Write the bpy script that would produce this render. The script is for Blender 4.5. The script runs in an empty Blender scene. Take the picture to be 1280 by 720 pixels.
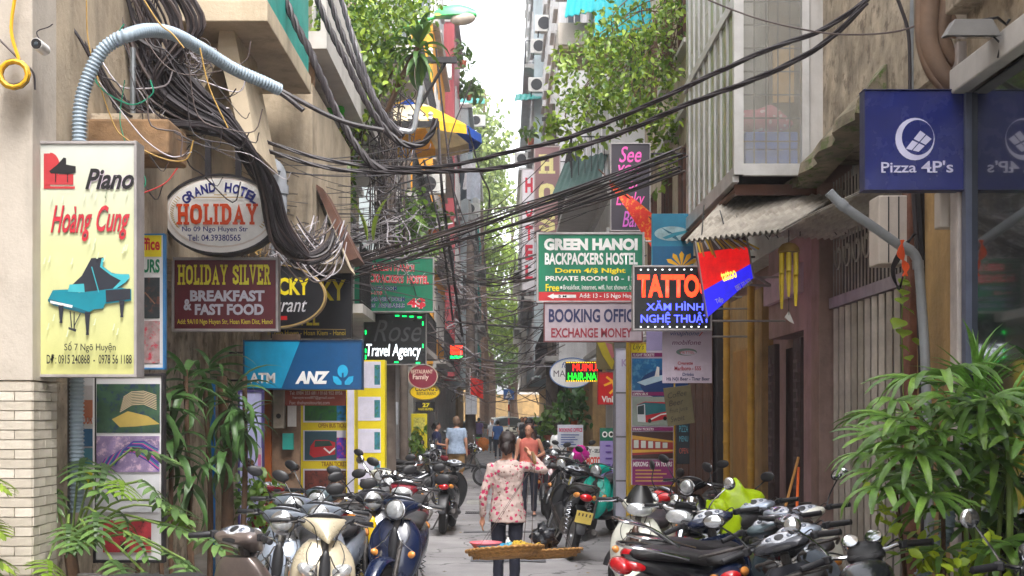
import bpy, bmesh, math, random
import numpy as np
from mathutils import Vector, Matrix, Euler
random.seed(7); rng = np.random.default_rng(7)
scene = bpy.context.scene
COL = scene.collection
# ---------------------------------------------------------------- camera, sky, sun, exposure
FPX, VX, HY, HC = 1600.0, 630.0, 520.0, 1.75
cam_data = bpy.data.cameras.new("camera"); cam = bpy.data.objects.new("camera", cam_data); COL.objects.link(cam)
cam.location = (0, 0, HC); cam.rotation_euler = (math.pi/2, 0, 0)
cam_data.lens = 45; cam_data.sensor_width = 36; cam_data.shift_x = 10/1280; cam_data.shift_y = 160/1280
cam_data.clip_start = 0.1; cam_data.clip_end = 2000
cam_data.dof.use_dof = True; cam_data.dof.focus_distance = 11.5; cam_data.dof.aperture_fstop = 11
scene.camera = cam
world = bpy.data.worlds.new("World"); scene.world = world; world.use_nodes = True
wn = world.node_tree; bgn = wn.nodes["Background"]
sky = wn.nodes.new("ShaderNodeTexSky"); sky.sky_type = 'NISHITA'; sky.sun_disc = False
SUN_EL, SUN_AZ = math.radians(58), math.radians(160)      # azimuth measured from +Y, clockwise
sky.sun_elevation = SUN_EL; sky.sun_rotation = SUN_AZ; sky.air_density = 1.0; sky.dust_density = 4.0
hs = wn.nodes.new("ShaderNodeHueSaturation"); hs.inputs['Saturation'].default_value = 0.2; hs.inputs['Value'].default_value = 1.5
wn.links.new(sky.outputs[0], hs.inputs['Color']); wn.links.new(hs.outputs[0], bgn.inputs[0]); bgn.inputs[1].default_value = 0.15
sl = bpy.data.lights.new("sun", 'SUN'); sl.energy = 0.5; sl.angle = math.radians(14); sl.color = (1.0, 0.95, 0.87)
sun = bpy.data.objects.new("sun", sl); COL.objects.link(sun)
sd = Vector((math.sin(SUN_AZ)*math.cos(SUN_EL), math.cos(SUN_AZ)*math.cos(SUN_EL), math.sin(SUN_EL)))
sun.rotation_euler = sd.to_track_quat('Z', 'Y').to_euler()
scene.view_settings.view_transform = 'Standard'; scene.view_settings.look = 'None'
scene.view_settings.exposure = 1.8; scene.view_settings.gamma = 1.0
scene.render.engine = 'CYCLES'
scene.cycles.max_bounces = 8; scene.cycles.diffuse_bounces = 6; scene.cycles.glossy_bounces = 3
scene.cycles.transparent_max_bounces = 8

def P(px, py, D):
    s = FPX/D
    return Vector(((px-VX)/s, D, HC+(HY-py)/s))
def R(a): return math.radians(a)
# ---------------------------------------------------------------- materials
_mats = {}
def M(key, col=None, rough=0.6, metal=0.0, var=0.18, scale=6.0, bump=0.15, bscale=None, streak=0.0, emit=0.0, island=0.0, transl=0.0, alpha=None, coat=0.0, spots=None, spec=0.5, rust=None, objrand=0.0):
    if key in _mats: return _mats[key]
    m = bpy.data.materials.new(key); m.use_nodes = True; nt = m.node_tree; N = nt.nodes; L = nt.links
    b = N["Principled BSDF"]; out = N["Material Output"]
    tc = N.new("ShaderNodeTexCoord")
    b.inputs['Roughness'].default_value = rough; b.inputs['Metallic'].default_value = metal
    b.inputs['Specular IOR Level'].default_value = spec
    if coat: b.inputs['Coat Weight'].default_value = coat; b.inputs['Coat Roughness'].default_value = 0.08
    rgb = N.new("ShaderNodeRGB"); rgb.outputs[0].default_value = (*col, 1); cur = rgb.outputs[0]
    def mix(kind, fac, a, c):
        x = N.new("ShaderNodeMix"); x.data_type = 'RGBA'; x.blend_type = kind
        if isinstance(fac, (int, float)): x.inputs[0].default_value = fac
        else: L.new(fac, x.inputs[0])
        if isinstance(a, tuple): x.inputs[6].default_value = (*a, 1)
        else: L.new(a, x.inputs[6])
        if isinstance(c, tuple): x.inputs[7].default_value = (*c, 1)
        else: L.new(c, x.inputs[7])
        return x.outputs[2]
    def noise(sc, det=4, rg=0.6, vec=None):
        n = N.new("ShaderNodeTexNoise"); n.inputs['Scale'].default_value = sc; n.inputs['Detail'].default_value = det; n.inputs['Roughness'].default_value = rg
        L.new(vec if vec else tc.outputs['Object'], n.inputs['Vector']); return n.outputs['Fac']
    def ramp(v, p0, p1, c0=(0,0,0), c1=(1,1,1)):
        r = N.new("ShaderNodeValToRGB"); r.color_ramp.elements[0].position = p0; r.color_ramp.elements[1].position = p1
        r.color_ramp.elements[0].color = (*c0, 1); r.color_ramp.elements[1].color = (*c1, 1); L.new(v, r.inputs[0]); return r.outputs[0]
    if var:
        d = 1-var; u = 1+var*0.6
        cur = mix('MULTIPLY', 1.0, cur, ramp(noise(scale), 0.3, 0.7, (d, d, d), (u, u, u)))
    if streak:
        mp = N.new("ShaderNodeMapping"); mp.inputs['Scale'].default_value = (2.6, 2.6, 0.35); L.new(tc.outputs['Object'], mp.inputs[0])
        f = ramp(noise(1.0, 6, 0.65, mp.outputs[0]), 0.5, 0.85)
        cur = mix('MIX', f if streak >= 1 else mix('MULTIPLY', 1.0, f, (streak, streak, streak)), cur, (0.055, 0.048, 0.04))
        f2 = ramp(noise(2.3, 8, 0.7), 0.5, 0.75)
        cur = mix('MULTIPLY', mix('MULTIPLY', 1.0, f2, (streak*0.9,)*3), cur, (0.4, 0.36, 0.3))
    if rust:
        cur = mix('MIX', ramp(noise(scale*2.3, 6, 0.7), 0.52, 0.62), cur, rust)
    if spots:
        vo = N.new("ShaderNodeTexVoronoi"); vo.inputs['Scale'].default_value = spots[1]; L.new(tc.outputs['Object'], vo.inputs['Vector'])
        nn = noise(spots[1]*1.3, 2)
        add = N.new("ShaderNodeMath"); add.operation = 'ADD'; L.new(vo.outputs['Distance'], add.inputs[0]); L.new(nn, add.inputs[1])
        cur = mix('MIX', ramp(add.outputs[0], spots[2], spots[2]+0.04, (1,1,1), (0,0,0)), cur, spots[0])
    if objrand:
        oi = N.new('ShaderNodeObjectInfo'); d = 1-objrand; u = 1+objrand*.4
        cur = mix('MULTIPLY', 1.0, cur, ramp(oi.outputs['Random'], 0, 1, (d, d*.98, d*.94), (u, u, u)))
    if island:
        g = N.new("ShaderNodeNewGeometry"); d = 1-island; u = 1+island
        cur = mix('MULTIPLY', 1.0, cur, ramp(g.outputs['Random Per Island'], 0, 1, (d*0.9, d, d*0.9), (u*1.15, u, u*0.8)))
    L.new(cur, b.inputs['Base Color'])
    if rough > 0.12 and var:
        rr = N.new("ShaderNodeMapRange"); rr.inputs[3].default_value = max(0.05, rough-0.12); rr.inputs[4].default_value = min(1, rough+0.15)
        L.new(noise(scale*1.7), rr.inputs[0]); L.new(rr.outputs[0], b.inputs['Roughness'])
    if bump:
        bp = N.new("ShaderNodeBump"); bp.inputs['Strength'].default_value = min(1, bump*2); bp.inputs['Distance'].default_value = 0.01
        L.new(noise(bscale or scale*6, 6, 0.65), bp.inputs['Height']); L.new(bp.outputs[0], b.inputs['Normal'])
    if emit:
        b.inputs['Emission Color'].default_value = (*col, 1); b.inputs['Emission Strength'].default_value = emit
    if transl:
        t = N.new("ShaderNodeBsdfTranslucent"); L.new(cur, t.inputs[0]); mx = N.new("ShaderNodeMixShader"); mx.inputs[0].default_value = transl
        L.new(b.outputs[0], mx.inputs[1]); L.new(t.outputs[0], mx.inputs[2]); L.new(mx.outputs[0], out.inputs[0])
    if alpha is not None:
        t = N.new("ShaderNodeBsdfTransparent"); mx = N.new("ShaderNodeMixShader"); mx.inputs[0].default_value = alpha
        L.new(t.outputs[0], mx.inputs[1]); L.new(b.outputs[0], mx.inputs[2]); L.new(mx.outputs[0], out.inputs[0])
    _mats[key] = m; return m
def C(r, g, b):                                    # sRGB 0..255 -> linear
    f = lambda c: (c/255/12.92) if c/255 <= 0.04045 else ((c/255+0.055)/1.055)**2.4
    return (f(r), f(g), f(b))
def flat(r, g, b, rough=0.45, emit=0.0):           # printed ink / paint of one colour
    return M("ink_%d_%d_%d_%g_%g" % (r, g, b, rough, emit), C(r, g, b), rough=rough, var=0.16, scale=5, bump=0.03, emit=emit, streak=0 if emit else 0.16)
# ---------------------------------------------------------------- object helpers
def tag(o, label=None, cat=None, group=None, kind=None):
    if label: o["label"] = label
    if cat: o["category"] = cat
    if group: o["group"] = group
    if kind: o["kind"] = kind
    return o
def thing(name, label, cat, loc=(0, 0, 0), rz=0.0, group=None):
    o = bpy.data.objects.new(name, None); COL.objects.link(o); o.location = loc; o.rotation_euler = (0, 0, rz)
    o.empty_display_size = 0.1
    return tag(o, label, cat, group)
class MB:
    def __init__(s): s.v = []; s.f = []
    def add(s, vs, fs):
        n = len(s.v); s.v += [tuple(v) for v in vs]; s.f += [tuple(i+n for i in f) for f in fs]; return s
    def box(s, x0, x1, y0, y1, z0, z1):
        vs = [(x, y, z) for z in (z0, z1) for y in (y0, y1) for x in (x0, x1)]
        return s.add(vs, [(0,2,3,1),(4,5,7,6),(0,1,5,4),(2,6,7,3),(0,4,6,2),(1,3,7,5)])
    def obox(s, c, sx, sy, sz, rot=(0,0,0)):
        m = Euler(rot).to_matrix(); c = Vector(c)
        vs = [c + m @ Vector((x*sx/2, y*sy/2, z*sz/2)) for z in (-1,1) for y in (-1,1) for x in (-1,1)]
        return s.add(vs, [(0,2,3,1),(4,5,7,6),(0,1,5,4),(2,6,7,3),(0,4,6,2),(1,3,7,5)])
    def tube(s, pts, r, n=6, cap=True, closed=False):
        pts = [Vector(p) for p in pts]; k = len(pts)
        rs = r if isinstance(r, (list, tuple)) else [r]*k
        tang = []
        for i in range(k):
            a = pts[i-1] if (i > 0 or closed) else pts[i]; b = pts[(i+1) % k] if (i < k-1 or closed) else pts[i]
            t = b-a; tang.append(t.normalized() if t.length > 1e-9 else Vector((0,0,1)))
        up = Vector((0,0,1)) if abs(tang[0].z) < 0.9 else Vector((1,0,0))
        nrm = tang[0].cross(up).normalized(); vs = []
        for i in range(k):
            nrm = (nrm - tang[i]*nrm.dot(tang[i]))
            nrm = nrm.normalized() if nrm.length > 1e-6 else tang[i].orthogonal().normalized()
            bi = tang[i].cross(nrm)
            for j in range(n):
                a = 2*math.pi*j/n; vs.append(pts[i] + (nrm*math.cos(a)+bi*math.sin(a))*rs[i])
        fs = []
        for i in range(k if closed else k-1):
            i2 = (i+1) % k
            for j in range(n): fs.append((i*n+j, i*n+(j+1)%n, i2*n+(j+1)%n, i2*n+j))
        if cap and not closed: fs.append(tuple(reversed(range(n)))); fs.append(tuple((k-1)*n+j for j in range(n)))
        return s.add(vs, fs)
    def prism(s, poly, d, axis='y', off=0.0):       # poly in (a,b); extruded along axis from off to off+d
        n = len(poly); vs = []
        for t in (off, off+d):
            for a, b in poly:
                vs.append((a, t, b) if axis == 'y' else (t, a, b) if axis == 'x' else (a, b, t))
        fs = [tuple(range(n)), tuple(reversed(range(n, 2*n)))] + [(i, i+n, (i+1)%n+n, (i+1)%n) for i in range(n)]
        return s.add(vs, fs)
    def lathe(s, prof, c=(0,0,0), n=16, axis='z'):  # prof: (r, t)
        vs = []; c = Vector(c)
        for r, t in prof:
            for j in range(n):
                a = 2*math.pi*j/n; u, v = r*math.cos(a), r*math.sin(a)
                vs.append(c+Vector((u, v, t) if axis == 'z' else (u, t, v) if axis == 'y' else (t, u, v)))
        k = len(prof); fs = [(i*n+j, i*n+(j+1)%n, (i+1)*n+(j+1)%n, (i+1)*n+j) for i in range(k-1) for j in range(n)]
        if prof[0][0] > 1e-4: fs.append(tuple(reversed(range(n))))
        if prof[-1][0] > 1e-4: fs.append(tuple((k-1)*n+j for j in range(n)))
        return s.add(vs, fs)
    def ring_loft(s, rings, closed=True, cap=True):
        n = len(rings[0]); vs = [v for r in rings for v in r]; k = len(rings)
        fs = [(i*n+j, i*n+(j+1)%n, (i+1)*n+(j+1)%n, (i+1)*n+j) for i in range(k-1) for j in range(n if closed else n-1)]
        if cap and closed: fs.append(tuple(reversed(range(n)))); fs.append(tuple((k-1)*n+j for j in range(n)))
        return s.add(vs, fs)
    def ell(s, c, rx, ry, rz, n=12, m=8, rot=(0,0,0)):
        mt = Euler(rot).to_matrix(); c = Vector(c); rings = []
        for i in range(m+1):
            ph = -math.pi/2+math.pi*i/m; cr = max(math.cos(ph), 0.02)
            rings.append([c+mt@Vector((rx*cr*math.cos(2*math.pi*j/n), ry*cr*math.sin(2*math.pi*j/n), rz*math.sin(ph))) for j in range(n)])
        return s.ring_loft(rings)
    def mesh(s, name, smooth=False, ang=40):
        me = bpy.data.meshes.new(name); me.from_pydata(s.v, [], s.f); me.validate(verbose=False); me.update()
        bm = bmesh.new(); bm.from_mesh(me); bmesh.ops.recalc_face_normals(bm, faces=bm.faces)
        for f in bm.faces: f.smooth = smooth
        if smooth:
            lim = R(ang)
            for e in bm.edges:
                if len(e.link_faces) == 2 and e.calc_face_angle(0) > lim: e.smooth = False
        bm.to_mesh(me); bm.free(); return me
    def build(s, name, mat, parent=None, smooth=False, bevel=0, ang=40):
        me = s.mesh(name, smooth, ang); me.materials.append(mat)
        o = bpy.data.objects.new(name, me); COL.objects.link(o)
        if parent is not None: o.parent = parent
        if bevel:
            b = o.modifiers.new("bevel", 'BEVEL'); b.width = bevel; b.segments = 2; b.limit_method = 'ANGLE'
        return o
def inst(name, me, parent=None, loc=(0,0,0), rot=(0,0,0), sc=(1,1,1)):
    o = bpy.data.objects.new(name, me); COL.objects.link(o)
    if parent is not None: o.parent = parent
    o.location = loc; o.rotation_euler = rot; o.scale = sc if not isinstance(sc, (int, float)) else (sc,)*3
    return o
def struct(name, mb, mat, kind='structure', **k):
    o = mb.build(name, mat, **k); o["kind"] = kind; return o
def spline(pts, k=6):
    pts = [Vector(p) for p in pts]
    if len(pts) < 3: return [pts[0].lerp(pts[-1], i/k) for i in range(k+1)]
    q = [pts[0]*2-pts[1]]+pts+[pts[-1]*2-pts[-2]]; out = []
    for i in range(1, len(q)-2):
        a, b, c, d = q[i-1], q[i], q[i+1], q[i+2]
        for j in range(k):
            t = j/k; out.append(0.5*((2*b)+(c-a)*t+(2*a-5*b+4*c-d)*t*t+(3*b-3*c+d-a)*t**3))
    out.append(pts[-1]); return out
def copy_tree(o, parent=None):
    c = o.copy(); COL.objects.link(c)
    if parent is not None: c.parent = parent
    for ch in [x for x in _kids(o)]: copy_tree(ch, c)
    return c
_kidcache = {}
def _kids(o): return [x for x in COL.objects if x.parent == o]
# ---------------------------------------------------------------- text
def text_mesh(s, bold=0.0, shear=0.0, space=1.0, ext=0.0):
    cu = bpy.data.curves.new("t", 'FONT'); cu.body = s; cu.offset = bold; cu.shear = shear; cu.resolution_u = 3; cu.extrude = ext
    cu.space_character = space; cu.space_line = 0.9; cu.align_x = 'CENTER'; cu.fill_mode = 'FRONT' if ext == 0 else 'BOTH'
    ob = bpy.data.objects.new("t", cu); me = bpy.data.meshes.new_from_object(ob)
    bpy.data.objects.remove(ob); bpy.data.curves.remove(cu); return me
# slab-serif stroke alphabet (unit box 0..1 wide, 0..1 tall)
SLAB = {
 'H': (1, [[(0.2,0),(0.2,1)],[(0.8,0),(0.8,1)],[(0.2,.5),(0.8,.5)]], [(0.2,0),(0.2,1),(0.8,0),(0.8,1)]),
 'O': (.95, [[(.5,0),(.25,.08),(.16,.3),(.16,.7),(.25,.92),(.5,1),(.75,.92),(.84,.7),(.84,.3),(.75,.08),(.5,0)]], []),
 'L': (.8, [[(.25,1),(.25,0),(.85,0),(.85,.3)]], [(.25,1),(.2,0)]),
 'I': (.5, [[(.5,0),(.5,1)]], [(.5,0),(.5,1)]),
 'D': (.95, [[(.22,0),(.22,1),(.55,1),(.8,.8),(.84,.5),(.8,.2),(.55,0),(.22,0)]], [(.15,0),(.15,1)]),
 'A': (1, [[(.15,0),(.5,1),(.85,0)],[(.3,.33),(.7,.33)]], [(.15,0),(.85,0)]),
 'Y': (1, [[(.15,1),(.5,.45),(.85,1)],[(.5,.45),(.5,0)]], [(.15,1),(.85,1),(.5,0)]),
 'S': (.85, [[(.82,.7),(.78,.93),(.5,1),(.22,.9),(.2,.68),(.5,.52),(.8,.36),(.8,.1),(.5,0),(.22,.07),(.18,.3)]], []),
 'V': (1, [[(.15,1),(.5,0),(.85,1)]], [(.15,1),(.85,1)]),
 'E': (.85, [[(.85,.75),(.85,1),(.25,1),(.25,0),(.88,0),(.88,.25)],[(.25,.5),(.65,.5)]], [(.2,0),(.2,1)]),
 'R': (.95, [[(.22,0),(.22,1),(.6,1),(.78,.88),(.78,.65),(.6,.52),(.22,.52)],[(.55,.52),(.85,0)]], [(.22,0),(.15,1),(.88,0)]),
 'T': (.9, [[(.5,0),(.5,1)],[(.1,.75),(.1,1),(.9,1),(.9,.75)]], [(.5,0)]),
 'N': (1, [[(.2,0),(.2,1),(.8,0),(.8,1)]], [(.2,0),(.2,1),(.8,1)]),
 'G': (.95, [[(.84,.75),(.7,.97),(.5,1),(.25,.92),(.16,.7),(.16,.3),(.25,.08),(.5,0),(.8,.08),(.84,.45),(.55,.45)]], [(.8,.45)]),
}
def stroke_verts(paths, w, mb, z=0):
    """flat ribbons of width w (x,z plane facing -y)"""
    for k, path in enumerate(paths):
        pts = [Vector((p[0], p[1])) for p in path]; y = -0.0004*k
        closed = (pts[0]-pts[-1]).length < 1e-6
        L_, R_ = [], []
        n = len(pts)
        for i in range(n):
            a = pts[i-1] if i > 0 else (pts[-2] if closed else pts[0]); b = pts[i+1] if i < n-1 else (pts[1] if closed else pts[-1])
            d1 = (pts[i]-a); d2 = (b-pts[i])
            d1 = d1.normalized() if d1.length > 1e-9 else d2.normalized(); d2 = d2.normalized() if d2.length > 1e-9 else d1
            t = (d1+d2); t = t.normalized() if t.length > 1e-6 else d1
            nn = Vector((-t.y, t.x)); c = max(0.5, nn.dot(Vector((-d1.y, d1.x)))); o = nn*(w/2/c)
            L_.append(pts[i]+o); R_.append(pts[i]-o)
        vs = [(p.x, y, p.y) for p in L_]+[(p.x, y, p.y) for p in R_]
        mb.add(vs, [(i, i+1, n+i+1, n+i) for i in range(n-1)])
def slab_mesh(s, wt=0.2, aspect=0.8):
    mb = MB(); x = 0
    for ch in s:
        if ch == ' ': x += 0.4; continue
        wd, paths, ser = SLAB[ch]
        cp = [[(x+a*wd*aspect, wt*0.4+b*(1-wt*0.8)) for a, b in p] for p in paths]
        k = 0
        stroke_verts(cp, wt*aspect, mb)
        for a, b in ser:
            cx = x+a*wd*aspect; cy = wt*0.25 if b == 0 else 1-wt*0.25
            k += 1; stroke_verts([[(cx-wt*aspect*1.0, cy), (cx+wt*aspect*1.0, cy)]], wt*0.5, mb)
            for v in range(len(mb.v)-4, len(mb.v)): q = mb.v[v]; mb.v[v] = (q[0], q[1]-0.0006*k-0.002, q[2])
        x += wd*aspect+0.06
    return mb
class Sign:
    """a board facing -Y, drawn in photo pixels at depth D; local origin at its centre"""
    def __init__(s, name, label, x0, y0, x1, y1, D, th=0.06, face=None, frame=None, fw=0.02, cat='sign', group=None, shape='rect', rz=0.0, lit=False):
        s.D = D; s.s = FPX/D; s.cx, s.cy = (x0+x1)/2, (y0+y1)/2; s.layer = 0.003
        s.root = thing(name, label, cat, P(s.cx, s.cy, D), rz, group)
        s.w, s.h = (x1-x0)/s.s, (y1-y0)/s.s; s.th = th
        w, h = s.w/2, s.h/2
        if shape == 'rect':
            MB().box(-w, w, 0, th, -h, h).build('panel', face, s.root, bevel=0.004)
            if frame:
                f = MB(); e = 0.012
                f.box(-w-e, w+e, -e, th+e, h, h+fw); f.box(-w-e, w+e, -e, th+e, -h-fw, -h)
                f.box(-w-fw, -w, -e-.002, th+e+.002, -h-fw-.002, h+fw+.002); f.box(w, w+fw, -e-.002, th+e+.002, -h-fw-.002, h+fw+.002)
                f.build('frame', frame, s.root, bevel=0.002)
        else:
            n = 48; pr = [(w*math.cos(2*math.pi*i/n), h*math.sin(2*math.pi*i/n)) for i in range(n)]
            MB().prism(pr, th).build('panel', face, s.root)
            if frame:
                rings = []
                for sc, y in ((1.0, -0.012), (1.0, th+0.012), (1, th+.012)):
                    pass
                a = [(w+fw)*1.0, (h+fw)*1.0]
                R0 = [Vector((p[0], -0.012, p[1])) for p in pr]; R1 = [Vector((p[0]/w*a[0], -0.012, p[1]/h*a[1])) for p in pr]
                R2 = [Vector((v.x, th+0.02, v.z)) for v in R1]; R3 = [Vector((v.x, th+0.02, v.z)) for v in R0]
                MB().ring_loft([R0, R1, R2, R3, R0], cap=False).build('frame', frame, s.root, smooth=True)
    def lx(s, px): return (px-s.cx)/s.s
    def lz(s, py): return (s.cy-py)/s.s
    def nl(s, step=0.0008): s.layer += 0.0008; return -s.layer
    def rect(s, x0, y0, x1, y1, mat, name='printed_panel', th=0.0005):
        y = s.nl(); return MB().box(s.lx(x0), s.lx(x1), y, y+th, s.lz(y1), s.lz(y0)).build(name, mat, s.root)
    def poly(s, pts, mat, name='printed_shape', th=0.0005):
        y = s.nl(0.002); return MB().prism([(s.lx(a), s.lz(b)) for a, b in pts], th, 'y', y).build(name, mat, s.root)
    def oval(s, cx, cy, rx, ry, mat, name='printed_shape', n=28, a0=0, a1=360):
        pts = [(cx+rx*math.cos(R(a0+(a1-a0)*i/n)), cy-ry*math.sin(R(a0+(a1-a0)*i/n))) for i in range(n if a1-a0 == 360 else n+1)]
        return s.poly(pts, mat, name)
    def line(s, pts, w, mat, name='printed_line'):
        y = s.nl(0.002); mb = MB(); stroke_verts([[(s.lx(a), s.lz(b)) for a, b in pts]], w/s.s, mb)
        o = mb.build(name, mat, s.root); o.location.y = y; return o
    def lines(s, paths, w, mat, name='printed_line'):
        y = s.nl(0.002); mb = MB()
        for p in paths: stroke_verts([[(s.lx(a), s.lz(b)) for a, b in p]], w/s.s, mb)
        o = mb.build(name, mat, s.root); o.location.y = y; return o
    def text(s, t, x0, y0, x1, y1, mat, bold=0.02, shear=0.0, rot=0.0, space=1.0, name='lettering', outline=None, slab=None):
        """text fitted to the pixel box"""
        if outline: 
            s.text(t, x0, y0, x1, y1, outline[0], bold+outline[1], shear, rot, space, 'lettering_outline', None, slab)
        if slab: me = slab_mesh(t, slab).mesh('lettering')
        else: me = text_mesh(t, bold, shear, space)
        n = len(me.vertices)
        if n == 0: return
        co = np.empty(n*3, dtype=np.float32); me.vertices.foreach_get('co', co); co = co.reshape(-1, 3)
        if slab: a, b, dd = co[:, 0].copy(), co[:, 2].copy(), co[:, 1].copy()*0.08
        else: a, b, dd = co[:, 0].copy(), co[:, 1].copy(), co[:, 0]*0
        lo = np.array([a.min(), b.min()]); hi = np.array([a.max(), b.max()])
        W, H = (x1-x0)/s.s, (y1-y0)/s.s
        u = ((a-lo[0])/max(hi[0]-lo[0], 1e-6)-0.5)*W; v = ((b-lo[1])/max(hi[1]-lo[1], 1e-6)-0.5)*H
        cx, cz = s.lx((x0+x1)/2), s.lz((y0+y1)/2); cr, sr = math.cos(R(rot)), math.sin(R(rot))
        co[:, 0] = cx+u*cr-v*sr; co[:, 1] = s.nl()+dd; co[:, 2] = cz+u*sr+v*cr
        me.vertices.foreach_set('co', co.ravel()); me.update()
        me.materials.clear(); me.materials.append(mat)
        o = bpy.data.objects.new(name, me); COL.objects.link(o); o.parent = s.root; return o
    def bracket(s, x, y, mat, to=-3.3):
        """steel arms back to the wall plane at world x=to"""
        for py in (y if isinstance(y, (list, tuple)) else [y]):
            z = s.lz(py); MB().tube([(s.lx(x), s.th+0.015, z), (to-s.root.location.x, s.th+0.015, z)], 0.013, 6).build('bracket_arm', mat, s.root)
# ================================================================ SETTING
m_asph = M('asphalt', C(146, 143, 145), rough=0.62, var=0.35, scale=0.9, bump=0.5, bscale=60, streak=0)
m_conc = M('worn_concrete', C(186, 172, 152), rough=0.85, var=0.55, scale=2.2, bump=0.8, bscale=14, streak=0.8, rust=C(120, 108, 94))
m_ground = M('bare_ground', C(110, 105, 98), rough=0.9, var=0.3, scale=0.5)
m_pave = M('pavement', C(120, 114, 108), rough=0.8, var=0.3, scale=3, bump=0.4)
m_cream = M('cream_plaster', C(190, 181, 170), rough=0.8, var=0.2, scale=1.6, bump=0.25, bscale=30, streak=0.45)
m_beige = M('beige_plaster', C(184, 168, 146), rough=0.85, var=0.25, scale=1.8, bump=0.4, bscale=20, streak=0.85)
m_beige2 = M('warm_render', C(194, 178, 154), rough=0.85, var=0.2, scale=1.5, bump=0.25, bscale=30, streak=0.6)
m_white = M('white_plaster', C(232, 230, 230), rough=0.8, var=0.12, scale=1.2, bump=0.15, streak=0.35)
m_grey = M('grey_plaster', C(200, 198, 194), rough=0.85, var=0.2, scale=1.2, bump=0.2, streak=0.5)
m_orange = M('orange_plaster', C(250, 176, 52), rough=0.75, var=0.12, scale=1.2, bump=0.1, streak=0.25)
m_pink = M('pinkish_plaster', C(166, 134, 134), rough=0.85, var=0.25, scale=2, bump=0.3, streak=0.6)
m_paleblue = M('pale_blue_plaster', C(200, 212, 216), rough=0.8, var=0.15, scale=1, bump=0.1, streak=0.4)
m_ochre = M('ochre_plaster', C(184, 150, 100), rough=0.85, var=0.25, scale=2.5, bump=0.5, bscale=20, streak=0.7)
m_redmet = M('red_corrugated', C(196, 84, 92), rough=0.5, var=0.15, scale=1)
m_teal = M('teal_paint', C(40, 160, 150), rough=0.5, var=0.2, scale=3, streak=0.3)
m_turq = M('turquoise_sheet', C(0, 160, 170), rough=0.45, var=0.15, scale=3, transl=0.3)
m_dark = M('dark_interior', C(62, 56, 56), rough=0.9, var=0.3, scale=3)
m_wood = M('brown_wood', C(96, 62, 48), rough=0.7, var=0.35, scale=4, bump=0.3, streak=0.3)
m_wood2 = M('weathered_wood', C(140, 112, 90), rough=0.8, var=0.35, scale=5, bump=0.4, streak=0.6)
m_darkwood = M('dark_door_wood', C(60, 40, 40), rough=0.65, var=0.35, scale=4, bump=0.3)
m_owood = M('orange_stained_wood', C(176, 92, 36), rough=0.7, var=0.4, scale=4, bump=0.3, streak=0.5)
m_glass = M('window_glass', C(60, 70, 78), rough=0.12, var=0.1, bump=0, spec=0.9)
m_alu = M('aluminium', C(196, 194, 192), rough=0.4, metal=0.5, var=0.15, scale=4, streak=0.35)
m_steel = M('galvanised_steel', C(130, 134, 138), rough=0.45, metal=0.7, var=0.25, scale=8)
m_dsteel = M('dark_steel', C(50, 48, 50), rough=0.5, metal=0.5, var=0.3, scale=8)
m_slab = M('mouldy_concrete', C(150, 118, 86), rough=0.9, var=0.5, scale=3, bump=0.7, bscale=16, streak=1.0)
m_soffit = M('soffit_paint', C(190, 186, 182), rough=0.85, var=0.15, scale=2, streak=0.3)
m_moss = M('mossy_plaster', C(128, 118, 100), rough=1, var=0.6, scale=4, bump=0.9, bscale=20, rust=C(74, 92, 40))
m_roof = M('roof_tin', C(150, 110, 92), rough=0.7, var=0.3, scale=2)

g = MB().add([(-120,-30,0),(120,-30,0),(120,400,0),(-120,400,0)], [(0,1,2,3)]); struct('ground', g, m_ground)
# road: gently uneven sheet
nx, ny = 14, 120; vs = []; fs = []
for j in range(ny+1):
    y = -4+104*(j/ny)
    for i in range(nx+1):
        x = -2.35+4.75*i/nx
        vs.append((x, y, 0.012+0.006*math.sin(x*2.1+y*0.7)*math.cos(y*1.3)))
for j in range(ny):
    for i in range(nx): a = j*(nx+1)+i; fs.append((a, a+1, a+nx+2, a+nx+1))
road_mat = m_asph
nt = road_mat.node_tree; b = nt.nodes["Principled BSDF"]; cur = b.inputs['Base Color'].links[0].from_socket
tc = nt.nodes.new("ShaderNodeTexCoord"); vo = nt.nodes.new("ShaderNodeTexVoronoi"); vo.feature = 'DISTANCE_TO_EDGE'; vo.inputs['Scale'].default_value = 0.55
nz = nt.nodes.new("ShaderNodeTexNoise"); nz.inputs['Scale'].default_value = 1.8; nz.inputs['Detail'].default_value = 6
va = nt.nodes.new("ShaderNodeVectorMath"); va.operation = 'ADD'; nt.links.new(tc.outputs['Object'], va.inputs[0]); nt.links.new(nz.outputs['Color'], va.inputs[1]); nt.links.new(va.outputs[0], vo.inputs['Vector'])
nt.links.new(tc.outputs['Object'], nz.inputs['Vector'])
rp = nt.nodes.new("ShaderNodeValToRGB"); rp.color_ramp.elements[0].position = 0.004; rp.color_ramp.elements[0].color = (0.25, 0.25, 0.25, 1); rp.color_ramp.elements[1].position = 0.014
nt.links.new(vo.outputs['Distance'], rp.inputs[0])
mx = nt.nodes.new("ShaderNodeMix"); mx.data_type = 'RGBA'; mx.blend_type = 'MULTIPLY'; mx.inputs[0].default_value = 1
nt.links.new(cur, mx.inputs[6]); nt.links.new(rp.outputs[0], mx.inputs[7]); nt.links.new(mx.outputs[2], b.inputs['Base Color'])
struct('road', MB().add(vs, fs), road_mat, smooth=True)
m_patch = M('concrete_patch', C(158, 156, 152), rough=0.7, var=0.3, scale=3, bump=0.4, bscale=50)
m_patch2 = M('tar_patch', C(92, 92, 96), rough=0.7, var=0.3, scale=3, bump=0.5, bscale=50)
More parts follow.
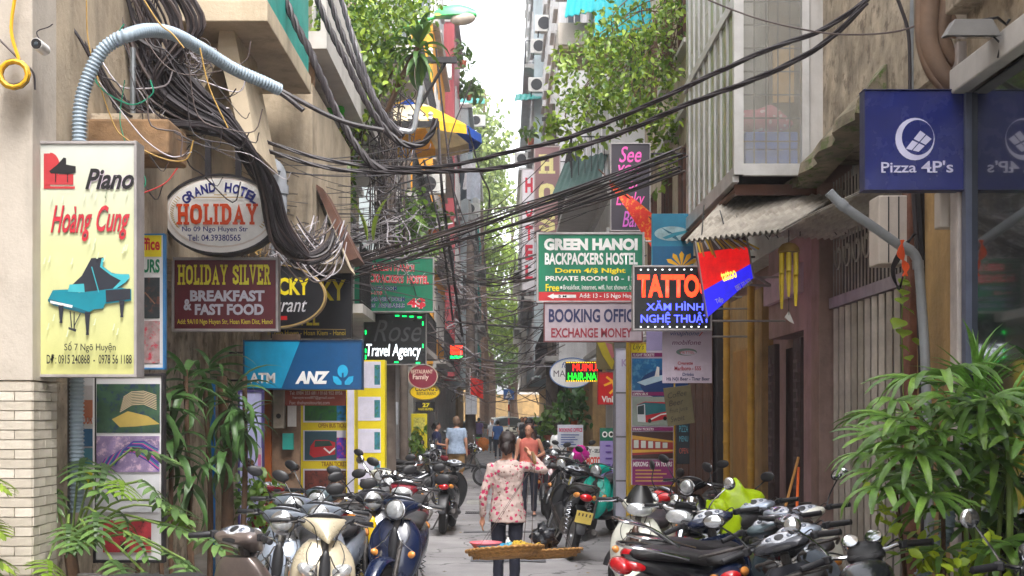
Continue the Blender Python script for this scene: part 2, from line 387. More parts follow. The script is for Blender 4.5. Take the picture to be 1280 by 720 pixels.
for (a, b_, c, d, mt) in ((-0.75, 2.2, 25.2, 26.3, m_patch), (-2.2, 2.2, 34, 35, m_patch), (-0.6, 1.2, 19.0, 19.25, m_patch2), (-0.4, 0.5, 15.2, 17.4, m_patch2), (-1.6, 0.2, 42, 46, m_patch2), (-0.5, 1.6, 13.6, 13.8, m_patch), (0.1, 1.7, 28, 31, m_patch2)):
    n = 10; poly = [(a+(b_-a)*i/n, c+random.uniform(-.06, .06)) for i in range(n+1)]+[(b_-(b_-a)*i/n, d+random.uniform(-.06, .06)) for i in range(n+1)]
    struct('road_patch', MB().prism(poly, 0.006, 'z', 0.0175), mt)
for (x, y) in ((0.35, 12.9), (0.0, 18.2), (-0.5, 22.8), (0.9, 24.6)):      # drain grates
    mb = MB()
    for k in range(9): mb.box(x-0.16+0.036*k, x-0.142+0.036*k, y-0.14, y+0.14, 0.026, 0.034)
    mb.box(x-0.19, x+0.17, y-0.17, y-0.14, 0.024, 0.036).box(x-0.19, x+0.17, y+0.14, y+0.17, 0.024, 0.036)
    struct('drain_grate', mb, m_dsteel)
for sg, a, b_ in ((-1, -4.2, -2.4), (1, 2.45, 4.2)):
    struct('pavement', MB().box(a, b_, 2, 96, 0.004, 0.13), m_pave)
    mb = MB(); k = 2.0
    while k < 60:
        e = -2.4 if sg < 0 else 2.29
        mb.box(e, e+0.11, k, k+0.78, 0.004, 0.14+random.uniform(-.006, .006)); k += 0.8
    struct('kerb', mb, m_patch)
# litter on the road edge is left to the road's own wear

def railing(mb, x0, x1, y0, y1, z0, z1, step=0.12, r=0.008):
    n = max(1, int(math.hypot(x1-x0, y1-y0)/step))
    for i in range(n+1):
        t = i/n; x = x0+(x1-x0)*t; y = y0+(y1-y0)*t; mb.box(x-r, x+r, y-r, y+r, z0, z1)
    mb.tube([(x0, y0, z1), (x1, y1, z1)], r*2, 4); mb.tube([(x0, y0, z0+.05), (x1, y1, z0+.05)], r*1.5, 4)
def window(root, plane, a0, a1, z0, z1, at, mat_f=None, sg=1, bars=2, depth=0.06, pane=None):
    """plane 'x': on the wall x=at looking to the street; 'y': on the wall y=at looking to the camera"""
    f = MB(); w = 0.05; mat_f = mat_f or m_alu
    def bx(u0, u1, v0, v1, d0, d1):
        if plane == 'x': f2.box(min(at-sg*d0, at-sg*d1), max(at-sg*d0, at-sg*d1), u0, u1, v0, v1)
        else: f2.box(u0, u1, at-d1, at-d0, v0, v1)
    f2 = f
    bx(a0, a0+w, z0, z1, -0.02, depth); bx(a1-w, a1, z0, z1, -0.02, depth); bx(a0+w, a1-w, z1-w, z1, -0.02, depth-.003); bx(a0+w, a1-w, z0, z0+w, -0.02, depth-.003)
    for k in range(1, bars): u = a0+(a1-a0)*k/bars; bx(u-0.015, u+0.015, z0+w, z1-w, -0.02, depth-.01)
    fr = f.build('window', mat_f, root)
    f2 = MB(); bx(a0+w, a1-w, z0+w, z1-w, 0.004, 0.014); f2.build('pane', pane or m_glass, fr)
    f2 = MB(); bx(a0-0.06, a1+0.06, z0-0.07, z0-0.003, -0.02, depth+0.06); f2.build('sill', m_soffit, fr)
    return fr
def house(label, sg, D0, D1, X, H, mat, gx=None, gmat=None, win=(1.2, 1.5), floors=None, balcony=(), frontwin=(), roof=None, z0=0, name='house', frame=None):
    r = thing(name, label, 'house', (X, (D0+D1)/2, 0)); ox, oy = X, (D0+D1)/2
    out = X+sg*7.0
    def B(x0, x1, y0, y1, za, zb, nm, mt, **k):
        return MB().box(min(x0, x1)-ox, max(x0, x1)-ox, y0-oy, y1-oy, za, zb).build(nm, mt, r, **k)
    gz = 3.3
    if gx is None: B(X, out, D0, D1, z0, H, 'wall', mat)
    else:
        B(gx, out, D0+.02, D1-.02, 0, gz, 'ground_floor_wall', gmat or m_grey)
        B(X, out, D0, D1, gz+.002, H, 'wall', mat)
    B(X-sg*0.18, out, D0-0.05, D1+.05, H+.002, H+0.16, 'parapet', m_soffit)
    fl = floors or int((H-gz)/3.1)
    for k in range(fl):
        z = gz+0.9+k*3.1
        ys = D0+0.8
        while ys+win[0] < D1-0.4:
            w = window(r, 'x', ys-oy, ys+win[0]-oy, z, z+win[1], 0, sg=sg, mat_f=frame); ys += win[0]+1.1
        B(X-sg*0.1, X, D0, D1, z-1.02, z-0.9, 'string_course', m_soffit)
        if k in balcony:
            bx = X-sg*(0.85 if D0 < 30 else 0.38)
            B(X, bx, D0+0.3, D1-0.4, z-0.88, z-0.74, 'balcony_slab', m_soffit)
            mb = MB(); railing(mb, bx+sg*.04-ox, bx+sg*.04-ox, D0+.35-oy, D1-.45-oy, z-0.73, z+0.2); railing(mb, bx+sg*.05-ox, X-ox, D0+.35-oy, D0+.35-oy, z-0.73, z+.2)
            mb.build('railing', m_dsteel, r)
    for (a0, a1, za, zb) in frontwin: window(r, 'y', a0-ox, a1-ox, za, zb, D0-oy, mat_f=frame)
    return r
def house_local(r): return r.location
# ---------------------------------------------------------------- LEFT 1: pale corner house with a tiled pier
r = thing('house', 'cream rendered house end with a white tiled pier, nearest on the left', 'house', (-3.3, 8.5, 0)); ox, oy = -3.3, 8.5
MB().box(-9-ox, -3.46-ox, 3.5-oy, 8.398-oy, 0, 12.6).build('wall', m_cream, r)
MB().box(-3.6-ox, -3.095-ox, 8.4-oy, 8.85-oy, 1.985, 12.6).build('pier', m_cream, r, bevel=0.004)
m_core = M('tile_joint', C(176, 166, 150), rough=0.9, var=0.2, scale=5)
m_tile = M('white_facing_brick', C(214, 206, 194), rough=0.55, var=0.2, scale=5, bump=0.35, bscale=30, objrand=0.22, streak=.5)
MB().box(-3.6-ox, -3.107-ox, 8.412-oy, 8.85-oy, 0, 1.98).build('pier_core', m_core, r)
bm_f = MB().box(-0.113, 0.113, 0, 0.02, 0, 0.057).mesh('brick'); bm_s = MB().box(-0.02, 0, -0.107, 0.107, 0, 0.057).mesh('brick'); bm_h = MB().box(-0.055, 0.055, 0, 0.02, 0, 0.057).mesh('brick')
bm_q = MB().box(-0.02, 0, -0.052, 0.052, 0, 0.057).mesh('brick')
for me in (bm_f, bm_s, bm_h, bm_q): me.materials.append(m_tile)
for c in range(31):
    z = 0.01+c*0.0635; j = lambda: random.uniform(-0.0025, 0.0025)
    xs = -3.095
    if c % 2 == 0: lay = [(bm_f, -3.21), (bm_f, -3.443)]
    else: lay = [(bm_h, -3.152), (bm_f, -3.326), (bm_h, -3.5)]
    for me, x in lay: inst('brick', me, r, (x-ox, 8.393-oy+j(), z))
    for me, y in (((bm_s, 8.515), (bm_s, 8.735)) if c % 2 == 0 else ((bm_q, 8.456), (bm_s, 8.624), (bm_q, 8.792))): inst('brick', me, r, (-3.089-ox+j(), y-oy, z))
# ---------------------------------------------------------------- LEFT 2: beige balcony house
r = thing('house', 'beige balcony house behind the tangled cables and oval sign', 'house', (-3.6, 13.5, 0)); ox, oy = -3.6, 13.5
def LB(x0, x1, y0, y1, z0, z1, nm, mt, **k): return MB().box(x0-ox, x1-ox, y0-oy, y1-oy, z0, z1).build(nm, mt, r, **k)
LB(-9, -3.6, 8.86, 19, 0, 3.2, 'ground_floor_wall', m_conc)
LB(-9, -3.1, 8.86, 19, 3.202, 11.5, 'wall', m_beige)
LB(-3.3, -2.5, 9.55, 10.1, 3.7, 3.97, 'balcony_slab', m_slab, bevel=0.02)
LB(-3.28, -2.62, 9.6, 10.05, 3.972, 4.02, 'balcony_screed', m_conc)
LB(-3.1, -2.2, 11.9, 14.6, 5.42, 5.62, 'upper_balcony_slab', m_beige2, bevel=0.01)
LB(-2.27, -2.215, 11.95, 14.5, 5.622, 6.6, 'teal_panel', m_teal)
def ppoly(pts, D, d, nm, mt, **k):
    q = [P(a, b_, D) for a, b_ in pts]; return MB().prism([(v.x-ox, v.z) for v in q], d, 'y', D-oy).build(nm, mt, r, **k)
ppoly([(206, 60), (278, 18), (286, 40), (232, 150), (206, 152)], 12.6, 0.9, 'sloping_panel', m_beige2)
ppoly([(276, 20), (290, 24), (322, 190), (306, 192), (272, 60)], 12.2, 1.1, 'sloping_rib', m_beige2)
ppoly([(268, 62), (276, 66), (232, 160), (224, 158)], 12.3, 0.5, 'sloping_rib', m_beige2)
LB(-3.1, -2.23, 14.9, 18.6, 3.66, 5.62, 'bay_wall', m_beige)
LB(-3.1, -2.05, 14.8, 18.9, 6.0, 6.2, 'balcony_soffit', m_soffit)
LB(-2.9, -2.3, 15.2, 18.5, 5.96, 5.998, 'soffit_panel', m_grey)
LB(-2.12, -2.05, 14.8, 18.9, 6.202, 7.0, 'balcony_parapet', m_soffit)
LB(-3.1, -2.5, 15.4, 18.6, 5.622, 5.96, 'dark_gap_boards', m_wood)
for k in range(5): LB(-3.05+0.17*k, -2.93+0.17*k, 15.2, 15.26, 5.64+0.0*k, 5.95, 'board', m_wood2)
o = ppoly([(392, 228), (404, 236), (448, 322), (436, 326)], 15.2, 0.7, 'sloping_beam', m_wood)
ppoly([(330, 282), (344, 276), (394, 322), (330, 322)], 15.0, 0.5, 'bay_haunch', m_beige2)
ppoly([(386, 240), (392, 236), (430, 330), (390, 330)], 15.4, 1.2, 'bay_haunch', m_beige2)
MB().tube([P(82+0, 125, 9.3)-Vector((ox, oy, 0)), P(89, 300, 9.3)-Vector((ox, oy, 0)), P(89, 720, 9.3)-Vector((ox, oy, 0))], 0.028, 8).build('downpipe', m_steel, r, smooth=True)
MB().tube([v-Vector((ox, oy, 0)) for v in (P(166, 60, 9.7), P(166, 150, 9.7))], 0.022, 8).build('vent_pipe', m_steel, r, smooth=True)
pp = spline([P(318, 214, 13.6), P(332, 206, 13.6), P(345, 212, 13.6), P(349, 235, 13.6), P(347, 330, 13.6)], 5)
MB().tube([v-Vector((ox, oy, 0)) for v in pp], 0.085, 12).tube([v-Vector((ox, oy, 0)) for v in (P(349, 232, 13.6), P(349, 243, 13.6))], 0.1, 12).build('grey_elbow_pipe', M('grey_pvc', C(150, 154, 162), rough=0.4, var=0.1), r, smooth=True)
# recessed shop windows under it, with their pictures
m_poster_w = M('poster_white', C(224, 222, 224), rough=0.5, var=0.08, scale=4, bump=0)
m_poster_y = M('poster_yellow', C(236, 214, 20), rough=0.45, var=0.1, scale=4, bump=0)
# ---------------------------------------------------------------- RIGHT 1: glazed shop
m_shopglass = M('dark_shop_glass', C(28, 34, 38), rough=0.03, var=0.0, bump=0, spec=1.0, coat=1.0)
r = thing('shop_building', 'shop building with a large dark reflecting window, right edge', 'shop building', (3.0, 7, 0)); ox, oy = 3.0, 7.0
LB(3.0, 9, 4.5, 8.3, 4.0, 12.6, 'upper_wall', m_conc); LB(2.9, 3.0, 4.5, 8.34, 3.84, 4.0, 'lintel_band', m_soffit, bevel=0.01)
LB(2.86, 3.0, 4.5, 8.3, 4.35, 4.5, 'string_course', m_conc, bevel=0.01)
LB(3.02, 3.04, 4.5, 8.26, 0.5, 3.84, 'glass_pane', m_shopglass)
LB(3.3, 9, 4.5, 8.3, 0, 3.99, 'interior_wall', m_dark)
LB(2.98, 3.06, 8.262, 8.34, 0, 3.84, 'window_post', M('blue_grey_paint', C(86, 92, 112), rough=0.5), bevel=0.004)
LB(2.98, 3.1, 4.5, 8.26, 0, 0.5, 'stall_riser', m_conc)
LB(2.96, 3.3, 8.36, 8.5, 0, 4.2, 'pilaster', M('pale_strip', C(190, 180, 176), rough=0.7, streak=0.5), bevel=0.01)
# ---------------------------------------------------------------- RIGHT 2: raw concrete building with folding shutter
r = thing('concrete_building', 'stained raw concrete building above the folding metal shutter', 'building', (3.0, 10.2, 0)); ox, oy = 3.0, 10.2
LB(3.0, 9, 8.52, 12.1, 4.12, 12.0, 'wall', m_conc)
LB(3.05, 9, 8.52, 9.75, 0, 3.45, 'ground_floor_wall', m_ochre); LB(3.04, 9, 8.52, 9.75, 3.452, 4.118, 'lintel', m_conc)
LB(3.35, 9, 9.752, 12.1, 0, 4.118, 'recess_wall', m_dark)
LB(2.98, 3.3, 12.12, 12.42, 0, 4.2, 'pillar', M('pink_brown_pillar', C(150, 124, 116), rough=0.8, streak=0.6), bevel=0.01)
LB(2.99, 3.34, 9.45, 9.62, 0, 4.1, 'brick_post', M('red_brown_post', C(126, 84, 68), rough=0.9, var=0.4, scale=6, streak=0.7), bevel=0.01)
ledge = MB()
rings = []
for i in range(15):
    y = 10.0+2.4*i/14; j = 0.05*math.sin(i*1.7)
    z = 4.0+0.22*(1-i/14)
    rings.append([Vector((2.99-ox, y-oy, z-0.1)), Vector((2.74+j-ox, y-oy, z-0.1)), Vector((2.76+j-ox, y-oy, z+0.0)), Vector((2.99-ox, y-oy, z+0.28+j))])
ledge.ring_loft(rings).build('mossy_ledge', m_moss, r)
# roll of shutter: individual slats
m_slat = M('shutter_steel', C(186, 178, 170), rough=0.6, metal=0.2, var=0.3, scale=4, streak=0.5, objrand=.3)
g = thing('folding_shutter', 'closed grey folding metal shutter with a scroll grille over it', 'shutter', (3.1, 10.9, 0))
sm = MB().prism([(-0.022, 0.012), (-0.010, 0), (0.010, 0), (0.022, 0.012), (0.022, 0.018), (-0.022, 0.018)], 2.72, 'z')
sme = MB().box(-0.008, 0.012, -0.032, 0.032, 0, 2.72).mesh('slat'); sme.materials.append(m_slat)
for k in range(22): inst('slat', sme, g, (0.03*(k % 2), 9.87-10.9+k*0.103, 0.03), (0, 0, 0.5*(-1)**k))
MB().box(.1, .12, -1.08, 1.18, 0, 3.95).build('gap_shade_backing', m_dark, g)  # dark sheet added as painted shade in the gaps between slats
MB().box(-0.03, 0.03, 9.8-10.9, 12.1-10.9, 2.76, 2.86).build('top_rail', M('lilac_rail', C(150, 140, 148), rough=0.6, streak=0.4), g)
mb = MB()
for k in range(22): y = 9.85-10.9+k*0.104; mb.box(-0.006, 0.006, y-.006, y+.006, 2.86, 3.95)
for rr in (3.0, 3.42):
    for k in range(7):
        y = 9.95-10.9+k*0.31
        pts = [(-0.012, y+0.13*math.cos(a)*(a/6), rr+0.25+0.18*math.sin(a)*(a/6)) for a in [0.5+6*i/14 for i in range(15)]]
        mb.tube(pts, 0.011, 4)
mb.build('scroll_grille', m_slat, g)
# ---------------------------------------------------------------- RIGHT 3: bay house
r = thing('bay_house', 'house with an aluminium framed glass bay above dark wooden doors', 'house', (3.0, 15, 0)); ox, oy = 3.0, 15.0
LB(3.0, 9, 12.5, 17.9, 3.6, 10, 'wall', m_grey)
LB(3.25, 9, 12.44, 17.9, 0, 3.598, 'ground_floor_wall', m_pink)
LB(3.02, 3.25, 12.44, 12.9, 0, 3.6, 'door_reveal', m_pink)
LB(3.02, 3.25, 12.9, 14.6, 2.62, 3.598, 'fascia', m_pink)
LB(2.96, 3.02, 12.9, 14.6, 3.0, 3.3, 'pale_band', M('lilac_band', C(200, 168, 186), rough=0.7, streak=0.4))
# dark doors
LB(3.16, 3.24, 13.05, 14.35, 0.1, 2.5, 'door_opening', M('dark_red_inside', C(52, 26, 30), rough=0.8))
for (a, b_) in ((12.95, 13.3), (14.2, 14.55)):
    d = LB(3.0, 3.06, a, b_, 0.1, 2.55, 'door_leaf', m_darkwood, bevel=0.01)
    mb = MB()
    for i in range(14):
        z = 1.0+i*0.1
        mb.box(2.985-ox, 3.0-ox, a+0.08-oy, b_-0.08-oy, z, z+0.03).box(2.985-ox, 3.0-ox, (a+.1+.06*(i % 3))-oy, (a+.13+.06*(i % 3))-oy, z+.03, z+0.1)
    mb.build('carved_lattice', M('lattice_wood', C(96, 78, 82), rough=0.7), d)
# yellow door frame + panel
LB(3.1, 3.24, 15.4, 17.6, 0, 3.3, 'yellow_wall', m_ochre)
LB(3.04, 3.1, 15.9, 17.0, 0.1, 2.6, 'yellow_door', M('ochre_door', C(176, 128, 62), rough=0.6, var=0.2, scale=3), bevel=0.01)
mpost = M('bamboo_post', C(206, 160, 66), rough=0.5, var=0.25, scale=4)
for y in (15.55, 17.25):
    mb = MB(); z = 0
    while z < 3.2: mb.lathe([(0.05, z), (0.045, z+0.02), (0.045, z+0.26), (0.052, z+0.28)], (3.0-ox, y-oy, 0), 10); z += 0.28
    mb.build('bamboo_post', mpost, r, smooth=True)
# the bay
bx0, by0, by1, bz0 = 2.18, 12.05, 15.4, 4.04
LB(bx0, 3.0, by0, by1, bz0-0.02, bz0+0.06, 'bay_floor', m_dsteel)
LB(bx0+.06, 3.0, by1-.05, by1, bz0+.06, 9, 'bay_back', m_grey)
LB(bx0+.5, 3.0, by0+0.9, by0+.95, bz0+.06, 9, 'bay_partition', M('dim_board', C(120, 100, 76), rough=0.8))
mp = M('milky_pane', C(186, 188, 168), rough=0.25, var=0.35, scale=1.2, transl=0.35, streak=0.4)
mg = M('green_pane', C(150, 166, 110), rough=0.2, var=0.4, scale=1.2, transl=0.3, streak=0.4)
n = 9
for k in range(n):
    y0 = by0+0.06+(by1-by0-0.06)*k/n; y1 = by0+0.06+(by1-by0-0.06)*(k+1)/n
    LB(bx0-0.01, bx0+0.05, y0, y0+0.05, bz0+.06, 9, 'mullion', m_alu)
    LB(bx0+0.01, bx0+0.02, y0+.05, y1, bz0+.06, 9, 'pane', mg if k in (0, 1, 3) else mp)
LB(bx0-0.02, bx0+0.05, by0+.06, by1, 5.62, 5.72, 'transom', m_alu)
LB(bx0-0.02, bx0+.04, by0+.04, by1, bz0-.08, bz0+.06, 'bottom_rail', m_alu)
# front face
LB(bx0-0.02, bx0+0.07, by0-.03, by0+.05, bz0-.02, 9, 'corner_post', m_alu); LB(2.80, 2.87, by0-.03, by0+.05, bz0-.02, 9, 'corner_post', m_alu)
LB(2.88, 3.0, by0-.01, by0+.05, bz0, 9, 'side_strip', m_soffit)
LB(bx0+.07, 2.80, by0-.035, by0+.03, bz0-.03, bz0+.08, 'bottom_rail', m_alu)
m_clear = M('reflection_tinted_glass', C(196, 194, 186), rough=0.1, var=0.2, bump=0, alpha=0.3, spec=0.8)  # pale colour imitates reflections veiling the things behind the pane
LB(bx0+.07, 2.80, by0+.005, by0+.012, bz0+.08, 9, 'pane', m_clear)
for k in range(1, 5): x = bx0+.07+0.56*k/5; LB(x-0.006, x+.006, by0+.03, by0+.042, bz0+.08, 8, 'window_bar', m_dsteel)
for k in range(1, 14): z = bz0+.08+0.22*k; LB(bx0+.07, 2.8, by0+.044, by0+.056, z, z+.012, 'window_bar', m_dsteel)
LB(bx0+.4, 2.78, by0+.22, by0+.25, 4.76, 5.3, 'tan_board', M('tan_board', C(216, 170, 96), rough=0.8))
# props behind glass
def soft(name, label, cat, c, s, mat, group=None, seed=0):
    mb = MB().ell((0, 0, s[2]), s[0], s[1], s[2], 16, 10); rr = random.Random(seed)
    mb.v = [(x*(1+.12*math.sin(z*23+seed)), y*(1+.1*math.cos(x*31)), max(0, z*(1+.1*math.sin(x*19+seed)))) for x, y, z in mb.v]
    o = mb.build(name, mat, None, smooth=True); o.location = c; return tag(o, label, cat, group)
soft('bedding_bundle', 'pink bundle of bedding behind the bay window glass', 'bundle', (2.5, 12.35, 4.47), (0.28, 0.12, 0.13), M('pink_cloth', C(220, 130, 150), rough=0.9, spots=(C(240, 215, 215), 14, 0.75)))
for z, a in ((4.12, 'lower'), (4.295, 'upper')):
    o = MB().box(-.25, .25, -.1, .1, 0, 0.165).build('storage_box', M('blue_plastic', C(50, 110, 210), rough=0.5), None, bevel=0.01); o.location = (2.55, 12.3, z); tag(o, a+' of two blue boxes behind the bay window glass', 'box')
# bracket beams below the bay
for y in (12.2, 14.9): LB(2.2, 3.0, y, y+.06, 3.86, bz0-.08-.002, 'bay_bracket', m_wood)
MB().tube([(2.22-ox, 12.2-oy, 3.9), (2.12-ox, 15.3-oy, 3.85)], 0.03, 5).build('edge_beam', m_wood, r)
# ---------------------------------------------------------------- RIGHT 4..: vine house etc.
R4 = house('brown ground floored house under the hanging vine, behind the pink script sign', 1, 18, 25, 2.75, 12, m_beige, gx=3.0, gmat=m_dark, balcony=(), win=(1.0, 1.6), frontwin=((2.9, 3.6, 6.2, 7.6),), frame=m_wood)  # dark ground floor colour stands in for the shade of an open void
# inner details for R4 ground: boards
for k in range(9):
    o = MB().box(-0.02, 0.02, -0.32, 0.32, 0, 2.9).build('board', m_wood, R4, bevel=0.01); o.location = (0.2, -3.0+k*0.72, 0.12)
R5 = house('tall white house carrying the turquoise awning and small balcony', 1, 26, 34, 2.2, 22, m_white, gx=2.7, gmat=m_grey, balcony=(1, 3), win=(1.1, 1.5), frontwin=((2.5, 3.4, 8, 9.5), (2.5, 3.4, 11.5, 13)))
R6 = house('narrow white house behind the brown vertical hostel sign', 1, 36, 50, 1.55, 30, m_white, gx=2.5, gmat=m_ochre, balcony=(0,), win=(1.2, 1.5), frontwin=((1.75, 2.2, 8, 9.4), (1.75, 2.2, 12, 13.4)))
R7 = house('pale grey house with green roofed box balcony, far right side', 1, 51, 68, 1.2, 31, m_paleblue, gx=2.4, gmat=m_dark, balcony=(1, 4), win=(1.3, 1.5), frontwin=((1.3, 1.5, 10, 11.4),))
R8 = house('farthest pale house on the right side of the alley', 1, 69, 84, 0.95, 15, m_cream, gx=2.3, gmat=m_ochre, balcony=(1, 2, 3), win=(1.2, 1.5))
L3 = house('dull cream house hidden by climbing plants, left side', -1, 19.2, 26.5, -3.0, 10.5, m_beige, gmat=m_wood2, balcony=(0, 1), win=(1.1, 1.5), frontwin=())
L4 = house('pale house with upper windows behind the street lamp and palm', -1, 27, 37, -2.75, 17, m_paleblue, gx=-3.0, gmat=m_grey, balcony=(0, 1, 2), win=(1.2, 1.6), frontwin=((-3.3, -2.85, 12, 13.3),))
L5 = house('bright orange house behind the striped parasol', -1, 38, 46, -2.12, 13.4, m_orange, gx=-2.7, gmat=m_grey, balcony=(0, 1, 2), win=(1.2, 1.5), frontwin=((-2.9, -2.35, 6.6, 8.0), (-2.9, -2.4, 9.6, 11)))
L5b = house('white upper house with red beam, set back above the orange one', -1, 46.2, 50, -2.35, 22, m_white, gx=-2.7, gmat=m_grey, win=(1.2, 1.5), frontwin=((-4.0, -3.4, 15.5, 17.5), (-3.1, -2.6, 15.5, 17.5)))
L6 = house('narrow house with red corrugated upper storeys', -1, 50.2, 57, -1.95, 17.2, m_redmet, gx=-2.6, gmat=m_grey, balcony=(1,), win=(1.0, 1.4))
for k in range(12):
    o = MB().box(-0.03, 0.03, 0, 0.06, 9.5, 16.9).build('rib', m_redmet, L6); o.location = (-0.05-0.22*k, -3.47, 0)
L7 = house('pale blue grey house with drying laundry beside the far trees', -1, 57.5, 66, -1.62, 15.6, m_paleblue, gx=-2.5, gmat=m_grey, balcony=(0, 1, 2), win=(1.1, 1.4))
L8 = house('slim house with teal roofed balcony next to the far trees', -1, 67, 76, -1.4, 14.5, m_grey, gx=-2.4, gmat=m_ochre, balcony=(0, 1, 2), win=(1.1, 1.4), frame=m_teal)
for sg, x, mt, lb_ in ((-1, -3.2, m_cream, 'unseen cream house added behind the photographer on the left'), (1, 3.0, m_conc, 'unseen grey house added behind the photographer on the right')):
    house(lb_, sg, -16, 3.3 if sg < 0 else 4.4, x, 13, mt, win=(1.2, 1.5))  # unseen houses added to keep the near alley from being overlit
# far end: yellow wall across the junction and low buildings
o = MB().box(-10, 10, 98, 98.4, 0, 3.4).build('boundary_wall', m_ochre); tag(o, 'faded yellow wall closing the end of the alley', 'wall')
r = house('distant ochre house beyond the junction under the trees', -1, 102, 112, -2.0, 8.5, m_ochre, win=(1.2, 1.5), frontwin=((-4, -3, 4.5, 6), (-6, -5, 4.5, 6)))
r = house('distant grey house beyond the junction, right of the trees', 1, 100, 112, 0.6, 13, m_grey, win=(1.2, 1.5), frontwin=((1.2, 2.2, 5, 6.5), (1.2, 2.2, 8.5, 10), (3, 4, 5, 6.5)))
# white box balcony + turquoise awnings high on the right
def awning(name, label, pts, mat, ribs=10, th=0.02, sag=0.0, cat='awning', corr=0.012, per=8):
    """quad sheet a-b (top edge) to d-c (bottom edge), corrugated along the slope"""
    a, b_, c, d = [Vector(p) for p in pts]; n = (b_-a).cross(d-a).normalized(); N = ribs*per; o0 = (a+b_+c+d)/4
    r0 = []; rows = 5
    mb = MB(); vs = []; 
    for side in (0, 1):
        for j in range(rows+1):
            v = j/rows
            for i in range(N+1):
                u = i/N; p = a.lerp(b_, u).lerp(d.lerp(c, u), v)+n*(corr*math.sin(2*math.pi*u*ribs)+sag*math.sin(math.pi*v))-n*th*side
                vs.append(p-o0)
    W = N+1; off = W*(rows+1); fs = []
    for j in range(rows):
        for i in range(N):
            q = j*W+i; fs.append((q, q+1, q+W+1, q+W)); fs.append((q+off, q+off+W, q+off+W+1, q+off+1))
    o = mb.add(vs, fs).build(name, mat, None, smooth=True); o.location = o0; return tag(o, label, cat) if label else o
bz = P(0, 60, 25).z
r = thing('box_balcony', 'cream box balcony under the turquoise awning, above the vine', 'balcony', (1.6, 25, bz)); 
mb = MB().prism([(-0.5, -0.06), (0.75, -0.06), (0.75, 0.0), (-0.5, 0.0)], 1.6, 'y', -0.2); mb.build('slab', m_beige, r)
MB().box(-0.55, 0.8, -0.24, -0.2, 0, 0.42).box(-0.55, -0.51, -0.2, 1.4, 0, 0.42).build('parapet', m_cream, r)
MB().tube([(0.1, -0.1, 0), (0.1, -0.1, 1.6)], 0.05, 6).build('post', m_white, r)
awning('awning', 'turquoise corrugated awning shading the cream box balcony', [P(714, -30, 25.5), P(800, -60, 25.5), P(798, 4, 24.2), P(706, 22, 24.2)], m_turq, 12)
awning('awning', 'turquoise canopy behind the top of the vine', [P(745, 5, 24.2), P(850, -10, 24.2), P(846, 40, 23.6), P(742, 48, 23.6)], m_turq, 9)
awning('awning', 'small dark green tin awning left of the pink script sign', [P(706, 205, 27), P(760, 190, 27), P(752, 222, 26), P(690, 245, 26)], M('dark_green_tin', C(60, 86, 80), rough=0.6), 8)
awning('awning', 'teal tin roof over the far left balcony', [P(573, 122, 62), P(606, 124, 62), P(606, 130, 60), P(573, 128, 60)], m_teal, 5)
awning('awning', 'green edged roof on the far right box balcony', [P(645, 118, 52), P(678, 118, 52), P(676, 124, 50), P(643, 126, 50)], m_teal, 5)
# the corrugated awning over the shutter
m_asb = M('asbestos_sheet', C(178, 170, 158), rough=0.85, var=0.5, scale=2, bump=0.5, streak=1.0)
awning('corrugated_awning', 'weathered corrugated sheet awning sloping out below the glass bay', [P(908, 248, 13.2), P(1075, 232, 12.2), P(975, 291, 11.0), P(857, 303, 11.8)], m_asb, 17, corr=0.014)
awning('corrugated_awning', 'darker sagging corrugated sheet over the folding shutter', [P(1085, 234, 10.0), P(1215, 238, 9.3), P(1075, 298, 12.1), P(960, 293, 12.0)], m_asb, 14, corr=0.014)
o = MB()
for k in range(9):
    a = P(880+k*20, 268+random.uniform(-14, 4), 12.2); b2 = P(860+k*22+random.uniform(-10, 40), 303-k*1.4, 11.6); o.tube(spline([a, (a+b2)/2+Vector((0, 0, -.03)), b2], 4), 0.006, 4)
o = o.build('loose_wires', m_dsteel); tag(o, 'loose wires hanging across the corrugated awning', 'wires')

mb = MB(); rl_ = random.Random(3)
for i in range(150):      # fallen leaves and scraps near the kerbs
    y = rl_.uniform(8, 40); x = rl_.choice((-1, 1))*rl_.uniform(.6, 2.2)**1.0; a = rl_.uniform(0, 6.28); r_ = rl_.uniform(.015, .04); z = .026
    mb.add([(x+r_*math.cos(a), y+r_*math.sin(a), z), (x+r_*.5*math.cos(a+1.6), y+r_*.5*math.sin(a+1.6), z+.008), (x-r_*math.cos(a), y-r_*math.sin(a), z+.002), (x+r_*.5*math.cos(a-1.6), y+r_*.5*math.sin(a-1.6), z)], [(0, 1, 2), (0, 2, 3)])
o = mb.build('litter', M('dry_leaves', C(150, 130, 90), rough=.9, island=.6)); o["kind"] = 'stuff'; tag(o, 'fallen leaves and paper scraps scattered over the alley', 'litter')
# ================================================================ SIGNS
K = flat(24, 22, 26); W = flat(238, 236, 234); Yl = flat(240, 220, 30); Rd = flat(206, 30, 34); Nv = flat(24, 32, 120)
metal_fr = M('sign_frame_metal', C(176, 170, 170), rough=0.45, metal=0.4, var=0.25, scale=5, streak=0.4)
dark_fr = M('sign_frame_dark', C(46, 42, 46), rough=0.5, metal=0.3, var=0.2)
led_g = flat(0, 250, 90, emit=1.6); led_r = flat(255, 40, 10, emit=1.5); led_w = flat(240, 250, 255, emit=1.2); led_b = flat(60, 70, 255, emit=1.6)
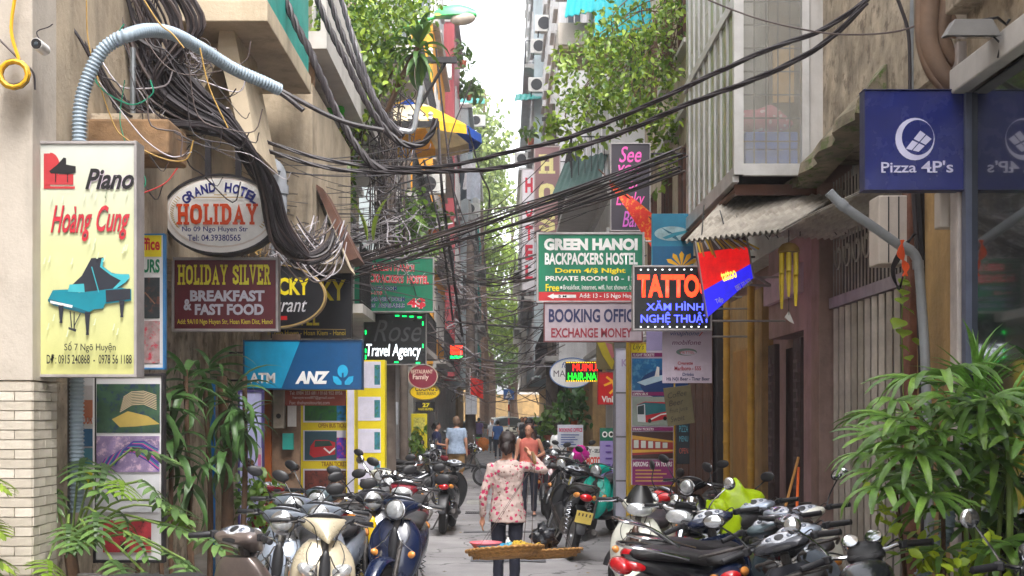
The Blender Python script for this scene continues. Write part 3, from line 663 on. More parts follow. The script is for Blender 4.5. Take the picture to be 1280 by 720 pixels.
# --- piano restaurant light box
m_face = M('piano_sign_face', C(228, 230, 226), rough=0.35, var=0.08, scale=3, bump=0, streak=.15, spots=(C(222, 240, 236), 5, 0.55), coat=0.3)
s = Sign('sign', 'tall pale yellow light box with a turquoise grand piano and red script', 46, 180, 168, 468, 8.55, 0.16, m_face, metal_fr, 0.018)
yb = M('piano_sign_yellow', C(232, 226, 120), rough=0.35, var=0.08, scale=3, bump=0, spots=(C(226, 224, 170), 7, 0.6))
gnt = m_face.node_tree; gb = gnt.nodes["Principled BSDF"]; gc = gb.inputs['Base Color'].links[0].from_socket      # printed fade from white to yellow
gt = gnt.nodes.new("ShaderNodeTexCoord"); gx = gnt.nodes.new("ShaderNodeSeparateXYZ"); gnt.links.new(gt.outputs['Generated'], gx.inputs[0])
gr_ = gnt.nodes.new("ShaderNodeValToRGB"); e = gr_.color_ramp.elements; e[0].position = 0; e[0].color = (*C(222, 220, 146), 1); e[1].position = 1; e[1].color = (*C(226, 228, 226), 1); q_ = e.new(.55); q_.color = (*C(226, 228, 178), 1)
gm = gnt.nodes.new("ShaderNodeMix"); gm.data_type = 'RGBA'; gm.blend_type = 'MULTIPLY'; gm.inputs[0].default_value = 1; gnt.links.new(gx.outputs[2], gr_.inputs[0]); gnt.links.new(gc, gm.inputs[6]); gnt.links.new(gr_.outputs[0], gm.inputs[7]); gnt.links.new(gm.outputs[2], gb.inputs['Base Color'])
rp = flat(186, 52, 58)
s.rect(55, 192, 63, 236, rp); s.rect(55, 218, 92, 231, rp); s.rect(55, 233, 94, 236, rp); s.oval(63, 208, 12, 17, rp, a0=-90, a1=90)
s.poly([(62, 214), (72, 206), (80, 197), (83, 198), (83, 206), (95, 208), (95, 216), (86, 218), (64, 217)], K)
for x in (70, 85): s.line([(x, 216), (x, 228)], 1.2, K)
lav = flat(196, 180, 196)
s.text('Piano', 107, 211, 168, 237, K, 0.03, 0.35, rot=0, outline=(lav, 0.02))
s.text('Hoàng', 64, 257, 116, 302, flat(190, 40, 56), 0.012, 0.45, outline=(flat(90, 60, 70), 0.012)); s.text('Cung', 121, 257, 163, 300, flat(190, 40, 56), 0.012, 0.45, outline=(flat(90, 60, 70), 0.012))
tq = flat(0, 128, 148); tqd = flat(10, 90, 110); tql = flat(60, 170, 184); bl = flat(36, 40, 52)
s.poly([(86, 361), (103, 345), (115, 323), (130, 322), (128, 332), (140, 341), (152, 344), (163, 345), (160, 352), (147, 362), (104, 366)], bl)
s.poly([(128, 323), (131, 323), (129, 333), (141, 342), (152, 343), (162, 343), (163, 347), (158, 353), (146, 361), (142, 361), (152, 351), (139, 344), (126, 334)], tql)
s.poly([(67, 363), (86, 362), (100, 366), (152, 360), (165, 362), (165, 376), (132, 380), (130, 386), (118, 387), (110, 392), (68, 381), (61, 375)], tq)
s.poly([(61, 374), (67, 375), (110, 389), (110, 393), (68, 382), (61, 377)], tqd)
s.poly([(64, 376), (92, 382), (91, 385), (64, 379)], W)
s.poly([(88, 356), (106, 355), (107, 366), (86, 365)], tql); s.poly([(133, 363), (164, 361), (164, 374), (134, 378)], bl)
for x, y0, y1 in ((77, 382, 404), (110, 390, 419), (153, 376, 397)): s.poly([(x-3, y0), (x+4, y0), (x+2, y1-4), (x+2.5, y1), (x-1.5, y1), (x-1, y1-4)], bl)
s.lines([[(89, 389), (91, 410)], [(94, 390), (94, 412)], [(102, 392), (94, 408)]], 1.3, bl); s.poly([(87, 409), (97, 412), (96, 415), (87, 412)], bl)
s.line([(116, 334), (125, 366)], 1.2, tql)
s.text('Số 7 Ngõ Huyện', 82, 427, 146, 441, K, 0.008); s.text('DĐ: 0915 240868  -  0978 56 1188', 60, 443, 166, 455, K, 0.012)
notes = flat(208, 222, 190)
pth = []
for i in range(26):
    x, y = random.uniform(55, 160), random.choice([random.uniform(240, 254), random.uniform(303, 335), random.uniform(392, 420)])
    pth += [[(x, y), (x+1.5, y-7)], [(x-1.5, y+.5), (x+.5, y+.5)]]
s.lines(pth, 1.2, notes)
s.bracket(60, (200, 440), metal_fr, -3.45)
# --- travel office board behind it
s = Sign('sign', 'yellow and white travel office board partly behind the piano light box', 152, 294, 204, 460, 10.4, 0.05, m_poster_w, flat(60, 130, 190), 0.012)
s.rect(152, 294, 202, 321, Yl); s.text('Office', 168, 297, 200, 313, Rd, 0.03)
s.text('TOURS', 160, 324, 200, 341, flat(0, 120, 80), 0.035)
m_ph = lambda k, c, c2, sc: M(k, c, rough=0.4, var=0.5, scale=sc, bump=0, rust=c2)
s.rect(153, 347, 200, 398, m_ph('print_cave', C(56, 62, 66), C(110, 70, 60), 5)); s.rect(153, 401, 200, 454, m_ph('print_market', C(176, 150, 150), C(190, 60, 80), 9))
s.line([(170, 372), (182, 366), (194, 380)], 1.5, flat(150, 110, 90))
# --- posters in the recessed window
s = Sign('poster_board', 'tall window display with travel pictures behind the leafy plants', 120, 470, 202, 700, 9.7, 0.05, m_poster_w, dark_fr, 0.02, cat='poster board')
s.rect(121, 480, 200, 541, m_ph('print_valley', C(62, 92, 70), C(40, 60, 90), 6)); s.poly([(140, 524), (160, 514), (185, 520), (200, 530), (170, 533), (150, 534)], flat(196, 170, 90))
for i in range(9):
    s.line([(150+i*.6, 515-i*2.3), (165, 506-i*2), (180, 505-i*2), (196, 512-i*2.2)], 1.0, flat(210, 190, 160))
s.rect(121, 545, 200, 590, m_ph('print_waves', C(150, 130, 170), C(210, 180, 200), 8))
for i in range(12):
    c = (flat(70, 60, 150), flat(200, 80, 150), flat(60, 140, 150), flat(70, 60, 150))[i % 4]
    s.line([(123+i*2, 588-i*.6), (132+i*2.2, 574-i*1.1), (148+i*1.8, 565-i*1.2), (168+i*1.2, 566-i*1.3), (185+i*.8, 576-i*1.5), (199, 588-i*2.4)], 1.6, c)
s.rect(121, 594, 200, 640, flat(214, 214, 220)); s.rect(130, 650, 190, 690, m_ph('print_road', C(190, 60, 70), C(40, 40, 40), 6))
s = Sign('poster_board', 'narrow strip of small printed notices left of the window display', 99, 470, 117, 660, 9.5, 0.03, m_poster_w, None, cat='poster board')
for y, c in ((482, (196, 190, 190)), (500, (190, 120, 90)), (536, (60, 110, 150)), (560, (90, 150, 170)), (590, (230, 225, 60)), (620, (200, 200, 210))): s.rect(100, y, 116, y+22, flat(*c))
s.text('TOUR', 100, 520, 116, 530, flat(200, 110, 70), .03)
# --- Grand Hotel oval
m_oval = M('oval_sign_face', C(236, 232, 230), rough=0.3, var=0.08, scale=2, bump=0, coat=0.4)
s = Sign('sign', 'white oval light box hotel sign with blue and orange lettering', 205, 220, 346, 316, 11.8, 0.16, m_oval, dark_fr, 0.022, shape='oval')
s.oval(275.5, 266, 66.5, 43.5, flat(222, 208, 200), 'bevel_ring'); s.oval(275.5, 265.5, 65, 42, flat(240, 238, 236))
import math as _m
t = 'GRAND HOTEL'
for i, ch in enumerate(t):
    if ch == ' ': continue
    a = R(146-(146-34)*i/10.0); cx = 275.5+52*_m.cos(a); cy = 268-34*_m.sin(a); rr = (a*57.3-90)*0.55
    wdt = 8.5 if ch not in 'MW' else 10
    s.text(ch, cx-wdt/2, cy-6, cx+wdt/2, cy+6, Nv, 0.04, rot=rr)
org = flat(222, 74, 16); x = 221
for ch, wd in (('H', 17), ('O', 16), ('L', 13), ('I', 8), ('D', 16), ('A', 17), ('Y', 16)):
    s.text(ch, x, 255, x+wd-1, 281, org, slab=0.26); x += wd
gold = flat(190, 160, 100)
s.lines([[(243, 247), (305, 247)], [(268, 244), (284, 244)]], 1.2, gold)
for sx in (-1, 1):
    for i in range(15):
        a = R(150+60*i/14); cx = 275.5+sx*-60*_m.cos(a)*-1*-1; cx = 275.5+sx*60*abs(_m.cos(a)); cy = 266-37*_m.sin(a)
        s.line([(cx-2, cy-1.5), (cx+2, cy+1.5)], 1.0, gold)
s.text('No 09 Ngo Huyen Str', 229, 284, 311, 292, Nv, 0.012); s.text('Tel: 04.39380565', 236, 294, 302, 302, Nv, 0.014)
for x in (258, 296): MB().box(s.lx(x)-.025, s.lx(x)+.025, 0.05, 0.1, s.lz(222), s.lz(175)).build('hanger', dark_fr, s.root)
# --- Holiday Silver
s = Sign('sign', 'maroon breakfast sign with yellow slab lettering under the white oval sign', 218, 325, 345, 411, 12.0, 0.1, M('maroon_face', C(104, 24, 40), rough=0.4, var=0.25, scale=3, bump=0.05, bscale=4, streak=0.4), metal_fr, 0.024)
x = 222
for w_, x0 in (('HOLIDAY', 222), ('SILVER', 291)):
    wid = {'H': 10.5, 'O': 9.6, 'L': 8, 'I': 5, 'D': 9.8, 'A': 10.5, 'Y': 10.2, 'S': 8.6, 'V': 9.8, 'E': 8.6, 'R': 9.6}
    x = x0
    for ch in w_: s.text(ch, x, 331, x+wid[ch]-.8, 356, flat(226, 210, 40), slab=0.24); x += wid[ch]*(1.0 if w_ == 'HOLIDAY' else 0.97)
lg = flat(196, 190, 204)
s.text('BREAKFAST', 238, 363, 331, 377, lg, 0.045); s.text('&', 230, 374, 240, 388, lg, 0.04); s.text('FAST FOOD', 244, 380, 330, 394, lg, 0.045)
s.text('Add: 9A/10 Ngo Huyen Str, Hoan Kiem Dist, Hanoi', 222, 399, 341, 407, flat(220, 200, 50), 0.01)
s.bracket(222, (335, 400), dark_fr, -3.1)
# --- Lucky rectangle and oval
m_blk = M('black_sign_face', C(36, 36, 42), rough=0.35, var=0.15, scale=3, bump=0, streak=0.25)
s = Sign('sign', 'black rectangular hotel sign with yellow letters behind the black oval', 340, 325, 438, 421, 16.4, 0.12, m_blk, dark_fr, 0.015)
s.text('LUCKY', 355, 349, 432, 376, Yl, 0.03); s.text('HOTEL', 348, 390, 399, 407, Yl, 0.03); s.line([(350, 411), (432, 412)], 1, gold)
s.text('10 Ngo Huyen - Hoan Kiem - Hanoi', 335, 413, 432, 421, flat(220, 190, 60), 0.01)
s = Sign('sign', 'black oval restaurant sign with a gold rim and white script', 283, 332, 405, 408, 13.6, 0.1, m_blk, flat(200, 170, 110), 0.018, shape='oval')
s.text('LUCKY', 325, 347, 387, 369, Yl, 0.035); s.text('Restaurant', 300, 372, 384, 390, flat(220, 220, 225), 0.005, 0.35); s.rect(348, 395, 359, 400, Rd); s.rect(333, 395, 346, 400, W)
s.bracket(290, (345,), dark_fr, -3.1)
# --- ANZ ATM
s = Sign('sign', 'blue bank machine sign with white letters and a light blue emblem', 305, 426, 452, 486, 15.2, 0.16, M('bank_blue', C(0, 78, 132), rough=0.35, var=0.2, scale=2, bump=0.04, bscale=4, streak=.3), flat(20, 60, 100), 0.01)
s.poly([(306, 427), (375, 427), (352, 485), (306, 485)], flat(0, 158, 208)); s.text('ATM', 312, 466, 344, 479, W, 0.035)
aw = flat(240, 240, 240); y0, y1 = 464, 480
s.text('ANZ', 369, 464, 412, 480, aw, 0.06, 0.22)
lb = flat(30, 170, 220); s.oval(428.5, 464, 6.6, 8, lb); s.rect(427.4, 466, 429.6, 474, flat(0, 78, 132))
s.poly([(416, 470), (422, 471), (427, 477), (427, 481), (421, 481), (417, 477)], lb); s.poly([(442, 470), (436, 471), (431, 477), (431, 481), (437, 481), (441, 477)], lb)
s.bracket(310, (440, 475), dark_fr, -3.3)
# --- red-brown panel under it
s = Sign('sign', 'faded brick red panel with small white contact lines under the blue bank sign', 356, 488, 432, 507, 15.4, 0.03, M('faded_red', C(168, 72, 54), rough=0.6, var=0.3, scale=4, streak=0.4), None)
for k, (t, a, b_) in enumerate((('Tel: 0984 353 681 / 0168 952 8956', 362, 428), ('hanoytravel87@gmail.com', 366, 418), ('Fax: thehanoitourist.com', 362, 412))): s.text(t, a, 489+6*k, b_, 493.5+6*k, flat(230, 200, 190), 0.01)
# --- yellow poster panels
s = Sign('poster_board', 'white and yellow ticket poster panel with bus and landscape pictures', 376, 430, 438, 640, 17.2, 0.5, m_poster_y, None, cat='poster board')
for y0, y1 in ((430, 478), (490, 528), (538, 576), (586, 630)): s.rect(379, y0, 436, y1, flat(222, 218, 232))
s.rect(382, 435, 434, 476, m_ph('print_stair', C(110, 96, 84), C(60, 60, 70), 7)); s.rect(381, 502, 421, 526, m_ph('print_fields', C(40, 100, 40), C(30, 70, 60), 5)); s.rect(421, 498, 433, 526, m_ph('print_lake', C(20, 120, 180), C(30, 90, 60), 6))
s.rect(381, 539, 421, 575, flat(50, 84, 96)); s.poly([(388, 558), (394, 550), (410, 550), (419, 553), (419, 568), (392, 572), (387, 568)], flat(186, 40, 48)); s.poly([(394, 551), (412, 551), (416, 557), (393, 559)], flat(40, 70, 60)); s.line([(405, 560), (412, 566), (419, 560)], 2, W)
s.rect(421, 547, 433, 573, m_ph('print_disco', C(90, 50, 190), C(230, 70, 70), 9)); s.rect(381, 588, 433, 628, m_ph('print_people', C(96, 66, 56), C(200, 170, 140), 9)); s.rect(381, 588, 410, 612, m_ph('print_dinner', C(120, 60, 50), C(60, 40, 40), 9))
s.text('OPEN BUS TICKET', 398, 529, 438-1, 534.5, flat(150, 90, 20), .02); s.text('TRAIN TICKET', 402, 577, 434, 583, flat(150, 90, 20), .02)
s = Sign('poster_board', 'narrow yellow edged landscape poster strip beside the ticket panel', 441, 450, 481, 640, 19.4, 0.3, m_poster_y, None, cat='poster board')
for y0, y1 in ((452, 485), (496, 526), (536, 566), (576, 606), (612, 636)): s.rect(444, y0, 476, y1, flat(222, 218, 236)); s.rect(468, y0+4, 475, y1-4, m_ph('print_strip', C(60, 130, 150), C(40, 120, 50), 9))
s = Sign('post_panel', 'white edge post between the two yellow poster panels', 434, 452, 443, 660, 17.0, 0.3, flat(206, 204, 226), flat(232, 210, 20), 0.012, cat='panel')
# --- lavender panel, orange post, blue strip, meter boards
s = Sign('panel', 'plain lavender board standing left of the orange wooden post', 300, 490, 327, 700, 13.8, 0.05, flat(182, 184, 226), flat(70, 60, 120), 0.02, cat='panel')
s = Sign('notice_strip', 'narrow strip of colourful stickers at the lavender board edge', 322, 560, 327, 690, 13.6, 0.02, flat(200, 190, 200), None, cat='notices')
for k, c in enumerate(((200, 120, 160), (60, 120, 190), (120, 180, 90), (220, 190, 80), (190, 60, 60))): s.rect(322.5, 568+k*22, 326.5, 582+k*22, flat(*c))
o = MB().box(-0.07, 0.07, 0, 0.14, 0, 2.6).build('wooden_post', m_owood, None, bevel=0.01); o.location = P(332, 520, 15.6); o.location.z = 0; tag(o, 'orange brown stained wooden post beside the lavender board', 'post')
o = MB().box(-0.035, 0.035, 0, 0.03, 0, 2.1).build('blue_strip', M('blue_strip', C(0, 110, 190), rough=0.5), None); o.location = P(264, 520, 12.6); o.location.z = 0; tag(o, 'bright blue vertical strip between the tree stems', 'strip')
r = thing('meter_board', 'weathered wooden board with meter boxes right of the orange post', 'meter board', (P(357, 0, 15.6).x, 15.6, 0))
MB().box(-0.17, 0.17, 0.02, 0.1, 0, 2.75).build('back_board', m_wood2, r, bevel=0.006); MB().box(-0.13, 0.0, -0.14, 0.015, 1.6, 2.2).build('meter_box', M('dirty_grey_box', C(150, 140, 126), rough=0.7, streak=0.7), r, bevel=0.01)
MB().box(0.03, 0.13, -0.04, 0.015, 1.62, 2.0).build('paper_notice', W, r); MB().box(-0.03, 0.1, -0.06, 0.015, 1.34, 1.54).build('green_panel', m_teal, r, bevel=0.006); MB().box(-0.1, 0.12, -0.03, 0.01, 1.05, 1.1).build('batten', m_wood2, r)
MB().lathe([(0.03, 0), (0.03, -0.01)], (-0.06, -0.145, 1.75), 12, 'y').build('meter_dial', K, r)
# --- green hostel (left)
m_gr = M('green_sign_face', C(0, 122, 88), rough=0.4, var=0.2, scale=2, bump=0.05, bscale=4, streak=0.4)
s = Sign('sign', 'green hostel sign on the left with red lettering and 4$ price', 443, 323, 541, 389, 21.0, 0.1, m_gr, metal_fr, 0.02)
pk = (flat(250, 225, 220), 0.03)
rr2 = flat(214, 30, 56)
s.text('GREEN HANOI', 465, 330, 518, 339, rr2, 0.03, outline=pk, rot=-1.5); s.text("BACKPACKER'S  HOSTEL", 453, 343, 536, 354, rr2, 0.03, outline=pk, rot=-2)
s.text('PRIVATE ROOM', 455, 358, 496, 363, Nv, 0.02, outline=(W, .03)); s.text('10$-15$', 455, 364, 478, 369, rr2, 0.02, outline=(W, .03)); s.text('BRAND NEW DORM', 454, 371, 506, 377, Nv, 0.02, outline=(W, .03)); s.text('BEDS  AVAILABLE', 454, 379, 506, 385, Nv, 0.02, outline=(W, .03)); s.text('4$', 509, 373, 532, 386, rr2, 0.04, outline=(W, .04))
# --- Rose
s = Sign('sign', 'black travel agency sign with white script and green edge lights', 455, 392, 532, 455, 21.4, 0.1, M('led_black', C(30, 30, 34), rough=0.3, var=0.1, scale=3, bump=0), metal_fr, 0.015)
gsc = flat(104, 104, 108)
s.text('Rose', 467, 400, 527, 427, gsc, 0.0, 0.35); s.text('Travel Agency', 458, 430, 526, 450, led_w, 0.0, 0.12)
for (a, b_) in ((464, 393.5), (494, 394), (503, 394.5), (512, 395), (522, 396), (464, 451), (475, 451), (493, 452), (520, 453)): s.rect(a, b_, a+5, b_+1.5, led_g)
for (a, b_) in ((456.5, 413), (456.5, 436), (456.5, 444), (528, 430), (528, 402)): s.rect(a, b_, a+1.3, b_+5, led_g)
s.bracket(455, (400, 450), dark_fr, -3.1)
# --- small ones beyond
s = Sign('sign', 'maroon oval family restaurant sign with cream letters', 511, 456, 546, 485, 27, 0.1, flat(128, 36, 56), flat(190, 170, 150), 0.02, shape='oval')
s.text('RESTAURANT', 514, 462, 541, 467, flat(220, 190, 170), .02); s.text('Family', 516, 468, 536, 476, flat(230, 205, 190), .02)
s = Sign('sign', "yellow oval sign with dark name lettering below the maroon oval", 513, 481, 549, 499, 28, 0.08, flat(226, 190, 0), flat(120, 100, 20), 0.02, shape='oval')
s.text("CUONG'S", 519, 483, 547, 489, flat(60, 50, 40), .03); s.text('RESTAURANT', 521, 490, 545, 494, flat(70, 60, 40), .01)
s = Sign('sign', 'small black plate with yellow house number 27', 520, 503, 543, 514, 29, 0.06, K, dark_fr, 0.01); s.text('27', 528, 504, 537, 509, Yl, .03); s.text('NGO HUYEN', 523, 510, 541, 513, Yl, .01)
s = Sign('sign', 'yellow shop board with pictures behind the far left pedestrians', 514, 517, 534, 570, 30, 0.08, flat(206, 190, 30), None); s.rect(517, 522, 531, 536, m_ph('print_y', C(200, 190, 90), C(90, 90, 50), 9)); s.text('TOUR', 517, 540, 531, 545, K, .02)
s = Sign('sign', 'distant red and green lit sign among the cables', 561, 430, 580, 449, 36, 0.1, K, dark_fr, 0.02); s.rect(563, 432, 578, 437, led_r); s.rect(563, 438.5, 578, 443, led_r); s.rect(563, 445, 578, 448, led_g)
# --- RIGHT: green hostel
s = Sign('sign', 'large green hostel sign on the right with white and yellow lettering', 673, 293, 803, 376, 16.0, 0.12, m_gr, metal_fr, 0.025)
s.text('GREEN HANOI', 680, 298, 797, 313, W, 0.06); s.text('BACKPACKERS HOSTEL', 681, 316, 797, 331, W, 0.035); s.text('Dorm 4/$ Night', 694, 335, 782, 343, Yl, 0.03)
s.text('PRIVATE ROOM 10 - 12$', 682, 345, 800, 352, W, 0.03); s.text('Free', 682, 355, 699, 364, Yl, 0.02); s.oval(701.5, 359.5, 1.5, 1.8, W); s.text('Breakfast, internet, wifi, hot shower, beer', 704, 356, 797, 363, W, 0.008)
s.rect(673.5, 365, 802.5, 376, flat(196, 40, 46)); s.poly([(684, 370.5), (692, 367), (692, 368.5), (720, 368.5), (720, 372.5), (692, 372.5), (692, 374)], W); s.text('5 M', 698, 369, 708, 372, K, .03); s.text('Add: 13 - 15 Ngo Huyen', 724, 367, 797, 374, W, .012)
s.bracket(800, (300, 370), metal_fr, 3.0)
# --- booking office
m_bk = M('booking_face', C(172, 158, 166), rough=0.5, var=0.2, scale=2, bump=0, streak=0.4)
s = Sign('sign', 'mauve booking office and money exchange sign under the big green one', 681, 379, 802, 426, 15.6, 0.1, m_bk, M('maroon_fr', C(110, 60, 62), rough=0.5), 0.014)
s.text('BOOKING OFFICE', 686, 386, 800, 403, flat(28, 34, 80), 0.03); s.text('EXCHANGE MONEY', 689, 410, 790, 422, flat(140, 30, 48), 0.025)
s.bracket(800, (385, 420), metal_fr, 3.0)
# --- tattoo LED
s = Sign('sign', 'black LED tattoo sign with glowing red and blue letters', 793, 334, 888, 411, 13.6, 0.12, M('led_black', None), metal_fr, 0.018)
s.text('TATTOO', 797, 343, 893, 372, flat(255, 50, 20, emit=1.3), 0.04); s.text('XĂM HÌNH', 808, 376, 879, 388, led_b, 0.008); s.text('NGHỆ THUẬT', 801, 390, 887, 406, led_b, 0.008)
for k in range(10): s.rect(800+k*9, 336.5, 802+k*9, 337.8, led_w); s.rect(800+k*9, 408, 802+k*9, 409.3, led_w)
s.bracket(885, (345, 400), metal_fr, 3.1)
# --- slanted red/blue sign
s = Sign('sign', 'tilted red and blue light box with blurred yellow words under the tin awning', 868, 296, 942, 392, 12.6, 0.1, flat(226, 24, 30, emit=0.25), None)
sl_ = [(868, 296), (932, 293), (942, 348), (884, 398)]
for o in list(COL.objects):
    if o.parent == s.root: bpy.data.objects.remove(o)
s.layer = 0.0; s.poly(sl_, flat(60, 40, 60), 'panel', th=0.1); s.layer = 0.001
s.poly([(868.5, 296.5), (931.5, 294), (935, 316), (872, 318)], flat(96, 84, 84)); s.poly([(871, 316), (935, 308), (938, 334), (879, 368)], M('lit_red', C(226, 20, 24), rough=.4, var=.5, scale=5, bump=0, emit=.22)); s.poly([(878, 364), (938, 330), (941.5, 347.5), (884, 397)], M('lit_blue', C(40, 34, 226), rough=.4, var=.5, scale=5, bump=0, emit=.3))
for k in range(16): s.line([(871+k*3.8, 297+random.uniform(0, 4)), (874+k*5+random.uniform(-1, 3), 312+random.uniform(-2, 14 if k < 5 else 2))], 2.2, (flat(226, 190, 60), flat(190, 150, 90), flat(210, 210, 220))[k % 3])
s.text('tattoo', 901, 338, 920, 350, flat(250, 200, 80, emit=.6), 0.03, rot=18); s.text('Tiệp', 894, 372, 904, 380, W, .02, rot=20); s.text('0987 332 2976', 918, 352, 940, 360, W, .02, rot=28)
s.line([(932, 293), (942, 348)], 2.5, metal_fr, 'edge_strip'); s.line([(868, 296), (884, 398)], 1.6, metal_fr, 'edge_strip')
MB().tube([Vector((s.lx(925), 0.12, s.lz(330))), Vector((s.lx(972), 0.35, s.lz(352)))], 0.014, 6).tube([Vector((s.lx(905), 0.12, s.lz(352))), Vector((s.lx(972), 0.35, s.lz(353)))], 0.014, 6).build('bracket_arm', metal_fr, s.root)
# --- beach / airplane sign
s = Sign('sign', 'turquoise travel sign with an airplane over a beach and yellow flower', 815, 267, 867, 336, 15.2, 0.08, M('print_sky', C(30, 124, 156), rough=0.4, var=0.4, scale=2, bump=0), None)
s.oval(840, 292, 22, 9, M('print_cloud', C(150, 180, 186), rough=0.5, var=0.4, scale=9, bump=0)); s.poly([(828, 297), (842, 291), (858, 288), (860, 290), (846, 295), (832, 299)], flat(30, 130, 150)); s.poly([(842, 292), (826, 284), (836, 292)], flat(20, 90, 110)); s.poly([(844, 294), (850, 302), (840, 297)], flat(20, 90, 110))
s.rect(816, 308, 866, 335, flat(16, 96, 140)); yf = flat(240, 180, 20)
for a in (150, 120, 90, 60, 30): s.poly([(852, 334), (852+18*_m.cos(R(a+10)), 334-16*_m.sin(R(a+10))), (852+22*_m.cos(R(a)), 334-20*_m.sin(R(a))), (852+18*_m.cos(R(a-10)), 334-16*_m.sin(R(a-10)))], yf)
s.bracket(865, (275, 320), dark_fr, 3.2)
# --- See you script sign
s = Sign('sign', 'tall dark sign with pink script letters below the hanging vine', 764, 180, 812, 288, 18.6, 0.1, M('charcoal_face', C(52, 46, 56), rough=0.4, var=0.2, scale=2, bump=0), metal_fr, 0.012)
pk2 = flat(236, 90, 180)
s.text('See', 774, 183, 802, 203, pk2, 0.01, 0.3); s.text('you', 769, 206, 800, 222, pk2, 0.01, 0.3); s.text('at', 786, 225, 800, 236, pk2, 0.01, 0.3); s.text('Lucky', 770, 240, 806, 262, pk2, 0.005, 0.3); s.text('Bar', 778, 264, 800, 284, flat(200, 90, 190), 0.005, 0.3)
s.bracket(808, (190, 280), dark_fr, 3.2)
# --- hostel verticals
s = Sign('sign', 'brown vertical hostel sign with big cream letters', 669, 184, 699, 300, 33, 0.2, M('brown_sign', C(150, 112, 112), rough=0.5, var=0.15, scale=1, bump=0), flat(190, 170, 165), 0.03)
cr = flat(236, 222, 150)
for ch, y in (('H', 193), ('O', 229), ('S', 266)): s.text(ch, 673.5, y, 694, y+24, cr, slab=0.28)
s.bracket(697, (200, 290), dark_fr, 2.6)
s = Sign('sign', 'white vertical sign with red letters left of the brown hostel sign', 653, 212, 668, 362, 36.5, 0.2, flat(228, 222, 226), flat(190, 180, 180), 0.02)
for ch, y in (('H', 222), ('O', 253), ('T', 282), ('E', 306), ('L', 331)): s.text(ch, 656.5, y, 666, y+19, flat(214, 30, 60), 0.05)
s.bracket(667, (220, 350), dark_fr, 2.6)
# --- massage oval, LED hair-nail, Vin
s = Sign('sign', 'white oval massage sign half hidden by the lit hair sign', 688, 448, 742, 484, 23, 0.08, W, flat(90, 130, 190), 0.015, shape='oval'); s.text('MASSAGE', 692, 463, 736, 471, flat(90, 80, 90), .0); s.text('foot', 702, 452, 722, 460, flat(60, 90, 160), 0, .3)
s = Sign('sign', 'lit black sign reading hair and nail in red and green', 707, 452, 753, 477, 22, 0.1, K, None)
for k in range(16): s.rect(708+k*2.9, 452.6, 709.5+k*2.9, 453.6, flat(250, 190, 30, emit=1)); s.rect(708+k*2.9, 475.8, 709.5+k*2.9, 476.8, flat(250, 190, 30, emit=1))
s.text('MUIMUI', 716, 455, 747, 464, flat(255, 30, 20, emit=1.2), .0); s.text('HAIR-NAIL', 710, 466, 752, 475, flat(20, 240, 40, emit=1.2), .0)
s = Sign('sign', 'red shop sign with a yellow figure and white letters', 748, 466, 769, 505, 20.6, 0.12, flat(206, 24, 30), flat(160, 30, 30), 0.012); yy = flat(250, 180, 20)
s.line([(758, 471), (766, 477), (755, 482)], 2.8, yy); s.line([(766, 477), (768, 486), (762, 492)], 2.8, yy); s.line([(766, 477), (769, 473)], 2.8, yy); s.text('VinMart', 752, 495, 782, 503, W, .03)
# --- posters on the right
s = Sign('poster_board', 'tall purple edged ticket poster with airplane, bus and train pictures', 789, 430, 842, 606, 16.6, 0.1, flat(206, 196, 214), flat(200, 160, 40), 0.02, cat='poster board')
mg_ = flat(136, 24, 100)
s.rect(789, 428, 808, 441, Yl); s.text('Lily’s', 791, 430, 805, 439, K, 0, .3)
s.rect(790, 441, 841, 446, mg_); s.text('FLIGHT TICKETS', 791, 442, 818, 445.5, W, .02, .2)
s.rect(790, 448, 841, 488, m_ph('print_globe', C(20, 110, 170), C(90, 160, 200), 3)); s.oval(830, 480, 30, 18, flat(10, 60, 120)); s.poly([(796, 478), (818, 470), (836, 468), (840, 471), (826, 476), (806, 482)], flat(190, 215, 230)); s.poly([(818, 471), (821, 458), (824, 459), (824, 471)], W)
s.rect(790, 490, 841, 494.5, mg_); s.text('OPEN BUS', 791, 491, 810, 494, W, .02, .2)
s.rect(790, 496, 841, 532, flat(150, 160, 150)); s.poly([(796, 506), (806, 502), (838, 503), (841, 506), (841, 522), (810, 528), (797, 526)], flat(190, 30, 44)); s.poly([(797, 506), (806, 503), (840, 505), (840, 513), (808, 519), (797, 517)], flat(30, 110, 120)); s.poly([(796, 507), (806, 505), (807, 528), (797, 527)], flat(210, 216, 220)); s.poly([(797, 508), (805, 506), (805, 518), (797, 518)], flat(40, 60, 66)); s.line([(812, 525), (826, 518), (840, 516)], 1.6, W)
for x in (812, 831): s.oval(x, 526 if x == 812 else 523, 2.3, 2.6, K)
s.rect(790, 534, 841, 538.5, mg_); s.text('TRAIN TICKETS', 791, 535, 817, 538, W, .02, .2)
s.rect(790, 540, 841, 573, flat(70, 44, 40)); s.poly([(790, 546), (841, 552), (841, 566), (790, 569)], flat(160, 40, 40)); s.poly([(790, 544), (841, 551), (841, 553), (790, 549)], flat(214, 160, 60)); s.poly([(790, 562), (841, 562), (841, 564), (790, 566)], flat(226, 180, 70))
for k in range(5): s.rect(792+k*9, 550+k*.8, 798+k*9, 560, flat(210, 214, 206))
s.rect(790, 575, 841, 606, mg_); s.text('MEKONG DELTA TOURS', 791, 577, 840, 583, W, .03, .15)
for k in range(4): s.rect(794, 587+k*4.4, 826+(k*7) % 12, 588.6+k*4.4, flat(210, 160, 90))
s = Sign('poster_board', 'white shutter like panel column left of the purple ticket poster', 770, 436, 786, 650, 17.6, 0.35, M('lilac_white', C(206, 206, 224), rough=0.5, var=0.1, scale=3, streak=0.3), flat(150, 150, 165), 0.01, cat='panel')
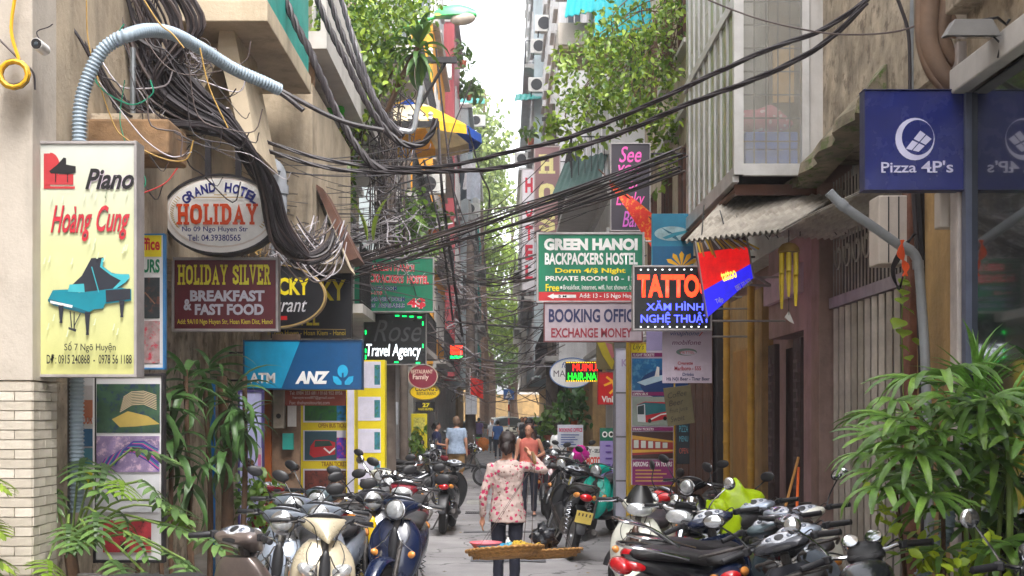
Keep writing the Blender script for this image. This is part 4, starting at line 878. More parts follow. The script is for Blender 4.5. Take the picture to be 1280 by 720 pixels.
for y in (490, 545, 600): s.rect(770, y, 786, y+2, flat(120, 120, 130))
s.text('K', 777, 449, 784, 458, flat(170, 150, 190), .03)
o = MB().box(-0.045, 0.045, 0, 0.1, 0, 2.95).build('yellow_post', M('yellow_paint', C(206, 168, 30), rough=0.5, var=0.25, scale=4, streak=0.4), None, bevel=0.006); o.location = P(787.5, 0, 16.9); o.location.z = 0; tag(o, 'yellow painted post at the left edge of the purple ticket poster', 'post')
s = Sign('sign', 'curled yellow and purple banner edge hanging above the panels', 744, 428, 770, 462, 17.2, 0.02, flat(130, 120, 90), None, rz=0.5)
s.poly([(744, 428), (756, 428), (770, 452), (766, 462), (752, 444)], flat(196, 180, 60)); s.poly([(756, 428), (766, 430), (770, 446), (766, 448)], flat(196, 120, 130))
# --- vinaphone
s = Sign('sign', 'pale lilac cloth banner listing phone cards, cigarettes and drinks', 828, 414, 890, 479, 13.9, 0.02, M('banner_cloth', C(206, 192, 208), rough=0.8, var=0.15, scale=3, bump=0.3, bscale=6, streak=0.2), None)
s.text('vinaphone', 838, 414, 874, 421, flat(50, 80, 150), .0, .3); s.line([(874, 420), (878, 415)], 1, Rd); s.text('mobifone', 840, 425, 876, 431, flat(120, 70, 110), .01, .2)
s.oval(858, 440, 13, 4.5, flat(110, 130, 124)); s.oval(860, 441, 10, 2.8, flat(206, 192, 208)); s.text('VIETTEL', 849, 439, 868, 442, flat(190, 60, 60), .01)
s.text('Cigarette', 847, 452, 866, 457, flat(180, 40, 60), .02); s.text('Marlboro - 555', 843, 458, 876, 463, flat(180, 40, 60), .02); s.text('Drinks', 853, 466, 867, 470, flat(40, 60, 120), .02); s.text('Hà Nội Beer - Tiger Beer', 833, 471, 887, 477, flat(40, 40, 90), .02)
s = Sign('sign', 'frosted lilac sheet hanging behind the cloth banner', 808, 414, 829, 438, 14.4, 0.03, flat(150, 140, 180), None)
s = Sign('menu_board', 'hand written cardboard menu tied to the grey pipes', 832, 483, 866, 531, 15.0, 0.02, M('cardboard', C(120, 112, 84), rough=0.85, var=0.25, scale=4), None, rz=0.0, cat='board')
for k, t in enumerate(('Coffee', 'Beer', 'Fruit Juice', 'Sweet')): s.text(t, 836, 489+k*10, 860-(k*5) % 9, 496+k*10, flat(70, 60, 50), .0, .3, rot=4)
s.root.rotation_euler = (0, R(-7), 0)
s = Sign('sign', 'small dark board with faded blue and orange letters behind the pipe', 846, 528, 862, 580, 15.6, 0.03, flat(34, 40, 48), None); s.text('PIZZA', 849, 532, 860, 540, flat(90, 170, 190), .0); s.text('MENU', 849, 545, 860, 552, flat(90, 170, 190), .0); s.text('OPEN', 849, 560, 860, 567, flat(200, 90, 70), 0)
# --- small right ones
s = Sign('sign', 'violet travel award board with a dark green header', 750, 535, 768, 640, 19.6, 0.06, flat(152, 136, 196), None); s.rect(750, 535, 768, 551, flat(20, 104, 80)); s.oval(756, 543, 3.4, 3.8, W); s.oval(756, 543, 2, 2.2, K); s.oval(764, 543, 3.4, 3.8, W); s.oval(764, 543, 2, 2.2, K)
for k in range(10): s.rect(757, 556+k*8, 763+k % 3, 558+k*8, flat(90, 60, 150))
s = Sign('sign', 'white buy and sell motorbike board with red letters', 731, 558, 752, 582, 21.5, 0.03, W, None); s.text('BUY - SELL', 732, 561, 751, 566, K, .03); s.text('MOTO', 733, 571, 751, 581, flat(226, 60, 40), .05)
s = Sign('sign', 'white booking service board with small printed lines under the plants', 697, 531, 729, 559, 25, 0.03, flat(214, 218, 230), None); s.text('BOOKING OFFICE', 699, 535, 728, 540, flat(214, 50, 110), .03)
for k in range(5): s.rect(701, 543+k*3, 724-(k*5) % 8, 544.2+k*3, flat(80, 100, 170))
# --- Pizza
m_navy = M('navy_face', C(32, 42, 112), rough=0.25, var=0.2, scale=3, bump=0.03, bscale=4, streak=.2, coat=0.4)
s = Sign('sign', 'square navy blue pizza restaurant sign with a white ring emblem', 1081, 113, 1207, 237, 8.3, 0.09, m_navy, flat(30, 36, 84), 0.006)
pw = flat(206, 204, 232)
def crescent(cx, cy, ro, ri, off): 
    a = [(cx+ro*_m.cos(R(t)), cy-ro*1.05*_m.sin(R(t))) for t in range(0, 361, 8)]; return a
s.oval(1143.5, 174, 24.5, 26.5, pw); s.oval(1147, 172, 20, 22, m_navy)
cx, cy = 1148, 176
def q(u, v): return (cx+u*11-v*6.5+3, cy-u*10.5-v*10.5*0.3+1)
dia = [(1132, 186), (1150, 163.5), (1164, 174), (1148, 190)]
def lerp2(u, v):
    a, b_, c, d = [Vector(p) for p in dia]; p = (a.lerp(b_, u)).lerp(d.lerp(c, u), v); return (p.x, p.y)
for u0, u1 in ((0, .46), (.54, 1)):
    for v0, v1 in ((0, .46), (.54, 1)): s.poly([lerp2(u0, v0), lerp2(u1, v0), lerp2(u1, v1), lerp2(u0, v1)], pw)
s.text('Pizza', 1101, 203, 1145, 216, pw, 0.01); s.text("4P's", 1151, 201, 1191, 216, pw, 0.015)
for x in (1101.5, 1121, 1160, 1166): s.rect(x, 214.6, x+5, 216.2, pw)
s.bracket(1205, (130, 220), dark_fr, 3.0)
# traffic sign far
r = thing('road_sign', 'blue square pedestrian crossing sign on a red and white pole', 'road sign', (P(636, 0, 62).x, 62, 0))
MB().box(-.26, .26, -.02, .02, 2.55, 3.05).build('panel', flat(20, 96, 180), r); MB().prism([(-.19, 2.61), (.19, 2.61), (0, 2.99)], 0.004, 'y', -0.026).build('white_triangle', W, r)
MB().prism([(-.05, 2.65), (0, 2.86), (.06, 2.65), (.03, 2.65), (0, 2.75), (-.02, 2.65)], 0.003, 'y', -0.03).lathe([(0.035, 0), (0.035, .003)], (0, -.03, 2.9), 8, 'y').build('walking_figure', K, r)
mb = MB(); mb2 = MB()
for k in range(8): (mb if k % 2 else mb2).lathe([(0.04, k*.33), (0.04, k*.33+.33)], (0, 0.03, 0), 8)
mb.build('pole', W, r); mb2.build('red_band', Rd, r)
# ================================================================ CABLES AND PIPES
m_cab = M('black_cable', C(52, 46, 50), rough=0.55, var=0.35, scale=3, bump=0.1)
m_cab2 = M('brown_grey_cable', C(92, 80, 78), rough=0.6, var=0.35, scale=3, bump=0.1)
m_cabg = M('light_grey_wire', C(178, 172, 178), rough=0.6, var=0.3, scale=3, bump=0)
m_caby = M('tan_wire', C(176, 140, 70), rough=0.6, var=0.3, scale=3, bump=0)
m_cabgr = M('green_wire', C(20, 130, 100), rough=0.6, var=0.2, bump=0)
m_cond = M('corrugated_conduit', C(150, 166, 180), rough=0.45, var=0.15, scale=3)
rc = random.Random(11)
def Q(pts, D=None, j=0.0):
    out = []
    for p in pts:
        d = p[2] if len(p) > 2 else D
        v = P(p[0]+(rc.uniform(-j, j) if j else 0), p[1]+(rc.uniform(-j, j) if j else 0), d); out.append(v)
    return out
def local(pts, o): return [p-o for p in pts]
def cable(pts, r, mat, parent=None, name='cable', label=None, group=None, k=6, n=5, root=None):
    sp = spline(pts, k); o0 = root if root is not None else sp[0].copy()
    o = MB().tube([p-o0 for p in sp], r, n).build(name, mat, parent, smooth=True)
    if parent is None: o.location = o0; tag(o, label, 'cable', group)
    return o
def conduit(pts, r, pitch, mat, parent, root, name='corrugated_tube'):
    sp = spline(pts, 14); L = [0]
    for a, b_ in zip(sp, sp[1:]): L.append(L[-1]+(b_-a).length)
    n = int(L[-1]/pitch*4); out = []; rs = []; i = 0
    for q in range(n+1):
        t = L[-1]*q/n
        while i < len(L)-2 and L[i+1] < t: i += 1
        f = (t-L[i])/max(L[i+1]-L[i], 1e-6); out.append(sp[i].lerp(sp[i+1], f)-root); rs.append(r*(1.0 if q % 4 in (0, 1) else 0.84))
    return MB().tube(out, rs, 14).build(name, mat, parent, smooth=True, ang=80)
# big grey conduit up the wall and over
root = P(97, 720, 9.1)
t = thing('corrugated_conduit', 'thick grey corrugated conduit rising by the piano sign and arching right', 'conduit', root)
conduit(Q([(97, 640), (96, 520), (97, 400), (98, 300), (99, 230), (99, 170), (101, 130), (111, 95), (126, 66), (142, 52), (160, 44)], 9.1)+Q([(185, 38, 9.3), (215, 42, 9.6), (250, 60, 9.9), (290, 85, 10.2), (330, 103, 10.4), (349, 112, 10.5)]), 0.052, 0.028, m_cond, t, root)
for pl in ([(345, 110), (375, 126), (410, 144), (440, 155), (480, 163)], [(345, 112), (362, 124), (379, 138)]): cable([p for p in Q(pl, 10.6)], 0.02 if len(pl) > 3 else 0.022, m_cab, t, 'inner_cable', root=root, n=8)
# great diagonal bundle
root = P(250, 160, 11.2)
t = thing('cable_bundle', 'great diagonal bundle of black cables from top left to the oval sign', 'cable bundle', root)
for i in range(70):
    u = rc.random(); x0 = 118+112*u; e = rc.gauss(0, 1)
    D0 = 10.6+rc.uniform(-.3, .3); sg_ = rc.uniform(-14, 14)
    w = max(-1.6, min(1.6, e))
    pts = [(x0, -25, D0), (x0+26+rc.uniform(-8, 8), 42-w*3-u*8, D0+.1), (188+w*17+14*u, 96-w*12, D0+.2), (230+w*15+4*u, 134-w*11, D0+.3), (276+w*7, 156-w*8, D0+.45), (312+w*6, 186+w*6, D0+.6), (335+w*7, 235+sg_*.3, D0+.9), (348+w*8, 290+sg_, D0+1.1), (372+w*9, 318+sg_*.6+w*4, D0+1.3)]
    if i % 4 == 0: pts += [(398+w*8, 318+sg_*.6, D0+1.4), (417, 300+sg_, D0+1.5)]
    cable(Q(pts), rc.choice([0.009, 0.012, 0.015, 0.02]), m_cab if rc.random() < .72 else m_cab2, t, root=root, k=4)
for i in range(16):       # looser outer strands from the far left
    y0 = rc.uniform(-10, 38); D0 = 9.6+rc.uniform(-.4, .5); a = rc.uniform(-10, 10)
    cable(Q([(-15, y0*.8, D0), (40, y0-12+a, D0), (85, 25+a, D0), (115, 70+a, D0+.1), (150, 130+a*1.3, D0+.3), (205, 152+a*.5, D0+.6), (262, 158+a*.3, D0+.9), (300, 185, D0+1.4)]), rc.choice([0.007, 0.009, 0.012]), m_cab if rc.random() < .6 else m_cab2, t, root=root, k=5)
for i in range(9):        # wrap at the knot
    x = 268+i*2.2+rc.uniform(-3, 3); pts = []
    for q in range(9):
        a = 2*math.pi*q/8; pts.append((x+9*math.sin(a)+rc.uniform(-3, 3), 152+17*math.cos(a), 11.1+.14*math.sin(a)))
    cable(Q(pts), 0.006, m_cabg if i % 3 else m_cab2, t, 'tie_wire', root=root, k=4)
for i in range(34):       # thin outer strands following the bundle
    a = rc.uniform(-16, 16); b_ = rc.uniform(-12, 12); D0 = 10.9+rc.uniform(-.3, .3)
    cable(Q([(60+rc.uniform(0, 150), -20, D0), (130+a+rc.uniform(0, 60), 50+a, D0), (200+b_, 120-b_, D0+.1), (262+a*.6, 158+b_*.5, D0+.3), (318+b_*.6, 205+a, D0+.8), (346+a*.6, 285+b_, D0+1.2), (376+b_, 322+a*.5, D0+1.5)]), rc.choice([.004, .005, .007]), rc.choice([m_cab, m_cab, m_cab2]), t, root=root, k=4, n=4)
# hanging mess of thin wires under the bundle, one thing
root = P(180, 180, 10)
t = thing('wire_tangle', 'slack tangled thin wires looping between the conduit and the oval sign', 'wires', root)
for i in range(28):
    x0 = rc.uniform(95, 250); y0 = rc.uniform(10, 140); x1 = x0+rc.uniform(30, 150); y1 = y0+rc.uniform(10, 120); sag = rc.uniform(10, 60); D0 = rc.uniform(9.2, 11.2)
    cable(Q([(x0, y0, D0), (x0+(x1-x0)*.25+rc.uniform(-12, 12), y0+(y1-y0)*.4+sag*.8, D0), ((x0+x1)/2+rc.uniform(-16, 16), (y0+y1)/2+sag, D0), (x1-10, y1+sag*.5, D0), (x1, y1, D0)]), rc.choice([0.0035, 0.005, 0.006]), rc.choice([m_cab, m_cab2, m_cab, m_cab, m_cab, m_cab2, m_cabg]), t, 'wire', root=root, k=4, n=4)
for pl, mt, r in (([(155, 30), (118, 95), (160, 130), (190, 118), (188, 100)], m_cabgr, .006), ([(156, 100), (150, 150), (160, 190), (158, 215), (172, 208), (182, 225), (178, 240)], m_cabgr, .004), ([(108, 0), (112, 60), (140, 150), (160, 175), (200, 197), (232, 200), (242, 175)], m_caby, .005), ([(122, 100), (160, 150), (185, 178), (215, 196), (240, 190)], m_cabg, .005), ([(170, 245), (205, 230), (222, 210)], M('red_wire', C(180, 50, 50)), .005), ([(80, 65), (40, 85), (26, 72), (0, 50)], m_cab2, .005), ([(250, 60), (262, 110), (285, 160)], m_caby, .005), ([(180, 0), (200, 30), (215, 42), (230, 60)], m_caby, .006)):
    cable(Q(pl, 9.3), r, mt, t, 'wire', root=root, k=6, n=5)
for i in range(14):       # coils around the right
    cx, cy = rc.uniform(235, 262), rc.uniform(58, 92); pts = [(cx+rc.uniform(10, 18)*math.cos(a*.8), cy+rc.uniform(9, 15)*math.sin(a*.8), 11.4) for a in range(9)]
    cable(Q(pts), 0.004, rc.choice([m_cab, m_cab2, m_cabg]), t, 'wire', root=root, k=4, n=4)
# ragged wire ends by the black signs
root = P(390, 310, 13)
t = thing('wire_tangle', 'frayed loops of grey wire ends hanging over the black hotel signs', 'wires', root)
for i in range(60):
    x0 = rc.uniform(335, 372); y0 = rc.uniform(270, 318); a = rc.uniform(.6, 1.2)
    pts = [(x0, y0, 13.0), (x0+12*a, y0+18*a, 13.0), (x0+30*a, y0+26*a+(yy := rc.uniform(-8, 14)), 13.1), (x0+48*a, y0+18*a+yy, 13.1), (x0+58*a+rc.uniform(-5, 5), y0+rc.uniform(-8, 12), 13.2)]
    cable(Q(pts), rc.choice([0.005, 0.007, 0.009]), rc.choice([m_cab, m_cab, m_cab2, m_cabg]), t, 'wire', root=root, k=4, n=4)
for i in range(26):
    x0 = rc.uniform(268, 350); y0 = rc.uniform(300, 325)
    cable(Q([(x0, y0, 12.6), (x0+rc.uniform(-14, 14), y0+rc.uniform(-16, 10), 12.6), (x0+rc.uniform(-18, 22), y0+rc.uniform(0, 14), 12.6), (x0+rc.uniform(0, 26), y0+rc.uniform(-8, 10), 12.6)]), 0.0045, rc.choice([m_caby, m_cabg, m_cab2]), t, 'wire', root=root, k=4, n=4)
# light grey wires fan around the pole at 440-540
root = P(470, 260, 20)
t = thing('wire_tangle', 'mass of pale and black service wires knotted around the alley pole', 'wires', root)
for i in range(150):
    kx = rc.gauss(478, 13); ky = rc.uniform(110, 330); D0 = rc.uniform(19.5, 22)
    ang = rc.uniform(-1.2, 1.6); ln = rc.uniform(20, 75)*(1 if ky > 220 else .6)
    pts = [(kx, ky, D0), (kx+ln*.4*math.cos(ang)+rc.uniform(-8, 8), ky+ln*.4*math.sin(ang)+8, D0), (kx+ln*.7*math.cos(ang)+rc.uniform(-8, 8), ky+ln*.8*math.sin(ang)+rc.uniform(0, 14), D0-.3), (kx+ln*math.cos(ang), ky+ln*math.sin(ang)+rc.uniform(-12, 12), D0-.3)]
    cable(Q(pts), rc.choice([0.006, 0.008, 0.011]), rc.choice([m_cab, m_cab, m_cab2, m_cabg, m_cabg]) if ky > 235 else rc.choice([m_cab, m_cab2]), t, 'wire', root=root, k=4, n=4)
for i in range(36):      # pale fan converging on (385..420, 300-350)
    x1 = rc.uniform(520, 545); a = rc.random()
    cable(Q([(455+60*a, 285+rc.uniform(-20, 20), 20), (430+rc.uniform(-6, 10), 300+rc.uniform(-20, 20), 19.7), (408+rc.uniform(-8, 18), 318+rc.uniform(-26, 20), 19.5), (396+rc.uniform(-10, 40), 335+rc.uniform(-20, 25), 19.4)]), rc.choice([.006, .009]), rc.choice([m_cabg, m_cabg, m_cab]), t, 'wire', root=root, k=4, n=4)
for i in range(26):      # vertical drops beside the pole
    x = rc.uniform(458, 505); cable(Q([(x, rc.uniform(120, 240), 21), (x+rc.uniform(-7, 7), 300, 21), (x+rc.uniform(-10, 10), 330, 21.6), (x+rc.uniform(-8, 24), 392, 22.4)]), rc.choice([.008, .013]), rc.choice([m_cab, m_cab2]), t, 'wire', root=root, k=4, n=4)
# twisted ropes
def rope(name, label, pts, r, mat, D, group=None, turns=15.0, ends=None):
    sp = spline(Q(pts, D), 14); root = sp[0].copy(); t = thing(name, label, 'cable', root, group=group)
    L = [0]
    for a, b_ in zip(sp, sp[1:]): L.append(L[-1]+(b_-a).length)
    for st in range(3):
        out = []
        for i, p in enumerate(sp):
            a = sp[max(0, i-1)]; b_ = sp[min(len(sp)-1, i+1)]; tg = (b_-a).normalized(); u = tg.cross(Vector((0, 1, 0))).normalized(); v = tg.cross(u)
            ph = L[i]*turns+st*2*math.pi/3; out.append(p+(u*math.cos(ph)+v*math.sin(ph))*r*.62-root)
        MB().tube(out, r*.62, 6).build('strand', mat, t, smooth=True)
    return t
G = 'thick twisted power cables at upper left'
rope('twisted_cable', 'leftmost thick twisted black cable, passing the beige balcony', [(345, -40), (357, 0), (372, 35), (387, 63), (396, 85), (403, 100), (416, 130), (430, 157), (445, 182), (470, 208), (505, 213)], .034, m_cab, 13.0, G)
rope('twisted_cable', 'second thick twisted black cable, dipping to a grey loop', [(385, -35), (397, 0), (408, 27), (420, 52), (432, 75), (443, 98), (455, 122), (470, 147), (485, 166), (500, 178), (515, 182), (530, 178), (541, 162), (544, 148)], .031, m_cab, 13.4, G)
rope('twisted_cable', 'third thick twisted black cable from the top edge', [(402, -35), (413, 0), (421, 25), (430, 48), (440, 70), (450, 92), (463, 118), (477, 143), (488, 158), (503, 170)], .029, m_cab, 13.8, G)
rope('twisted_cable', 'fourth thick twisted cable ending in the brightest grey loop', [(416, -35), (427, 0), (435, 28), (443, 55), (452, 80), (462, 108), (474, 134), (487, 153), (500, 163), (512, 162), (519, 148), (523, 128), (527, 108)], .028, M('grey_sleeved_cable', C(84, 80, 86), rough=0.4, var=0.5, scale=1.0), 14.2, G)
cable(Q([(500, 163), (516, 163), (521, 140), (528, 108)], 14.1), .03, M('silver_sleeve', C(176, 178, 184), rough=.35, metal=.4), None, 'sleeved_cable', 'short silver sleeved cable rising from the twisted cables to the crossarm', n=8)
# long spans
sp_specs = [
 ([(318, 172, 13), (400, 198, 13), (480, 209, 13), (560, 207, 12.5), (640, 189, 12), (710, 172, 11.5), (790, 140, 11), (880, 98, 10.5), (960, 62, 10.2), (1030, 36, 10), (1092, -6, 9.8)], .018, 'upper of the two heavy black spans crossing the alley to the concrete wall'),
 ([(316, 182, 13), (400, 208, 13), (470, 215, 13), (560, 214, 12.5), (640, 207, 12), (760, 172, 11.5), (860, 130, 10.8), (960, 92, 10.3), (1030, 54, 10), (1084, 3, 9.8)], .02, 'lower of the two heavy black spans crossing the alley to the concrete wall')]
for pl, r, lb_ in sp_specs: rope('span_cable', lb_, pl, r, m_cab, 12, 'heavy spans over the alley', turns=6)
cable(Q([(885, 0, 10), (920, 14, 10), (960, 27, 9.8), (1010, 38, 9.6), (1050, 43, 9.4), (1100, 42, 9.2), (1140, 34, 9.1), (1178, 14, 9)]), .007, m_cab2, None, 'cable', 'single thin brown cable sagging across the raw concrete wall')
cable(Q([(1118, -10), (1126, 10), (1135, 40), (1137, 80), (1137, 114)], 9.3), .014, m_cab, None, 'cable', 'black cable dropping down the concrete wall to the navy sign')
cable(Q([(1142, -10), (1140, 60), (1141, 114)], 9.4), .028, m_steel, None, 'drain_pipe', 'straight grey pipe on the concrete wall above the navy sign')
# thick old pipes near the floodlight
root = P(1170, 60, 8.45); t = thing('pipe_cluster', 'cluster of bulky brown pipes and cables left of the floodlight', 'pipes', root)
mbp = M('brown_pipe', C(120, 96, 78), rough=.7, var=.35, scale=4, streak=.5)
for pl, r in (([(1162, -20), (1160, 20), (1160, 55), (1172, 85), (1192, 110)], .07), ([(1188, -20), (1182, 10), (1178, 40), (1186, 66), (1210, 88)], .05), ([(1178, 6), (1192, 28), (1182, 60), (1206, 96)], .025), ([(1150, -10), (1150, 50), (1162, 90), (1180, 112)], .03), ([(1155, 30), (1158, 70), (1185, 100), (1206, 108)], .02)):
    cable(Q(pl, 8.45), r, mbp if r > .04 else rc.choice([m_cab, mbp]), t, 'pipe', root=root, n=10)
# grey drain pipe on the right
root = P(1150, 340, 9.2); t = thing('drain_pipe', 'pale grey drain pipe bending down beside the folding shutter', 'pipe', root)
m_pvc = M('pale_pvc', C(140, 144, 148), rough=.45, var=.2, scale=3, streak=.5)
cable(Q([(1036, 240), (1048, 252), (1060, 262), (1095, 286), (1125, 307), (1138, 313), (1146, 324), (1149, 340), (1152, 380), (1156, 440), (1160, 560), (1162, 700)], 8.9), .034, m_pvc, t, 'pipe', root=root, n=12)
for a, b_ in (((1049, 253), (1056, 259)), ((1128, 308), (1139, 314)), ((1147, 326), (1148, 336))): cable(Q([a, ((a[0]+b_[0])/2, (a[1]+b_[1])/2), b_], 8.9), .04, m_pvc, t, 'collar', root=root, n=12)
for i in range(5): cable(Q([(1126+i, 300, 8.83), (1130-i*2, 318, 8.83), (1128+i*2, 332, 8.85), (1131+rc.uniform(-5, 4), 345, 8.85)]), .006, M('orange_string', C(226, 90, 40), rough=.8), t, 'string', root=root)
for i in range(5):
    cable(Q([(1146-i, 292, 9.1), (1126, 310+i*3, 9.1), (1114+i, 338, 9.1), (1124, 358+i, 9.1), (1132, 330, 9.1)]), .006, m_cab, t, 'loop_cable', root=root)
t = thing('riser_cables', 'dark vertical risers and wooden pole between the drain pipe and yellow wall', 'cables', P(1160, 300, 9.05)); root = P(1160, 300, 9.05)
for x, r, mt in ((1156, .03, m_dsteel), (1150, .02, m_cab), (1163, .012, m_cab), (1168, .02, m_wood2), (1160, .022, m_cab)): cable(Q([(x-8, 236), (x-3, 320), (x, 420), (x+4, 560), (x+4, 700)], 9.3), r, mt, t, 'riser', root=root, n=7)
def smallbox(name, label, cat, x0, y0, x1, y1, D, d, mat, bev=0.01, lines=0):
    a = P(x0, y1, D); b_ = P(x1, y0, D); w = b_.x-a.x; h = b_.z-a.z
    t = thing(name, label, cat, ((a.x+b_.x)/2, D, a.z)); MB().box(-w/2, w/2, 0, d, 0, h).build('casing', mat, t, bevel=bev)
    for k in range(lines): MB().box(-w/2+w*(k+1)/(lines+1)-.004, -w/2+w*(k+1)/(lines+1)+.004, -.006, 0, .01, h-.01).build('seam', m_dsteel, t)
    return t
m_cream_box = M('ivory_box', C(196, 186, 176), rough=.6, var=.15, scale=3, streak=.5)
smallbox('duct_cover', 'ivory sheet metal duct cover at the top of the folding shutter', 'cover', 1098, 244, 1136, 330, 9.5, .25, m_cream_box, lines=2)
smallbox('meter_box', 'ivory meter box below the navy pizza sign', 'box', 1175, 238, 1203, 284, 8.55, .12, m_cream_box, lines=1)
smallbox('meter_box', 'small grey meter box on the pole behind the maroon oval sign', 'box', 482, 503, 497, 531, 26, .2, M('pale_grey_box', C(190, 192, 200), rough=.5, streak=.4), lines=0)
smallbox('meter_box', 'tall grey junction box with holes on the far left pole', 'box', 582, 494, 596, 518, 44, .3, M('pale_grey_box', None), lines=1)
# yellow cable coil
root = P(18, 92, 8.2); t = thing('cable_coil', 'coil of yellow and black cable hanging on the pale corner wall', 'cable coil', root)
for i in range(9):
    R0 = 17+rc.uniform(-3, 3); ox_, oy_ = rc.uniform(-1.5, 1.5), rc.uniform(-1.5, 1.5)
    pts = [P(18+ox_+R0*math.cos(R(q*30)), 92+oy_+R0*.95*math.sin(R(q*30)), 8.3-.012*i)-root for q in range(12)]
    MB().tube(pts, .011, 6, closed=True).build('cable_loop', M('yellow_cable', C(220, 170, 30), rough=.5, var=.1) if i % 3 else m_cab, t, smooth=True)
cable(Q([(24, 76), (14, 40), (18, 0), (22, -20)], 8.3), .012, M('yellow_cable', None), t, 'lead', root=root); cable(Q([(30, 78), (42, 92), (44, 112)], 8.3), .007, m_cab, t, 'lead', root=root); cable(Q([(-10, 40), (10, 60), (26, 76)], 8.3), .007, m_cab2, t, 'lead', root=root)
# security camera
root = P(50, 58, 8.35); t = thing('security_camera', 'small white bullet security camera on the pale wall corner', 'camera', root)
MB().lathe([(0.0, -.02), (.035, -.02), (.036, .01), (.02, .02)], (0, 0, 0), 14, 'y').tube([(0, -.01, 0), (.03, -.06, -.01)], .014, 8).build('mount', m_white, t, smooth=True)
mb = MB().lathe([(0.0, -.17), (.0365, -.17), (.037, -.12), (.037, -.02), (.03, 0), (0, .001)], (0.038, 0, -.03), 18, 'y'); mb.build('housing', m_white, t, smooth=True)
MB().lathe([(0, -.181), (.031, -.181), (.033, -.17)], (0.038, 0, -.032), 18, 'y').build('lens_face', K, t, smooth=True); MB().lathe([(0, -.186), (.012, -.184), (.015, -.181)], (0.038, 0, -.035), 12, 'y').build('lens', m_glass, t)
cable(Q([(52, 54), (46, 40), (60, 34), (66, 30)], 8.3), .004, m_cab, t, 'lead', root=root)
# floodlight
root = P(1215, 38, 7.5); t = thing('floodlight', 'grey rectangular floodlight on an arm at upper right', 'floodlight', root); fl_ = M('floodlight_grey', C(110, 108, 106), rough=.5, metal=.3)
MB().add([(-.19, -.1, -.06), (.14, -.1, -.06), (.17, .16, 0.0), (-.13, .16, 0.0), (-.12, -.06, .05), (.1, -.06, .05), (.13, .12, .08), (-.09, .12, .08)], [(0,1,5,4),(1,2,6,5),(2,3,7,6),(3,0,4,7),(4,5,6,7),(0,3,2,1)]).build('housing', fl_, t, bevel=.006)
MB().add([(-.165, -.085, -.062), (.125, -.085, -.062), (.145, .13, -.01), (-.12, .13, -.01)], [(0,1,2,3)]).build('lens', m_glass, t)
MB().tube([(.05, .0, .06), (.15, 0, .075), (.22, .05, .05), (.24, .05, .08)], .008, 6).tube([(.12, 0, -.03), (.17, 0, -.08), (.15, 0, -.16)], .006, 6).build('arm', m_dsteel, t)
# poles
def pole(label, px, D, h, r=.13, arm=True):
    x = P(px, 0, D).x; t = thing('utility_pole', label, 'utility pole', (x, D, 0))
    MB().lathe([(r*1.25, 0), (r, h*.5), (r*.8, h)], n=12).build('shaft', M('pole_concrete', C(110, 98, 90), rough=.9, var=.4, scale=3, bump=.5, streak=.6), t, smooth=True)
    if arm: 
        for k, z in enumerate((h-.5, h-1.6)):
            MB().box(-.3, 1.2 if not k else .9, -.1, -.02, z, z+.1).build('crossarm', m_dsteel, t)
            for xx in (.4, .75): MB().lathe([(.02, 0), (.05, .04), (.03, .08), (.05, .12), (.02, .16)], (xx, -.06, z+.1), 8).build('insulator', W, t, smooth=True)
        MB().tube([(0, -.06, h-2.2), (1.0, -.06, h-.5)], .03, 5).build('brace', m_dsteel, t)
    return t
pole('leaning concrete pole wrapped in wires behind the green 4$ sign', 484, 22, 8.3)
pole('thin dark pole beside the maroon oval restaurant sign', 505, 26.5, 7, .08, False)
pole('grey pole carrying junction boxes near the far left pedestrians', 588, 44.5, 8, .16, False)
pole('dark pole wrapped in cables on the far right of the alley', 690, 38, 11, .16, True)
# random spans across the alley centre
root = P(620, 320, 28); t = thing('cable_web', 'web of thin black cables spanning the alley between the green signs', 'cables', root)
for i in range(58):
    x0 = rc.uniform(440, 560); y0 = rc.uniform(265, 430); D0 = rc.uniform(20, 34); x1 = rc.uniform(660, 860); y1 = y0+rc.uniform(-110, 60); D1 = rc.uniform(17, 30); s_ = rc.uniform(4, 40)
    if i < 16: x0, y0, x1, y1, D0, D1, s_ = rc.uniform(395, 450), rc.uniform(325, 352), rc.uniform(840, 862), rc.uniform(170, 215), 19, 14, rc.uniform(0, 14)
    if 16 <= i < 32: x0, y0, x1, y1, D0, D1, s_ = 542+rc.uniform(-4, 10), 322+rc.uniform(-6, 14), 680+rc.uniform(-6, 20), 335+rc.uniform(-70, 20), 24, 20, rc.uniform(6, 34)
    pts = []
    for q in range(7):
        u = q/6; pts.append((x0+(x1-x0)*u, y0+(y1-y0)*u+s_*4*u*(1-u)+rc.uniform(-2, 2), D0+(D1-D0)*u))
    cable(Q(pts), rc.choice([.005, .007, .009, .013]), rc.choice([m_cab, m_cab, m_cab2]), t, root=root, k=3, n=4)
for i in range(30):       # thin spans along the left signs
    x0 = rc.uniform(290, 350); y0 = rc.uniform(170, 330); x1 = rc.uniform(470, 600); y1 = y0+rc.uniform(-30, 70); s_ = rc.uniform(4, 24)
    cable(Q([(x0+(x1-x0)*q/5, y0+(y1-y0)*q/5+s_*4*(q/5)*(1-q/5), 13.2+7*q/5) for q in range(6)]), rc.choice([.004, .005, .007]), m_cab, t, root=root, k=3, n=4)
root = P(620, 420, 40); t = thing('cable_web', 'lower web of slack cables over the distant part of the alley', 'cables', root)
